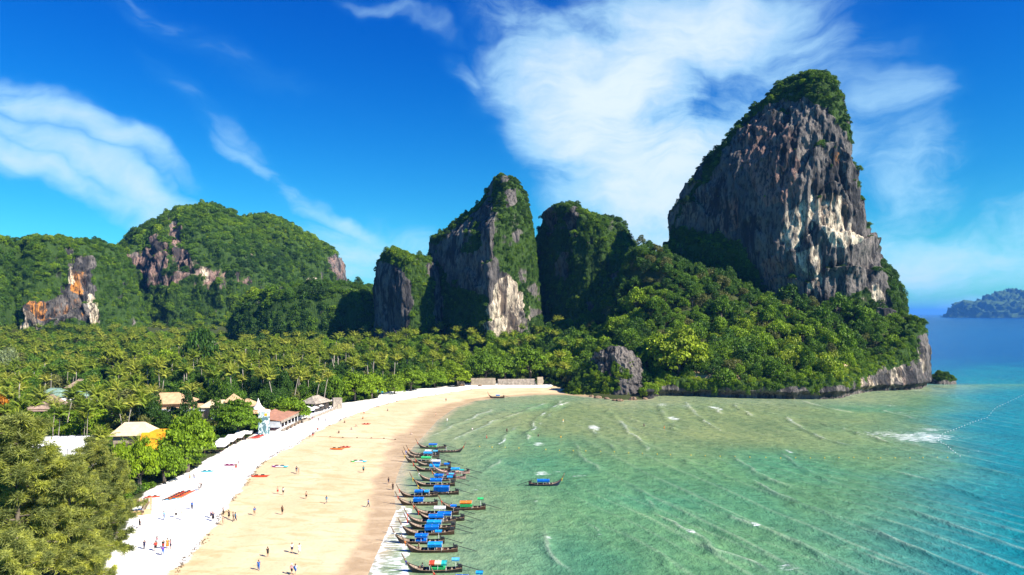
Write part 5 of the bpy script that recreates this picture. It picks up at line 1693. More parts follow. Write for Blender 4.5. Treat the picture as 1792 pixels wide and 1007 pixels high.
house('bungalow', 155, 706, 13, 9, 4.0, 2.6, M_GREENROOF, M_WHITE, 'second green roofed house right of the brown one', 0.2, 0.5, 0.9, 3)
house('bungalow', 142, 696, 9, 8, 5.4, 3.6, M_BROWN, M_CREAM, 'small brown roof rising behind the green roofs', 0.1, 0.3, 0.9, 2)
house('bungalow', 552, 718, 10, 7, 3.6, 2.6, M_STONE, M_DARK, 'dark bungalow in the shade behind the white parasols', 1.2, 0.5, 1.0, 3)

# flat grey roofed shed
g = ground(316, 738)
r = empty('open_shed', g, 0.12); tag(r, 'long shed with a pale grey flat roof below the tan hip roof', 'shed')
MB().box((0, 0, 4.4), (19, 7, 0.25)).build('roof', M_GREY, r)
for i in range(9):
    MB().box((-8.4 + i * 2.1, 0, 4.6), (0.12, 7.0, 0.12)).build('roof_rib', M_GREY, r)
for sx in (-9, -3, 3, 9):
    for sy in (-3.1, 3.1):
        MB().tube([(sx, sy, -0.4), (sx, sy, 4.3)], 0.14, 6).build('post', M_TIMBER, r)
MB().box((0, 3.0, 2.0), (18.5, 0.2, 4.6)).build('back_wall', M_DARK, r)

# dark mural wall and the mural tower with its tent spire
g = ground(374, 745)
r = empty('mural_wall', g, 0.05); tag(r, 'dark wall painted with a pale palm leaf beside the grey flat roof', 'wall')
MB().box((0, 0, 2.6), (7.0, 0.4, 6.2)).build('wall', M_DARK, r)
for i in range(7):                                     # painted leaf: its blades stand a few millimetres proud
    a = math.radians(20 + i * 24)
    c = Vector((0.9, -0.215, 2.2))
    e = c + Vector((math.cos(a) * 2.1, 0, math.sin(a) * 2.1))
    sd = Vector((-math.sin(a), 0, math.cos(a))) * 0.22
    md = c.lerp(e, 0.55)
    MB().add([c, md + sd, e, md - sd], [(3, 2, 1, 0)]).build('leaf_blade', M_MURAL, r)
g = ground(462, 759)
r = empty('mural_tower', g, 0.35); tag(r, 'square tower painted with white and teal leaves at the edge of the sand', 'tower')
MB().box((0, 0, 3.6), (3.8, 3.8, 8.6)).build('wall', M_MURAL, r)
MB().box((0, 0, 8.0), (4.1, 4.1, 0.3)).build('coping', M_WHITE, r)
pan = MB().box((0.6, -1.96, 6.9), (0.9, 0.06, 0.9)).build('painted_panel', M_ORANGE, r)
g = ground(452, 750)
r = empty('tent_pavilion', g, 0.2); tag(r, 'brown skirted pavilion with a white pointed tent spire behind the mural tower', 'pavilion')
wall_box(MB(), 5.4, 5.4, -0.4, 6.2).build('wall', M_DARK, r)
hip_roof(MB(), 6.2, 6.2, 6.2, 1.5, 0.8, 0.3).build('roof', M_TAN, r)
b = MB()
prof = [(2.4, 7.3), (1.6, 7.9), (0.95, 8.7), (0.5, 9.7), (0.2, 10.6), (0.06, 11.2)]
b.tube([(0, 0, z) for _, z in prof], [q for q, _ in prof], 10)
b.build('tent_spire', M_CANVAS, r)
for i in range(4):
    a = i * TAU / 4 + 0.5
    MB().tube([(2.3 * math.cos(a), 2.3 * math.sin(a), 6.0), (2.3 * math.cos(a), 2.3 * math.sin(a), 7.4)], 0.07, 5).build('post', M_WHITE, r)

# long low beach building
g = ground(492, 744)
r = empty('beach_restaurant', g, 0.0); tag(r, 'long low restaurant with a red brown roof and grey fascia facing the sand', 'restaurant')
b = MB(); b.add([(-4, -14, 4.6), (4.6, -14, 3.6), (4.6, 15, 3.9), (-4, 15, 5.6), (-4, -14, 4.9), (4.6, -14, 3.9), (4.6, 15, 4.2), (-4, 15, 5.9)], [(3, 2, 1, 0), (4, 5, 6, 7), (0, 1, 5, 4), (1, 2, 6, 5), (2, 3, 7, 6), (3, 0, 4, 7)])
b.build('roof', M_REDBROWN, r)
MB().box((4.7, 0.5, 3.25), (0.25, 28.5, 0.9)).build('fascia', M_STONE, r)
MB().box((0.2, -13.6, 2.4), (8.0, 0.3, 2.2)).build('gable_wall', M_GREY, r)
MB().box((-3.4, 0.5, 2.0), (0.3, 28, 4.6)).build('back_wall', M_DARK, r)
for i in range(8):
    MB().tube([(4.3, -13 + i * 3.85, -0.4), (4.3, -13 + i * 3.85, 3.2)], 0.13, 6).build('post', M_WHITE, r)
MB().box((5.2, 0.5, 0.35), (1.2, 28, 0.5)).build('terrace', M_STONE, r)
for i in range(6):
    MB().box((6.3, -11 + i * 4.4, 0.7), (0.25, 2.0, 0.9)).build('low_rail', M_TIMBER, r)

# orange building
g = ground(236, 796)
r = empty('orange_building', g, 0.15); tag(r, 'building with a pale tan gable roof and bright orange awning wall', 'building')
wall_box(MB(), 9, 8, -0.5, 6.6).build('wall', M_CREAM, r)
hip_roof(MB(), 9.5, 8.5, 6.6, 3.2, 0.8, 0.6).build('roof', M_TAN_PALE, r)
b = MB(); b.add([(3.6, -4.6, 7.3), (9.2, -4.9, 7.3), (10.6, -8.0, 2.6), (3.4, -8.0, 2.6), (3.6, -4.6, 7.1), (9.2, -4.9, 7.1), (10.6, -8.0, 2.4), (3.4, -8.0, 2.4)], [(3, 2, 1, 0), (4, 5, 6, 7), (0, 1, 5, 4), (1, 2, 6, 5), (2, 3, 7, 6), (3, 0, 4, 7)])
b.build('awning', M_ORANGE, r)
MB().box((6.6, -1.0, 3.4), (4.6, 7.6, 7.4)).build('annex', M_ORANGE, r)
for x_ in (3.6, 9.4): MB().tube([(x_, -7.9, -0.4), (x_, -7.9, 1.9)], 0.1, 6).build('post', M_TIMBER, r)
windows(r, 9, 8, 3.4, 3, sides=('front',))

# white vaulted tent roof behind the casuarinas
g = ground(115, 818)
r = empty('tent_hall', g, 0.1); tag(r, 'hall with a white curved tent roof behind the casuarinas', 'hall')
b = MB(); V = []; n_ = 12
for j, x_ in enumerate(np.linspace(-7, 7, 8)):
    for i in range(n_ + 1):
        a = math.pi * i / n_
        V.append((x_ + 0.3 * math.cos(a) , -5.0 * math.cos(a), 4.2 + 4.4 * math.sin(a) * (1 - 0.05 * (j % 2))))
Fq = [(j * (n_ + 1) + i, (j + 1) * (n_ + 1) + i, (j + 1) * (n_ + 1) + i + 1, j * (n_ + 1) + i + 1) for j in range(7) for i in range(n_)]
b.add(V, Fq); b.add([tuple(Vector(v) - Vector((0, 0, 0.12))) for v in V], [tuple(reversed(q)) for q in Fq])
b.build('tent_roof', M_CANVAS, r, True)
MB().box((0, 0, 2.0), (13.6, 9.4, 4.4)).build('wall', M_WHITE, r)
for j, x_ in enumerate(np.linspace(-7, 7, 8)):
    MB().tube([(x_, -5.1 * math.cos(math.pi * i / 8), 4.3 + 4.45 * math.sin(math.pi * i / 8)) for i in range(9)], 0.07, 4).build('roof_hoop', M_STEEL, r)

# wooden stall at the top of the sand
g = ground(247, 899)
r = empty('beach_stall', g, 0.5); tag(r, 'wooden beach stall with slanting boards under the casuarina branches', 'stall')
for i in range(7):
    b = MB(); b.box((-1.8 + i * 0.6, 0, 2.5), (0.52, 3.2, 0.06)); b.v = [(x_, y_, z_ + 0.22 * y_) for x_, y_, z_ in b.v]
    b.build('roof_board', M_TIMBER if i % 3 else M_TAN, r)
for sx in (-1.9, 1.9):
    for sy in (-1.4, 1.4): MB().tube([(sx, sy, -0.3), (sx, sy, 2.3 + 0.22 * sy)], 0.06, 5).build('post', M_TIMBER, r)
MB().box((0, -1.3, 0.5), (3.6, 0.5, 1.0)).build('counter', M_TAN, r)
MB().box((-0.9, -1.62, 1.75), (1.5, 0.05, 0.5)).build('board_sign', M_WHITE, r)
MB().box((1.0, 1.45, 1.0), (1.8, 0.08, 2.0)).build('back_board', M_TAN_PALE, r)

# white flat awnings over beach tables
for i, (px, py, w, d) in enumerate([(380, 793, 6.0, 5.5), (396, 784, 5.2, 5.0), (411, 777, 5.2, 5.0), (427, 770, 5.2, 5.0)]):
    g = ground(px, py)
    r = empty('table_awning', g, 0.1 + 0.05 * i)
    tag(r, ['white awning nearest the big sea almond tree, first of four', 'second white awning over beach tables from the big sea almond tree', 'third white awning over beach tables from the big sea almond tree', 'white awning farthest along, beside the red kayak rack'][i], 'awning', 'white awnings over the beach tables')
    b = MB(); b.add([(-w / 2, -d / 2, 2.5), (w / 2, -d / 2, 2.4), (w / 2, d / 2, 2.6), (-w / 2, d / 2, 2.7), (0, 0, 3.15), (-w / 2, -d / 2, 2.4), (w / 2, -d / 2, 2.3), (w / 2, d / 2, 2.5), (-w / 2, d / 2, 2.6)],
                      [(0, 1, 4), (1, 2, 4), (2, 3, 4), (3, 0, 4), (0, 5, 6, 1), (1, 6, 7, 2), (2, 7, 8, 3), (3, 8, 5, 0), (8, 7, 6, 5)])
    b.build('canopy', M_CANVAS, r)
    for sx in (-1, 1):
        for sy in (-1, 1): MB().tube([(sx * w * 0.46, sy * d * 0.46, -0.3), (sx * w * 0.46, sy * d * 0.46, 2.42)], 0.05, 5).build('post', M_TIMBER, r)
    for j in range(3):
        t = MB().box((-1.6 + 1.6 * j, -1.2 + 0.9 * (j % 2), 0.72), (0.9, 0.9, 0.05)); t.tube([(-1.6 + 1.6 * j, -1.2 + 0.9 * (j % 2), -0.1), (-1.6 + 1.6 * j, -1.2 + 0.9 * (j % 2), 0.7)], 0.05, 5)
        o = t.build('beach_table', M_TIMBER, None); o.location = g; o.rotation_euler = (0, 0, 0.1 + 0.05 * i)
        tag(o, f'dark wooden table under the {["first", "second", "third", "fourth"][i]} white awning, {["left", "middle", "right"][j]} one', 'table', 'tables under the white awnings')

# parasols and loungers on the terrace
for i, (px, py) in enumerate([(535, 730), (543, 727), (551, 723), (559, 719), (567, 716), (538, 723), (547, 720), (556, 716), (565, 712), (583, 710)]):
    g = ground(px, py)
    r = empty('parasol', g, i * 0.4)
    row = 'front' if i < 5 else 'back'
    tag(r, 'single white parasol beside the grey stone hut' if i == 9 else f'white beach parasol, {["nearest", "second", "third", "fourth", "farthest"][i % 5]} in the {row} row' , 'parasol', 'white parasols on the sand')
    MB().tube([(0, 0, -0.3), (0, 0, 2.9)], 0.04, 5).build('pole', M_WHITE, r)
    b = MB(); n_ = 8; R = 1.9
    V = [(0, 0, 3.0)] + [(R * math.cos(TAU * k / n_), R * math.sin(TAU * k / n_), 2.25 - 0.05 * (k % 2)) for k in range(n_)] + [(0, 0, 2.9)] + [(R * math.cos(TAU * k / n_), R * math.sin(TAU * k / n_), 2.15) for k in range(n_)]
    Fq = [(0, 1 + k, 1 + (k + 1) % n_) for k in range(n_)] + [(n_ + 1, n_ + 2 + (k + 1) % n_, n_ + 2 + k) for k in range(n_)] + [(1 + k, n_ + 2 + k, n_ + 2 + (k + 1) % n_, 1 + (k + 1) % n_) for k in range(n_)]
    b.add(V, Fq).build('canopy', M_CANVAS, r)
b = MB().box((0, 0, 0.32), (0.7, 1.5, 0.08)); LOUNGE_SEAT = b.mesh('seat', M_CANVAS)
b = MB().box((0, 0, 0), (0.7, 0.75, 0.08)); b.v = [(x_, 0.75 + 0.3 * (y_ + 0.375) + 0.3, 0.36 + 0.75 * (y_ + 0.375) + z_) for x_, y_, z_ in b.v]; LOUNGE_BACK = b.mesh('backrest', M_CANVAS)
LOUNGE_LEG = MB().box((0, 0, 0.14), (0.06, 0.06, 0.28)).mesh('leg', M_TIMBER)
for i in range(16):
    q = i / 15
    g = ground(541 + 46 * q, 733 - 21 * q - (i % 2) * 1.6)
    r = empty('sun_lounger', g, -1.9); tag(r, f'pale sun lounger in the row before the parasols, {"outer" if i % 2 == 0 else "inner"} line', 'sun lounger', f'sun loungers in the {"outer" if i % 2 == 0 else "inner"} line')
    link('seat', LOUNGE_SEAT, r); link('backrest', LOUNGE_BACK, r)
    for sx in (-0.3, 0.3):
        for sy in (-0.65, 0.65): link('leg', LOUNGE_LEG, r, (sx, sy, 0))

# stone hut and the low terrace wall
g = ground(590, 715)
r = empty('stone_hut', g, 0.4); tag(r, 'small flat topped grey stone hut at the end of the parasols', 'hut')
MB().box((0, 0, 2.0), (4.2, 4.0, 4.8), 0, 0.9).build('wall', M_STONE, r)
MB().box((0, 0, 4.5), (4.0, 3.8, 0.25)).build('roof', M_STONE, r)
MB().box((0.4, -2.0, 1.1), (0.9, 0.12, 2.1)).build('door', M_CREAM, r)
a0, a1 = ground(530, 741), ground(590, 716)
r = empty('terrace_wall', a0, math.atan2(a1.y - a0.y, a1.x - a0.x)); tag(r, 'low wall between the parasol terrace and the white sand', 'wall')
L_ = (a1 - a0).length
for i in range(int(L_ / 3)):
    MB().box((1.5 + 3 * i, 0, 0.45), (2.96, 0.35, 1.3 + 0.06 * (i % 3))).build('wall_panel', M_STONE, r)

# stone wall at the cove end of the beach
for i, (p0, p1, hgt, mat, lab) in enumerate([(802, 812, 2.6, M_STONE, 'short grey gate pillar at the near end of the far wall'), (824, 867, 4.6, M_CREAM, 'cream coloured stone wall under the trees at the far end of the beach'), (871, 936, 4.0, M_STONE, 'long grey stone wall beside the cream one'), (940, 950, 5.2, M_CREAM, 'pale stone pillar ending the far beach wall')]):
    a0, a1 = ground(p0, 674.5), ground(p1, 674.5 if i < 2 else 674)
    r = empty('stone_wall', a0, math.atan2(a1.y - a0.y, a1.x - a0.x)); tag(r, lab, 'wall')
    L_ = (a1 - a0).length
    nb = max(1, int(L_ / 2.4)); rr = random.Random(i)
    for c_ in range(3):
        for j in range(nb):
            wj = L_ / nb
            MB().box((wj * (j + 0.5) + (0.4 if c_ % 2 else 0), rr.uniform(-0.05, 0.05), -0.3 + (c_ + 0.5) * hgt / 3), (wj - 0.1, 0.8 + rr.uniform(0, 0.15), hgt / 3 - 0.08)).build('stone', mat, r)
    MB().box((L_ / 2, 0.1, hgt / 2 - 0.4), (L_, 0.6, hgt - 0.1)).build('core', mat, r)
g = ground(664, 691)
r = empty('tarp_shelter', g, 0.3); tag(r, 'low turquoise tarp shelter under the beach trees', 'shelter')
o = MB().add([(-2.2, -1.4, 1.5), (2.2, -1.4, 1.4), (2.2, 1.4, 2.2), (-2.2, 1.4, 2.3), (-2.2, -1.4, 1.45), (2.2, -1.4, 1.35), (2.2, 1.4, 2.15), (-2.2, 1.4, 2.25)], [(0, 1, 2, 3), (7, 6, 5, 4), (0, 4, 5, 1), (1, 5, 6, 2), (2, 6, 7, 3), (3, 7, 4, 0)]).build('tarp', M_DYED, r); o.color = (0.02, 0.35, 0.45, 1)
for sx in (-2.1, 2.1):
    for sy in (-1.3, 1.3): MB().tube([(sx, sy, -0.2), (sx, sy, 1.75 + 0.3 * sy)], 0.05, 5).build('post', M_TIMBER, r)

# ------------------------------------------------------------------ longtail boats
def hull_curves(t):
    beam = 0.82 * (1 - (1 - min(t / 0.42, 1)) ** 2.2) ** 0.8 if t < 0.42 else 0.82 - 0.34 * ((t - 0.42) / 0.58) ** 1.8
    sheer = 0.62 + 1.35 * max(0, (0.34 - t) / 0.34) ** 2.1 + 0.30 * max(0, (t - 0.7) / 0.3) ** 1.8
    keel = -0.30 + 1.25 * max(0, (0.20 - t) / 0.20) ** 2 + 0.28 * max(0, (t - 0.78) / 0.22) ** 1.6
    return max(beam, 0.05), sheer, keel


def hull_mesh():
    b = MB(); n = 22; V = []; m = 9
    for i in range(n):
        t = i / (n - 1)
        x = -5.2 + 10.2 * t
        bm, s, k = hull_curves(t)
        for j in range(m):
            u = -1 + 2 * j / (m - 1)
            rake = -0.55 * max(0, (0.14 - t) / 0.14) * (1 - abs(u)) * -1
            V.append((x + rake, bm * math.copysign(abs(u) ** 0.62, u), k + (s - k) * abs(u) ** 2.1))
    Fq = [(i * m + j, i * m + j + 1, (i + 1) * m + j + 1, (i + 1) * m + j) for i in range(n - 1) for j in range(m - 1)]
    b.add(V, Fq)
    inner = [(x, y * 0.90, z + (0.06 if abs(j_ - 4) > 3 else 0.10)) for (x, y, z), j_ in zip(V, list(range(m)) * n)]
    inner = [(x, y, z - 0.07 if j_ in (0, m - 1) else z) for (x, y, z), j_ in zip(inner, list(range(m)) * n)]
    k0 = len(V)
    b.add(inner, [tuple(reversed(q)) for q in Fq])
    for i in range(n - 1):                                    # top of the planking
        for j in (0, m - 1):
            q = (i * m + j, (i + 1) * m + j, k0 + (i + 1) * m + j, k0 + i * m + j)
            b.f.append(q if j == 0 else tuple(reversed(q)))
    b.f.append(tuple(range((n - 1) * m, n * m)))               # transom
    b.f.append(tuple(range(m - 1, -1, -1)))
    return b.mesh('hull', M_PAINT, False)


def strake_mesh(side):
    b = MB()
    pts = []
    for i in range(16):
        t = i / 15
        bm, s, k = hull_curves(t)
        pts.append((-5.2 + 10.2 * t, side * (bm + 0.02), s - 0.06))
    return b.tube(pts, 0.05, 4).mesh('rub_rail', M_TIMBER)


HULL = hull_mesh()
RAILS = [strake_mesh(-1), strake_mesh(1)]
b = MB(); b.tube([(-5.05, 0, 1.55), (-5.45, 0, 2.25), (-5.85, 0, 3.0), (-6.05, 0, 3.45)], [0.17, 0.14, 0.12, 0.10], 6, flat=0.6); PROW = b.mesh('prow', M_TIMBER, True)
b = MB()
for i in range(5):
    t0 = 0.06 + 0.045 * i; t1 = t0 + 0.043
    b0, s0, _ = hull_curves(t0); b1, s1, _ = hull_curves(t1)
    b.add([(-5.2 + 10.2 * t0, -b0 * 0.88, s0 - 0.10), (-5.2 + 10.2 * t1, -b1 * 0.88, s1 - 0.10), (-5.2 + 10.2 * t1, b1 * 0.88, s1 - 0.10), (-5.2 + 10.2 * t0, b0 * 0.88, s0 - 0.10)], [(0, 1, 2, 3)])
M_DECK = plain('grey_planking', (0.36, 0.28, 0.20), 0.85, 0.1, 0.45, 2.5)
DECK = b.mesh('fore_deck', M_DECK)
b = MB(); V = []
for i in range(12):
    t = 0.27 + 0.66 * i / 11
    bm, s, k = hull_curves(t)
    V += [(-5.2 + 10.2 * t, -bm * 0.74, 0.12 + (0.15 if t > 0.85 else 0)), (-5.2 + 10.2 * t, bm * 0.74, 0.12 + (0.15 if t > 0.85 else 0))]
b.add(V, [(2 * i, 2 * i + 2, 2 * i + 3, 2 * i + 1) for i in range(11)]); FLOOR = b.mesh('floor_boards', M_DECK)
THWART = MB().box((0, 0, 0), (0.32, 1.46, 0.07)).mesh('thwart', M_DECK)
AFT = MB().box((4.35, 0, 0.70), (1.1, 0.94, 0.06)).mesh('aft_deck', M_TIMBER)
b = MB(); b.box((4.5, 0, 1.15), (0.75, 0.42, 0.42)); b.tube([(4.2, 0, 1.36), (4.2, 0, 1.62)], [0.14, 0.11], 8); b.tube([(4.75, -0.25, 1.2), (4.75, 0.25, 1.2)], 0.2, 8); b.box((4.3, 0, 0.9), (0.3, 0.2, 0.5)); ENGINE = b.mesh('engine', M_STEEL)
b = MB(); b.tube([(4.85, 0, 1.2), (6.4, 0.05, 0.75), (8.6, 0.1, 0.08)], [0.075, 0.065, 0.055], 6); SHAFT = b.mesh('tail_shaft', M_STEEL)
b = MB()
for i in range(3):
    a = i * TAU / 3
    b.add([(8.6, 0.1, 0.08), (8.66, 0.1 + 0.22 * math.cos(a - 0.3), 0.08 + 0.22 * math.sin(a - 0.3)), (8.72, 0.1 + 0.22 * math.cos(a + 0.3), 0.08 + 0.22 * math.sin(a + 0.3))], [(0, 1, 2), (2, 1, 0)])
PROPELLER = b.mesh('propeller', M_STEEL)
b = MB(); b.tube([(4.2, 0, 1.25), (3.3, 0.1, 1.5)], 0.03, 5); TILLER = b.mesh('steering_bar', M_STEEL)
b = MB()
for k in range(3):
    b.tube([(-5.22 - 0.05 * k, 0, 1.80 + 0.10 * k), (-5.20 - 0.05 * k, 0, 1.89 + 0.10 * k)], 0.19, 8, flat=0.8)
for s in (-1, 1):
    b.add([(-5.32, s * 0.16, 1.85), (-5.2, s * 0.18, 1.85), (-5.15, s * 0.22, 1.25), (-5.25, s * 0.24, 1.2)], [(0, 1, 2, 3), (3, 2, 1, 0)])
RIBBON = b.mesh('prow_ribbon', M_DYED)


def canopy_mesh(x0, x1, z, w=1.75, flap=0.0):
    b = MB(); n, m = 7, 7
    V = []
    for i in range(n):
        x = x0 + (x1 - x0) * i / (n - 1)
        for j in range(m):
            u = -1 + 2 * j / (m - 1)
            V.append((x, u * w / 2, z - 0.16 * u * u - 0.035 * math.sin(i * math.pi / 1.5) ** 2))
    Fq = [(i * m + j, (i + 1) * m + j, (i + 1) * m + j + 1, i * m + j + 1) for i in range(n - 1) for j in range(m - 1)]
    b.add(V, Fq); b.add([(x, y, q - 0.03) for x, y, q in V], [tuple(reversed(q)) for q in Fq])
    for s in (-1, 1):
        y = s * (w / 2 + 0.005)
        b.add([(x0, y, z - 0.16), (x1, y, z - 0.16), (x1, y * 1.02, z - 0.40 - flap), (x0, y * 1.02, z - 0.40 - flap)], [(0, 1, 2, 3), (3, 2, 1, 0)])
    return b.mesh('canopy', M_DYED)


POST = MB().tube([(0, 0, 0.45), (0, 0, 1.0)], 0.035, 5).mesh('post', M_WHITE)
STERN_AWNING = {}
BLUE, LIGHT, PALEB, GREEN, WHITE_, MAROON, TEAL, ORANGE_, YELLOW, RED, CREAM_, PINK = ((0.0, 0.15, 0.62), (0.01, 0.30, 0.72), (0.10, 0.45, 0.72), (0.04, 0.52, 0.16), (0.82, 0.82, 0.82), (0.20, 0.07, 0.12), (0.02, 0.42, 0.40), (0.75, 0.22, 0.03), (0.75, 0.50, 0.03), (0.65, 0.07, 0.03), (0.75, 0.66, 0.45), (0.62, 0.36, 0.32))
WOOD_D, WOOD_B, WOOD_G, BLACK_, WOOD_R = (0.035, 0.024, 0.018), (0.075, 0.040, 0.024), (0.10, 0.09, 0.075), (0.020, 0.022, 0.024), (0.085, 0.035, 0.022)
BOATS = [  # prow tip px, stern px, row of the waterline, heading left, canopies (x0, x1, height, colour, side flap), hull, ribbon, stern awning, turn, label
    (727, 781, 785, 1, [(-1.2, 1.8, 1.75, BLUE, 0.0), (-1.2, 1.8, 1.0, GREEN, 0.1)], WOOD_G, RED, None, -0.05, 'longtail boat at the far end of the row with a short blue canopy'),
    (815, 762, 792, -1, [], BLACK_, RED, None, 0.06, 'black longtail boat without canopy pointing out to sea'),
    (710, 768, 797, 1, [(0.5, 2.6, 1.85, WHITE_, 0.0)], WOOD_G, ORANGE_, None, -0.04, 'longtail boat with a white canopy at the far end of the packed row'),
    (706, 769, 801, 1, [(0.2, 2.9, 1.8, LIGHT, 0.1)], WOOD_G, BLUE, PALEB, -0.03, 'longtail boat with a light blue canopy tight beside the white canopied one'),
    (703, 770, 810, 1, [(-0.3, 2.6, 1.85, GREEN, 0.1)], WOOD_G, YELLOW, None, -0.03, 'longtail boat with a bright green canopy'),
    (723, 789, 816, 1, [(-0.6, 1.9, 1.85, WHITE_, 0.0), (-0.3, 2.0, 1.45, BLUE, 0.2)], WOOD_G, RED, None, -0.02, 'longtail boat with a white canopy over blue side cloth'),
    (718, 790, 825, 1, [(-0.8, 1.9, 1.9, LIGHT, 0.25)], WOOD_D, RED, BLUE, -0.02, 'longtail boat with a pale blue canopy and dark hull behind the maroon one'),
    (755, 822, 829, 1, [(-0.4, 2.2, 1.7, LIGHT, 0.05)], PINK, PINK, None, 0.0, 'pinkish longtail boat standing farther out with a blue awning over its stern'),
    (752, 815, 838, 1, [(-0.9, 2.0, 1.55, MAROON, 0.3)], PINK, ORANGE_, TEAL, -0.04, 'longtail boat with a maroon canopy and pale pink foredeck'),
    (728, 798, 842, 1, [(-0.9, 1.6, 1.95, BLUE, 0.15)], WOOD_G, WHITE_, PALEB, -0.03, 'longtail boat with a blue canopy below the maroon one'),
    (717, 796, 851, 1, [(-1.0, 1.9, 1.9, BLUE, 0.2)], WOOD_D, YELLOW, LIGHT, -0.02, 'longtail boat with flowers at its prow and a deep blue canopy'),
    (726, 803, 865, 1, [(-1.2, 2.6, 2.15, BLUE, 0.9)], WOOD_D, YELLOW, None, 0.0, 'longtail boat with tall blue side curtains'),
    (694, 766, 870, 1, [(-1.2, 1.1, 1.9, BLUE, 0.1), (1.4, 2.8, 1.8, LIGHT, 0.0)], WOOD_D, RED, None, 0.02, 'longtail boat with two blue canopies beside the red prowed one'),
    (691, 766, 884, 1, [(-1.2, 1.4, 1.9, BLUE, 0.45)], WOOD_B, RED, None, 0.0, 'brown longtail boat with red prow cloth and a blue canopy'),
    (767, 850, 892, 1, [(-1.0, 1.8, 2.0, ORANGE_, 0.0), (-0.9, 1.9, 1.55, GREEN, 0.3)], WOOD_R, RED, GREEN, 0.02, 'longtail boat with an orange and green canopy lying farther out'),
    (718, 803, 901, 1, [(-0.6, 2.0, 1.9, WHITE_, 0.0)], WOOD_D, RED, BLUE, 0.0, 'longtail boat with a white canopy next to the foam'),
    (726, 813, 911, 1, [(-1.0, 2.1, 1.9, BLUE, 0.2)], WOOD_D, RED, None, 0.01, 'dark longtail boat with a blue canopy behind the white canopied one'),
    (707, 798, 916, 1, [(-0.8, 2.4, 1.9, BLUE, 0.1)], WOOD_G, RED, None, 0.01, 'longtail boat with a long blue canopy and pink prow cloth'),
    (706, 797, 926, 1, [(-1.0, 2.1, 1.9, LIGHT, 0.25)], WOOD_D, RED, None, 0.02, 'longtail boat with a bright blue canopy in the middle of the foam'),
    (697, 795, 936, 1, [(-0.8, 2.0, 1.9, BLUE, 0.35)], WOOD_B, WHITE_, None, 0.02, 'longtail boat with a deep blue canopy and grey prow'),
    (684, 778, 951, 1, [(-1.0, 1.6, 1.95, BLUE, 0.1), (-0.8, 1.5, 1.0, BLUE, 0.2)], WOOD_D, WHITE_, LIGHT, 0.0, 'longtail boat whose white tied prow reaches farthest up the beach'),
    (702, 801, 966, 1, [(-0.8, 2.0, 1.9, LIGHT, 0.3)], WOOD_R, ORANGE_, None, 0.0, 'red brown longtail boat with orange prow cloth and a blue canopy'),
    (703, 809, 1001, 1, [(-1.0, 0.0, 1.95, RED, 0.0), (0.0, 1.2, 1.98, CREAM_, 0.0), (1.2, 2.2, 1.95, TEAL, 0.1), (-0.8, 2.0, 1.2, GREEN, 0.1)], BLACK_, (0.05, 0.05, 0.30), PALEB, 0.0, 'nearest longtail boat with a red, cream and teal striped canopy'),
    (988, 925, 850, -1, [(-1.4, 2.4, 1.8, BLUE, 0.25)], (0.012, 0.020, 0.05), YELLOW, None, 0.05, 'lone longtail boat with a blue canopy moving out in the bay'),
    (853, 883, 697, 1, [(-0.6, 2.0, 1.8, LIGHT, 0.2)], WOOD_R, RED, None, -0.08, 'small distant longtail boat beached by itself at the far end'),
    (752, 850, 1024, 1, [(-1.0, 1.6, 1.7, BLUE, 0.1)], WOOD_D, RED, LIGHT, 0.0, 'longtail boat cut off below the view with a light blue stern awning')]
BOAT_AT = {}
for bi, (tip, stern, py, dirn, cans, hcol, rib, sa, turn, lab) in enumerate(BOATS):
    p0, p1 = Vector((*G(tip, py), 0)), Vector((*G(stern, py), 0))
    L_ = abs(p1.x - p0.x)
    s = L_ / 11.05
    ctr = (p0 + p1) / 2 + Vector((0.52 * s * dirn, 0, 0))
    zlift = 0.0 if py > 700 else 0.15
    turn += 0.05 * math.sin(bi * 2.7)
    r = empty('longtail_boat', (ctr.x, ctr.y, zlift), turn + (0 if dirn > 0 else math.pi), s)
    r.scale = (s, min(s * 1.1, 1.15), min(max(s, 0.92), 1.1))
    tag(r, lab, 'longtail boat', 'longtail boats moored at the beach' if bi not in (23,) else 'longtail boats under way')
    BOAT_AT[bi] = (ctr, s, turn, dirn)
    o = link('hull', HULL, r); o.color = (*hcol, 1)
    pr = link('prow', PROW, r)
    o = link('prow_ribbon', RIBBON, pr); o.color = (*rib, 1)
    for rm in RAILS: link('rub_rail', rm, r)
    link('fore_deck', DECK, r); link('floor_boards', FLOOR, r); link('aft_deck', AFT, r)
    for tx_ in (-2.3, -1.5, -0.4, 0.8, 2.0, 3.1):
        link('thwart', THWART, r, (tx_, 0, 0.52 if tx_ > -1.8 else 0.62), None, (1, 0.98 if tx_ < 2 else 0.84, 1))
    en = link('engine', ENGINE, r); link('steering_bar', TILLER, en)
    sh = link('tail_shaft', SHAFT, r); link('propeller', PROPELLER, sh)
    for x0, x1, z, colr, flap in cans:
        o = link('canopy', canopy_mesh(x0, x1, z, 1.75 if z > 1.3 else 1.5, flap), r); o.color = (*colr, 1)
    if cans:
        x0 = min(c[0] for c in cans); x1 = max(c[1] for c in cans); z = max(c[2] for c in cans)
        for tx_ in (x0 + 0.1, (x0 + x1) / 2, x1 - 0.1):
            for sy in (-0.74, 0.74):
                link('post', POST, r, (tx_, sy, -0.37 * (z - 0.45) / 0.55 + 0.0 + 0.37), None, (1, 1, (z - 0.5) / 0.55))
    if sa is not None:
        o = link('stern_awning', canopy_mesh(3.1, 4.5, 2.3 + 0.25 * (bi % 3), 1.1, 0), r); o.color = (*sa, 1)
        MB().tube([(3.8, 0, 0.6), (3.8, 0, 2.25 + 0.25 * (bi % 3))], 0.035, 5).build('awning_pole', M_WHITE, r)
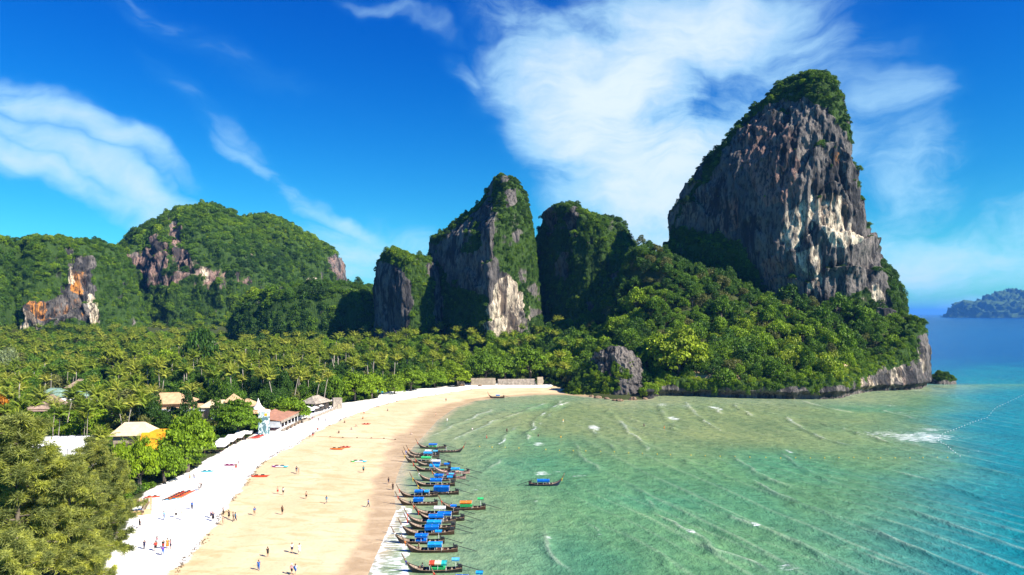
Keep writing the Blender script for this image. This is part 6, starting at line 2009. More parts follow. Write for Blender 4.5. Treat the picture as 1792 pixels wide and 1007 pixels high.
# boat posts reach from the gunwale to the canopy
for o in list(COL.objects):
    if o.name.split('.')[0] == 'post' and o.parent and o.parent.name.startswith('longtail_boat'):
        z = o.scale[2] * 0.55 + 0.5
        o.location.z = 0.45 - 0.45 * o.scale[2]

# mooring lines from two prows to the sand
for bi, lab in ((13, 'mooring line from the red prowed boat to the sand'), (20, 'mooring line from the boat reaching farthest up the beach'), (21, 'mooring line of the red brown boat')):
    c, s, t, dn = BOAT_AT[bi]
    a = c + Vector((-5.3 * s, 0, 1.7)); e = c + Vector((-9.8 * s, -0.6, 0)); e.z = max(tz(e.x, e.y), 0) + 0.03
    o = MB().tube([a, a.lerp(e, 0.5) - Vector((0, 0, 0.35)), e], 0.03, 4).build('mooring_line', M_TAN_PALE); tag(o, lab, 'rope')

# ------------------------------------------------------------------ kayaks and boards
def kayak_mesh():
    b = MB(); n, m = 13, 10; V = []
    for i in range(n):
        t = i / (n - 1); x = -1.8 + 3.6 * t
        w = 0.40 * max(0.0, math.sin(math.pi * min(max(t, 0.004), 0.996))) ** 0.6
        up = 0.16 * (2 * t - 1) ** 4
        for j in range(m):
            a = TAU * j / m
            V.append((x, w * math.cos(a), 0.17 + up + (0.15 if math.sin(a) > 0 else 0.19) * math.sin(a) * (w / 0.4) ** 0.5))
    b.add(V, [(i * m + j, i * m + (j + 1) % m, (i + 1) * m + (j + 1) % m, (i + 1) * m + j) for i in range(n - 1) for j in range(m)])
    b.f += [tuple(range(m - 1, -1, -1)), tuple((n - 1) * m + k for k in range(m))]
    return b.mesh('hull', M_PLASTIC, True)


KAYAK = kayak_mesh()
WELL = MB().tube([(-0.3, 0, 0.325), (0.3, 0, 0.325)], [0.22, 0.22], 8, flat=0.12).mesh('seat_well', M_DARK)
b = MB(); b.box((0, 0, 0.36), (0.08, 0.42, 0.26)); SEATBACK = b.mesh('seat_back', M_DARK)
STRIPE = {}


def kayak(px, py, rot, colr, lab, group='kayaks on the sand', dz=0.0, tip=None, off=(0, 0), L=1.0):
    g = ground(px, py)
    r = empty('kayak', (g.x + off[0], g.y + off[1], g.z + dz), rot); r.scale = (L, L, L)
    tag(r, lab, 'kayak', group)
    o = link('hull', KAYAK, r); o.color = (*colr, 1)
    for sx in (-0.65, 0.55):
        link('seat_well', WELL, r, (sx, 0, 0)); link('seat_back', SEATBACK, r, (sx - 0.32, 0, 0))
    if tip:
        for k, cl in enumerate(tip):
            if cl is None: continue
            e = link('end_cap', KAYAK, r, (-1.02 + 2.04 * k, 0, 0.004), None, (0.47, 0.80 if k < 2 else 1, 1.04)); e.color = (*cl, 1)
    return r


RO, OR2 = (0.62, 0.05, 0.01), (0.72, 0.16, 0.01)
kayak(455, 835, 0.1, RO, 'orange red kayak lying alone by the wrack line', L=1.35)
kayak(590, 787, -0.05, OR2, 'orange kayak in the middle of the beach, longer of two', L=1.35)
kayak(605, 783.5, 0.05, RO, 'red kayak just beyond the orange one')
kayak(490, 818, -0.08, WHITE_, 'white kayak with purple and turquoise ends', tip=[(0.30, 0.03, 0.25), (0.05, 0.50, 0.62)], L=1.3)
kayak(628, 809, 0.0, WHITE_, 'white kayak with green and turquoise ends near the wet sand', tip=[(0.08, 0.55, 0.10), (0.05, 0.50, 0.62)], L=1.3)
kayak(402, 815, 0.05, (0.28, 0.02, 0.14), 'purple kayak on the white sand beside two people')
kayak(641, 743, 0.1, RO, 'small far red kayak near the sunbathers')
kayak(363, 826, 0.1, (0.05, 0.45, 0.6), 'turquoise kayak half in the shade of the big sea almond tree')
for i in range(6):
    kayak(305 + i * 4.2, 873 - i * 2.1, 0.42, RO if i % 3 else OR2, f'red kayak in the drawn up row, {["first", "second", "third", "fourth", "fifth", "sixth"][i]} from the stall', 'red kayaks drawn up in a row', L=1.1)
kayak(299, 876, 0.42, PALEB, 'pale blue kayak next to the row of red ones', L=1.1)
kayak(293, 878, 0.42, WHITE_, 'white kayak at the end of the row of red ones', L=1.1)
kayak(267, 871, 0.3, RO, 'red kayak in the shade behind the stall')
for i in range(4):
    kayak(446 + i * 3.4, 768 - i * 1.3, 0.35, (0.60, 0.03, 0.015), f'red kayak on the rack by the tower, {["first", "second", "third", "fourth"][i]} from the awnings', 'red kayaks by the mural tower', dz=0.25)
g = ground(451, 768.5)
r = empty('kayak_rack', g, 0.5); tag(r, 'low timber rack under the red kayaks beside the tower', 'rack')
for s in (-1.2, 1.2):
    MB().box((0, s, 0.1), (8.0, 0.12, 0.12)).build('beam', M_TIMBER, r)
g = ground(473.5, 751)
r = empty('red_flag', g); tag(r, 'red flag on a pole in front of the long restaurant', 'flag')
MB().tube([(0, 0, -0.3), (0, 0, 3.0)], 0.04, 5).build('pole', M_WHITE, r)
o = MB().add([(0.05, 0, 2.9), (0.7, 0.12, 2.8), (0.75, 0.0, 0.7), (0.05, 0, 0.6)], [(0, 1, 2, 3), (3, 2, 1, 0)]).build('cloth', M_DYED, r); o.color = (*RED, 1)
g = ground(322, 858)
r = empty('paddle_rack', g, 0.3); tag(r, 'wire trestle with paddles behind the red kayaks', 'rack')
for i in range(5):
    MB().tube([(-0.9 + 0.45 * i, -0.5, 0.0), (-0.7 + 0.4 * i, 0.3, 1.2)], 0.03, 4).build('paddle', M_WHITE, r)
MB().tube([(-1.2, 0.1, 0.9), (1.3, 0.1, 0.9)], 0.03, 4).build('rail', M_STEEL, r)
for s in (-1.1, 1.2): MB().tube([(s, 0.1, -0.1), (s, 0.1, 0.9)], 0.035, 4).build('leg', M_STEEL, r)

# ------------------------------------------------------------------ swimming area floats
BUOY = MB().tube([(0, 0, -0.25), (0, 0, -0.1), (0, 0, 0.22), (0, 0, 0.34)], [0.12, 0.30, 0.30, 0.10], 8)
M_BUOY_Y = plain('yellow_buoy_plastic', (0.75, 0.50, 0.02), 0.4, 0.5, 0.1)
M_BUOY_W = plain('white_buoy_plastic', (0.80, 0.80, 0.80), 0.4, 0.5, 0.05)
BUOY_Y = BUOY.mesh('buoy', M_BUOY_Y, True); BUOY_W = BUOY.mesh('buoy', M_BUOY_W, True)
YL = [(839, 782), (861, 783), (884, 783.5), (908, 784.5), (955, 787), (979, 788.5), (1003, 789), (1025, 789.5), (1051, 790.5), (1075, 791), (1100, 793), (1124, 794), (1150, 795), (1173, 796), (1209, 797), (1234, 798), (1260, 799), (1286, 799.5), (1312, 800.5), (1340, 801), (1366, 802), (1392, 801.5), (1418, 802), (1443, 801.8), (1468, 801.5), (1494, 801), (1519, 802), (1541, 801.8), (1566, 801.5), (1592, 801.8), (1615, 801.2), (1640, 801), (1658, 801)]
for px, py in YL:
    o = link('yellow_buoy', BUOY_Y, None, (*G(px, py), 0), None, 0.55); tag(o, 'small yellow float in the line across the bay', 'buoy', 'yellow floats marking the swimming area')
WLN = [(1792, 691), (1775, 699), (1758, 707), (1742, 714), (1735, 722), (1728, 731), (1715, 735), (1700, 740), (1685, 746), (1668, 753), (1652, 758), (1642, 766), (1641, 771), (1655, 779), (1668, 790), (1683, 801)]
seg_ = np.concatenate([[0], np.cumsum([math.dist(WLN[i], WLN[i + 1]) for i in range(len(WLN) - 1)])])
for q in np.arange(0, seg_[-1], 5.2):
    px, py = np.interp(q, seg_, [p[0] for p in WLN]), np.interp(q, seg_, [p[1] for p in WLN])
    far = 'outer' if py < 768 else 'inner'
    o = link('white_buoy', BUOY_W, None, (*G(px, py), 0), None, 0.55); tag(o, f'white float on the {far} arm of the rope off the headland', 'buoy', f'white floats on the {far} arm of the rope')
YB = [(1545, 1.0)]
# rope with floats lying on the sand
rope = [ground(px, py) + Vector((0, 0, 0.05)) for px, py in [(553, 764), (578, 765.5), (600, 766.5), (625, 767), (650, 767.5), (672, 768), (692, 770)]]
r = empty('float_rope', (0, 0, 0)); tag(r, 'long rope with small floats lying across the tan sand', 'rope')
MB().tube(rope, 0.05, 5).build('rope', M_TIMBER, r)
FL = MB().tube([(-0.3, 0, 0.12), (0, 0, 0.14), (0.3, 0, 0.12)], [0.08, 0.2, 0.08], 7).mesh('float', M_TIMBER, True)
for p in rope[1:]: link('float', FL, r, p)

# dry seaweed along the wrack line: loose flakes
def wrack():
    rng = np.random.default_rng(3)
    V, Fc = [], []
    seg = [math.dist(WRACK[i], WRACK[i + 1]) for i in range(len(WRACK) - 1)]
    cum = np.concatenate([[0], np.cumsum(seg)])
    xs, ys = [p[0] for p in WRACK], [p[1] for p in WRACK]
    n = 5200
    q = rng.uniform(0, cum[-1], n)
    dens = fbm(q / 3.0, 0, 0, 3, 2)
    q = q[dens > -0.12]
    x, y = np.interp(q, cum, xs), np.interp(q, cum, ys)
    wob = 0.9 * fbm(q / 4, 3, 0, 3, 6)
    x = x + wob + rng.normal(0, 0.32, len(q)); y = y + rng.normal(0, 0.35, len(q)) + wob
    z = terrain(x, y) + 0.05 + 0.05 * fbm(x / 3, y / 3, 0, 3, 4)
    a = rng.uniform(0, TAU, len(q)); s = rng.uniform(0.07, 0.24, len(q)); e = rng.uniform(0.3, 0.6, len(q))
    for i in range(len(q)):
        c, d = math.cos(a[i]) * s[i], math.sin(a[i]) * s[i]
        k = len(V)
        V += [(x[i] - c, y[i] - d, z[i]), (x[i] + d * e[i], y[i] - c * e[i], z[i] + 0.06), (x[i] + c, y[i] + d, z[i] + 0.02), (x[i] - d * e[i], y[i] + c * e[i], z[i] + 0.03)]
        Fc.append((k, k + 1, k + 2, k + 3))
    o = link('seaweed_litter', mesh_np('seaweed_litter', np.array(V), np.array(Fc), plain('dry_seaweed', (0.10, 0.07, 0.035), 0.9, 0.1, 0.4)))
    tag(o, 'line of dry dark seaweed between the white and the tan sand', 'seaweed', kind='stuff')


wrack()

# boulders at the foot of the crag and along the cove
M_BOULDER = M_ROCK
rb = random.Random(4)
for i, (px, py, s) in enumerate([(1046, 697, 1.6), (1062, 699, 1.2), (1085, 699, 1.4), (1108, 700, 1.8), (1128, 699, 1.1), (1035, 694, 1.0), (1075, 698, 0.9), (808, 676, 1.3), (798, 677, 0.9), (840, 676, 1.0)]):
    g = ground(px, py)
    b = MB(); n, m = 7, 9; V = []
    for a in range(n):
        th = math.pi * a / (n - 1)
        for c in range(m):
            ph = TAU * c / m
            k = 1 + rb.uniform(-0.22, 0.22)
            V.append((math.sin(th) * math.cos(ph) * k, math.sin(th) * math.sin(ph) * k, math.cos(th) * 0.7 * k))
    b.add(V, [(a * m + c, a * m + (c + 1) % m, (a + 1) * m + (c + 1) % m, (a + 1) * m + c) for a in range(n - 1) for c in range(m)])
    o = b.build('boulder', M_TIMBER, None); o.location = g + Vector((0, 0, 0.2)); o.scale = (s * 1.3, s, s)
    tag(o, ['grey boulder left of the crag', 'boulder at the waterline below the crag', 'flat boulder under the crag', 'largest boulder at the right foot of the crag', 'last boulder before the little sand cove', 'boulder in the shade of the cove trees', 'small boulder below the crag', 'boulder beside the gate pillar', 'smaller boulder left of the gate pillar', 'boulder before the cream wall'][i], 'boulder', 'boulders along the cove')

# ------------------------------------------------------------------ people
M_SKIN = dyed('skin', 0.6, 0.25)
M_HAIR = plain('hair', (0.02, 0.014, 0.010), 0.6, 0.3, 0.3)


def skeleton(pose):
    """joint -> (position, radius); facing -y"""
    J = {}
    zs = 0.0
    if pose == 'sit': zs = -0.80
    J['pelvis'] = ((0, 0, 0.95 + zs), 0.125); J['belly'] = ((0, -0.01, 1.10 + zs), 0.115); J['chest'] = ((0, 0.0, 1.30 + zs), 0.135)
    J['neck'] = ((0, 0.01, 1.47 + zs), 0.055); J['chin'] = ((0, -0.02, 1.54 + zs), 0.068); J['head'] = ((0, -0.005, 1.63 + zs), 0.098); J['top'] = ((0, 0.01, 1.70 + zs), 0.07); J['nose'] = ((0, -0.115, 1.60 + zs), 0.02)
    E = [('pelvis', 'belly'), ('belly', 'chest'), ('chest', 'neck'), ('neck', 'chin'), ('chin', 'head'), ('head', 'top'), ('head', 'nose')]
    for s, n in ((-1, 'l'), (1, 'r')):
        sw = {'stand': 0.0, 'walk': 0.28 * s, 'sit': 0.0, 'wave': 0.05}[pose]
        J['sh' + n] = ((s * 0.18, 0.01, 1.42 + zs), 0.062)
        if pose == 'sit':
            J['el' + n] = ((s * 0.24, 0.14, 1.18 + zs), 0.042); J['wr' + n] = ((s * 0.22, 0.16, 0.95 + zs), 0.032)
        elif pose == 'wave' and s > 0:
            J['el' + n] = ((s * 0.36, -0.1, 1.30), 0.042); J['wr' + n] = ((s * 0.30, -0.30, 1.42), 0.032)
        else:
            J['el' + n] = ((s * 0.235, 0.02 + 0.4 * sw, 1.15), 0.042); J['wr' + n] = ((s * 0.245, -0.06 + 0.6 * sw, 0.92), 0.032)
        w = Vector(J['wr' + n][0]); e = Vector(J['el' + n][0]); d = (w - e).normalized()
        J['ha' + n] = (tuple(w + d * 0.07), 0.030)
        for k in range(4):
            q = w + d * (0.14 + (0.012 if k in (1, 2) else 0)) + Vector((0, -0.036 + 0.024 * k, 0)) + Vector((-s * 0.02, 0, 0))
            J[f'fi{n}{k}'] = (tuple(q), 0.010); E.append(('ha' + n, f'fi{n}{k}'))
        J['th' + n] = (tuple(w + d * 0.07 + Vector((-s * 0.03, -0.055, 0))), 0.011); E.append(('ha' + n, 'th' + n))
        E += [('chest', 'sh' + n), ('sh' + n, 'el' + n), ('el' + n, 'wr' + n), ('wr' + n, 'ha' + n)]
        J['hip' + n] = ((s * 0.095, 0, 0.90 + zs), 0.098)
        if pose == 'sit':
            J['kn' + n] = ((s * 0.13, -0.42, 0.42), 0.058); J['an' + n] = ((s * 0.12, -0.62, 0.08), 0.038); J['to' + n] = ((s * 0.13, -0.80, 0.05), 0.03)
        else:
            J['kn' + n] = ((s * 0.10, -0.03 - 0.45 * sw, 0.50), 0.062); J['an' + n] = ((s * 0.10, 0.03 - 0.95 * sw + (0.10 if sw < 0 else 0), 0.09 + (0.05 if sw < 0 else 0)), 0.038)
            a = J['an' + n][0]; J['to' + n] = ((a[0] * 1.15, a[1] - 0.17, 0.035 + (0.0 if sw >= 0 else 0.02)), 0.03)
        E += [('pelvis', 'hip' + n), ('hip' + n, 'kn' + n), ('kn' + n, 'an' + n), ('an' + n, 'to' + n)]
    return J, E


def body_mesh(pose):
    J, E = skeleton(pose)
    names = list(J)
    me = bpy.data.meshes.new('body')
    me.from_pydata([J[n][0] for n in names], [(names.index(a), names.index(b)) for a, b in E], [])
    o = bpy.data.objects.new('body', me); COL.objects.link(o)
    o.modifiers.new('skin', 'SKIN')
    if not me.skin_vertices: 
        return None, J
    for i, n in enumerate(names):
        rd = J[n][1]
        fl = 0.78 if n in ('chest', 'belly', 'pelvis') else 1.0
        me.skin_vertices[0].data[i].radius = (rd * (1.12 if fl < 1 else 1), rd * fl)
        me.skin_vertices[0].data[i].use_root = n == 'pelvis'
    sd = o.modifiers.new('soft', 'SUBSURF'); sd.levels = 1; sd.render_levels = 1
    dg = bpy.context.evaluated_depsgraph_get()
    out = bpy.data.meshes.new_from_object(o.evaluated_get(dg))
    out.name = 'body'
    bpy.data.objects.remove(o)
    out.materials.clear(); out.materials.append(M_SKIN)
    out.polygons.foreach_set('use_smooth', np.ones(len(out.polygons), bool))
    return out, J


def garments(J):
    P = lambda n: Vector(J[n][0])
    sh = MB()
    sh.tube([P('pelvis') + Vector((0, 0, -0.02)), P('belly'), P('chest') + Vector((0, 0, 0.02)), P('neck') + Vector((0, 0, -0.04))], [0.175, 0.165, 0.185, 0.075], 10, flat=0.74)
    for n in 'lr':
        sh.tube([P('sh' + n) + Vector((0, 0, 0.03)), P('sh' + n).lerp(P('el' + n), 0.75)], [0.078, 0.066], 7)
    st = MB()
    st.tube([P('pelvis') + Vector((0, 0, 0.07)), P('pelvis') + Vector((0, 0, -0.10))], [0.172, 0.178], 10, flat=0.76)
    for n in 'lr':
        st.tube([P('hip' + n) + Vector((0, 0, 0.03)), P('hip' + n).lerp(P('kn' + n), 0.85)], [0.115, 0.090], 8)
    sk = MB()
    a = P('pelvis'); kz = (P('knl') + P('knr')) / 2
    sk.tube([a + Vector((0, 0, 0.08)), a.lerp(kz, 0.4), kz + Vector((0, 0, -0.05))], [0.17, 0.22, 0.26], 10, flat=0.85)
    tr = MB()
    tr.tube([P('pelvis') + Vector((0, 0, 0.07)), P('pelvis') + Vector((0, 0, -0.10))], [0.172, 0.178], 10, flat=0.76)
    for n in 'lr':
        tr.tube([P('hip' + n) + Vector((0, 0, 0.03)), P('kn' + n), P('an' + n)], [0.112, 0.080, 0.062], 8)
    br = MB()
    br.tube([P('pelvis') + Vector((0, 0, 0.03)), P('pelvis') + Vector((0, 0, -0.11))], [0.165, 0.14], 10, flat=0.76)
    bt = MB(); bt.tube([P('chest') + Vector((0, 0, -0.07)), P('chest') + Vector((0, 0, 0.06))], [0.178, 0.178], 10, flat=0.76)
    hr = MB(); c = P('head')
    hr.tube([c + Vector((0, 0.045, -0.10)), c + Vector((0, 0.035, -0.02)), c + Vector((0, 0.018, 0.06)), c + Vector((0, 0.012, 0.115)), c + Vector((0, 0.01, 0.135))], [0.082, 0.108, 0.112, 0.075, 0.02], 9)
    ht = MB(); ht.tube([c + Vector((0, 0, 0.05)), c + Vector((0, 0, 0.06))], [0.20, 0.19], 12); ht.tube([c + Vector((0, 0, 0.06)), c + Vector((0, 0, 0.17))], [0.118, 0.10], 10)
    bag = MB(); bag.box(P('chest') + Vector((0, 0.22, -0.08)), (0.28, 0.16, 0.42), 0, 0.85)
    return {k: v.mesh(k, M_DYED if k not in ('hair',) else M_HAIR, k != 'backpack') for k, v in {'shirt': sh, 'shorts': st, 'skirt': sk, 'trousers': tr, 'swim_briefs': br, 'bikini_top': bt, 'hair': hr, 'hat': ht, 'backpack': bag}.items()}


POSES = {}
for pose in ('stand', 'walk', 'sit', 'wave'):
    bm_, J_ = body_mesh(pose)
    POSES[pose] = (bm_, garments(J_))
SK1, SK2, SK3 = (0.50, 0.30, 0.20), (0.34, 0.19, 0.12), (0.58, 0.38, 0.27)
CL = {'blue': (0.02, 0.12, 0.42), 'lightblue': (0.05, 0.30, 0.55), 'navy': (0.015, 0.02, 0.07), 'black': (0.018, 0.018, 0.02), 'white': (0.80, 0.80, 0.78), 'pink': (0.65, 0.35, 0.40), 'orange': (0.72, 0.25, 0.03),
      'tan': (0.45, 0.30, 0.18), 'teal': (0.02, 0.22, 0.26), 'purple': (0.12, 0.05, 0.35), 'red': (0.55, 0.04, 0.03), 'grey': (0.25, 0.25, 0.25), 'brown': (0.14, 0.08, 0.05), 'yellow': (0.75, 0.5, 0.05), 'green': (0.05, 0.3, 0.1)}
# px, py of the feet, pose, facing, skin, garments, label
PEOPLE = [
    (445.5, 902, 'walk', 0.4, SK2, {'shirt': 'blue', 'shorts': 'tan'}, 'person in a blue shirt walking alone on the tan sand'),
    (494, 901, 'stand', 2.8, SK2, {'shirt': 'brown', 'shorts': 'black'}, 'person in dark brown clothes standing with back turned'),
    (486, 865, 'stand', 0.2, SK3, {'shorts': 'red'}, 'bare chested person in red swim shorts'),
    (495.5, 866.5, 'stand', 3.0, SK1, {'shirt': 'white', 'shorts': 'black'}, 'person in a white top and black shorts beside the bare chested one'),
    (536, 873.5, 'stand', 0.3, SK1, {'shorts': 'black'}, 'bare chested person in black shorts standing alone'),
    (571.5, 881.5, 'walk', 2.6, SK2, {'shirt': 'lightblue', 'trousers': 'grey'}, 'person in a turquoise shirt and grey trousers'),
    (519, 829, 'stand', 0.5, SK2, {'shirt': 'navy', 'shorts': 'grey', 'backpack': 'black'}, 'person in navy with a backpack left of a pair'),
    (523, 831, 'walk', 0.5, SK3, {'swim_briefs': 'orange', 'bikini_top': 'orange'}, 'person in an orange bikini right of a pair'),
    (636, 827.5, 'walk', 0.2, SK2, {'shirt': 'teal', 'shorts': 'black'}, 'person in teal on the wet sand below the green ended kayak'),
    (680, 848, 'walk', -0.8, SK2, {'shirt': 'black', 'shorts': 'navy'}, 'person in black striding toward the boats'),
    (687.5, 858, 'stand', 0.4, SK2, {'shirt': 'black', 'trousers': 'black'}, 'person all in black at the water by the boats'),
    (644.5, 888, 'walk', 1.4, SK2, {'shirt': 'blue', 'trousers': 'navy'}, 'person in a deep blue shirt walking on the wet sand'),
    (369.5, 907, 'walk', 0.6, SK3, {'shirt': 'pink', 'skirt': 'navy', 'hat': 'white'}, 'person in a pink top, navy skirt and white hat'),
    (373, 912, 'stand', 0.6, SK1, {'shirt': 'navy', 'skirt': 'black', 'backpack': 'black'}, 'person in a dark dress with a bag at the front of the group'),
    (390.5, 902, 'stand', 2.4, SK2, {'shirt': 'tan', 'trousers': 'black'}, 'person in a tan top at the back of the group by the wrack line'),
    (390.5, 919, 'walk', 0.1, SK3, {'swim_briefs': 'tan', 'bikini_top': 'tan'}, 'person in a tan bikini with long shadow by the wrack line'),
    (400.5, 907.5, 'stand', 1.2, SK2, {'shirt': 'black', 'skirt': 'black'}, 'person wrapped in black by the wrack line'),
    (408, 911, 'stand', 2.0, SK2, {'shirt': 'grey', 'trousers': 'black'}, 'person in grey between the black and the bright blue one'),
    (412, 912.5, 'walk', 2.2, SK2, {'shirt': 'lightblue', 'trousers': 'navy'}, 'person in a bright blue shirt at the right of the group'),
    (413, 823, 'stand', 0.4, SK2, {'shirt': 'brown', 'shorts': 'red'}, 'person in brown and red beside the purple kayak'),
    (417.5, 818.5, 'stand', 2.5, SK3, {'shirt': 'pink', 'shorts': 'white'}, 'person in pale pink behind the purple kayak'),
    (468.5, 974.5, 'stand', 0.9, SK2, {'shirt': 'black', 'shorts': 'black'}, 'person all in black on the near tan sand'),
    (511, 967.5, 'walk', 0.4, SK1, {'shirt': 'white', 'shorts': 'navy', 'backpack': 'navy'}, 'person in white with a navy backpack'),
    (524, 970, 'walk', 0.4, SK3, {'shirt': 'white', 'skirt': 'white'}, 'person in a long white dress'),
    (452.5, 998.5, 'walk', 0.3, SK2, {'shirt': 'blue', 'trousers': 'blue'}, 'person in blue from neck to ankle near the bottom edge'),
    (510.5, 1006.5, 'walk', 2.9, SK1, {'shirt': 'pink', 'shorts': 'black', 'hat': 'white'}, 'person in a white hat and pale top at the bottom edge'),
    (517, 1006, 'walk', 2.9, SK1, {'shirt': 'white', 'shorts': 'blue', 'backpack': 'blue'}, 'person in white with a blue bag at the bottom edge'),
    (332, 841.5, 'stand', 0.4, SK3, {'shorts': 'tan'}, 'bare chested person in tan shorts by the tree shade'),
    (339.5, 841.5, 'stand', 2.4, SK2, {'shirt': 'navy', 'shorts': 'blue'}, 'person in navy standing right of the tanned one by the trees'),
    (348.5, 859.5, 'walk', 0.5, SK1, {'shirt': 'white', 'shorts': 'grey'}, 'person in white walking left of a dark dressed one'),
    (351.5, 858, 'walk', 0.5, SK2, {'shirt': 'black', 'shorts': 'grey'}, 'person in black right behind the white dressed one'),
    (336, 892.5, 'walk', 0.3, SK2, {'shirt': 'blue', 'trousers': 'navy'}, 'person in a blue shirt below the row of red kayaks'),
    (287, 910.5, 'stand', 1.8, SK2, {'shirt': 'lightblue', 'trousers': 'blue'}, 'person all in bright blue on the white sand'),
    (308, 907, 'walk', 0.6, SK3, {'shirt': 'white', 'shorts': 'black'}, 'person in a white shirt and black shorts on the white sand'),
    (318, 910.5, 'stand', 0.2, SK3, {'shirt': 'white', 'skirt': 'white'}, 'person in all white right of the black shorts one'),
    (252.5, 962, 'stand', 0.9, SK2, {'shirt': 'navy', 'trousers': 'navy'}, 'person in navy at the left of the near crowd'),
    (272, 965.5, 'stand', 0.2, SK2, {'shirt': 'red', 'shorts': 'black', 'backpack': 'brown'}, 'person in red with a brown backpack in the near crowd'),
    (275, 955.5, 'stand', 2.8, SK3, {'shirt': 'pink', 'shorts': 'white'}, 'person in pale pink at the back of the near crowd'),
    (285.5, 962, 'walk', 0.6, SK2, {'shirt': 'black', 'shorts': 'red'}, 'person in a black top and red shorts in the near crowd'),
    (293, 961, 'stand', 0.4, SK3, {'shirt': 'orange', 'skirt': 'orange'}, 'person in an orange dress in the near crowd'),
    (298.5, 962, 'stand', 2.4, SK1, {'shirt': 'pink', 'shorts': 'navy'}, 'person in pink at the right of the near crowd'),
    (285, 973, 'walk', 0.8, SK2, {'shirt': 'purple', 'trousers': 'blue'}, 'person in purple and blue in front of the near crowd'),
    (244.5, 925, 'walk', 2.2, SK2, {'shirt': 'black', 'shorts': 'black'}, 'person in black by the tip of the casuarina branch'),
    (250, 903, 'walk', 1.2, SK2, {'shirt': 'grey', 'shorts': 'black'}, 'person in grey right of the wooden stall'),
    (178, 935, 'stand', 0.4, SK2, {'shirt': 'lightblue', 'shorts': 'orange'}, 'person in turquoise and orange under the dark casuarina'),
    (543, 737, 'stand', 0.3, SK1, {'shirt': 'white', 'shorts': 'grey'}, 'person in white before the parasols, first of a pair'),
    (547, 736.5, 'stand', 0.5, SK2, {'shirt': 'navy', 'shorts': 'pink'}, 'person in navy before the parasols, second of a pair'),
    (556.8, 738.8, 'walk', 0.5, SK2, {'shirt': 'black', 'trousers': 'black'}, 'person in black strolling on the white sand before the parasols'),
    (569, 739, 'walk', 0.5, SK2, {'shirt': 'grey', 'trousers': 'navy'}, 'person in grey strolling farther right before the parasols'),
    (547.5, 765.5, 'stand', 0.4, SK2, {'shirt': 'navy', 'shorts': 'red'}, 'person in navy and red at the end of the float rope'),
    (541, 768, 'stand', 2.0, SK2, {'shirt': 'green', 'shorts': 'tan'}, 'person in green left of the float rope'),
    (556, 753, 'sit', 0.2, SK2, {'shirt': 'red', 'shorts': 'brown'}, 'person in red sitting on the wrack line'),
    (637, 726, 'stand', 0.3, SK1, {'shirt': 'white', 'shorts': 'red'}, 'person in white and red standing on the upper sand'),
    (635, 733.5, 'sit', 0.6, SK2, {'swim_briefs': 'orange', 'shirt': 'orange'}, 'person in orange sitting below the standing one'),
    (603, 740.5, 'sit', 0.6, SK2, {'shirt': 'brown', 'shorts': 'black'}, 'person in dark brown sitting alone on the tan sand'),
    (623, 747, 'sit', 1.4, SK3, {'swim_briefs': 'navy', 'bikini_top': 'navy'}, 'sunbather in navy sitting near the small far kayak'),
    (615, 752.5, 'sit', 0.9, SK3, {'swim_briefs': 'black', 'shirt': 'grey'}, 'sunbather in grey nearer the water'),
    (593, 758.5, 'sit', 0.3, SK2, {'shirt': 'black', 'shorts': 'black'}, 'person in black sitting by the float rope'),
    (678.5, 719.5, 'sit', 0.2, SK2, {'shirt': 'grey', 'shorts': 'navy'}, 'person in grey sitting where the sand widens'),
    (661.5, 711, 'stand', 0.4, SK3, {'swim_briefs': 'red', 'bikini_top': 'red'}, 'person in a red swimsuit on the far sand'),
    (780.5, 703.5, 'stand', 0.2, SK2, {'shirt': 'black', 'shorts': 'black'}, 'person in black at the far waterline'),
    (762.5, 729.5, 'stand', 0.8, SK3, {'shorts': 'tan'}, 'bare chested person standing on the wet far sand'),
    (719.5, 761, 'sit', 0.9, SK3, {'shorts': 'white'}, 'bare chested person sitting at the water above the boats'),
]
WADERS = [
    (782.5, 738, 'wave', 0.3, SK3, {'shirt': 'white', 'shorts': 'white'}, 'person in white wading by the first breaker'),
    (851.5, 768, 'walk', 0.6, SK2, {'shorts': 'red'}, 'tanned person wading above the float line', 0.35),
    (887, 756, 'stand', 0.2, SK2, {'shirt': 'black', 'shorts': 'black'}, 'person in black wading beyond the tanned one', 0.5),
    (985.5, 739, 'stand', 0.5, SK3, {'shirt': 'yellow', 'shorts': 'white'}, 'person in yellow wading in the middle of the bay', 0.5),
    (1127, 746.5, 'stand', 0.2, SK2, {'shirt': 'navy', 'shorts': 'black'}, 'person in navy wading below the crag', 0.7),
    (1162.5, 749.5, 'stand', 0.4, SK2, {'shorts': 'orange'}, 'bare chested person wading right of the navy one', 0.7),
    (981.5, 766, 'stand', 0.4, SK2, {'shirt': 'yellow', 'shorts': 'black'}, 'swimmer in yellow up to the chest', 1.05),
    (942, 763, 'stand', 0.4, SK2, {'shirt': 'black', 'shorts': 'black'}, 'swimmer in black up to the chest near the breakers', 1.1),
    (826.5, 752, 'stand', 0.6, SK1, {'shirt': 'white', 'shorts': 'black'}, 'swimmer in white near the far breakers', 1.0)]


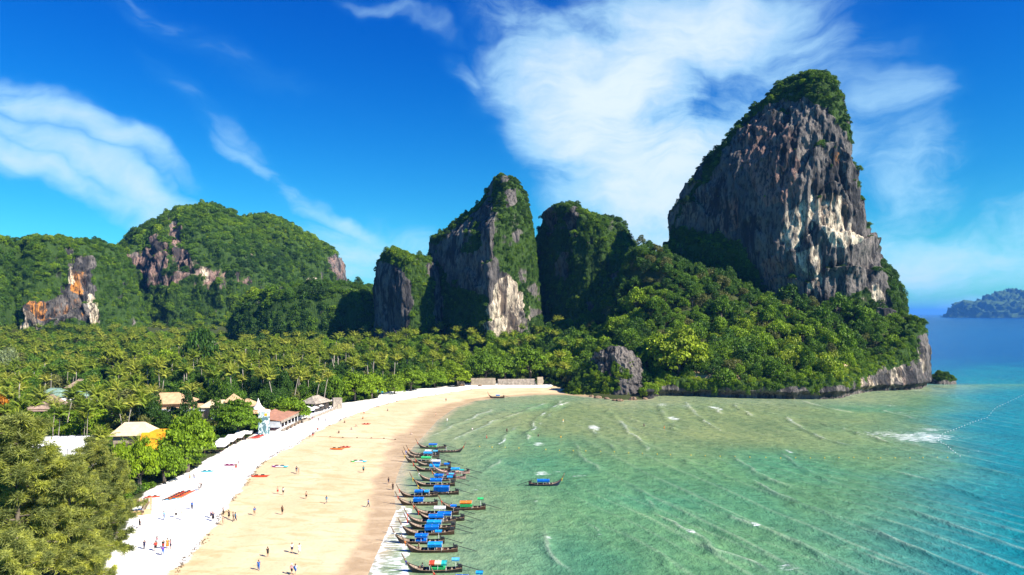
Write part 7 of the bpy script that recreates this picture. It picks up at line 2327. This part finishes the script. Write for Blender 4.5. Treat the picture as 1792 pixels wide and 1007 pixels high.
def person(loc, pose, face, skin, wear, label, size=1.0):
    r = empty('person', loc, face, size)
    tag(r, label, 'person', 'people on the beach')
    bm_, gm = POSES[pose]
    o = link('body', bm_, r); o.color = (*skin, 1)
    if 'hat' not in wear: link('hair', gm['hair'], r)
    for k, v in wear.items():
        o = link(k, gm[k], r); o.color = (*CL[v], 1)
    return r


rq = random.Random(8)
for px, py, pose, face, skin, wear, lab in PEOPLE:
    g = ground(px, py)
    person(g + Vector((0, 0, 0.05)), pose, face, skin, wear, lab, rq.uniform(0.98, 1.10))
for row in WADERS:
    px, py, pose, face, skin, wear, lab = row[:7]
    dp = row[7] if len(row) > 7 else 0.25
    x, y = G(px, py)
    person(Vector((x, y, -dp)), pose, face, skin, wear, lab, 1.05)
for bi, off, pose, wear, lab in [(23, (-0.9, 0.1), 'stand', {'shirt': 'red', 'shorts': 'navy'}, 'boatman in red standing in the lone moving boat'), (22, (-2.3, 0.1), 'sit', {'shirt': 'grey', 'shorts': 'black'}, 'boatman in grey sitting on the nearest boat'),
                                 (1, (1.2, 0.0), 'stand', {'shirt': 'white', 'shorts': 'white'}, 'boatman in white standing in the black open boat'), (14, (-3.0, 0.0), 'sit', {'shirt': 'pink', 'shorts': 'tan'}, 'boatman in pink on the orange and green boat'), (21, (-2.6, 0.0), 'stand', {'shirt': 'tan', 'shorts': 'brown'}, 'boatman in tan on the red brown boat')]:
    c, s, t, dn = BOAT_AT[bi]
    rot = t + (0 if dn > 0 else math.pi)
    v = Matrix.Rotation(rot, 3, 'Z') @ Vector((off[0] * s, off[1], 0))
    person(c + v + Vector((0, 0, 0.14 if pose == 'stand' else 0.62)), pose, rot - 1.2, SK2, wear, lab)

# ------------------------------------------------------------------ the air: thin sea haze round everything
def haze():
    m = bpy.data.materials.new('haze')
    m.use_nodes = True
    k = Nodes(m.node_tree)
    k.n.clear()
    out = k.new('ShaderNodeOutputMaterial')
    v = k.new('ShaderNodeVolumePrincipled')
    v.inputs['Color'].default_value = (0.10, 0.38, 1.0, 1)
    v.inputs['Density'].default_value = 0.000045
    v.inputs['Anisotropy'].default_value = 0.0
    k.l.new(v.outputs[0], out.inputs['Volume'])
    o = MB().box((0, 0, 170), (102000, 102000, 352)).build('haze', m)
    tag(o, 'thin blue sea haze in the air over the bay', 'haze', kind='stuff')


haze()
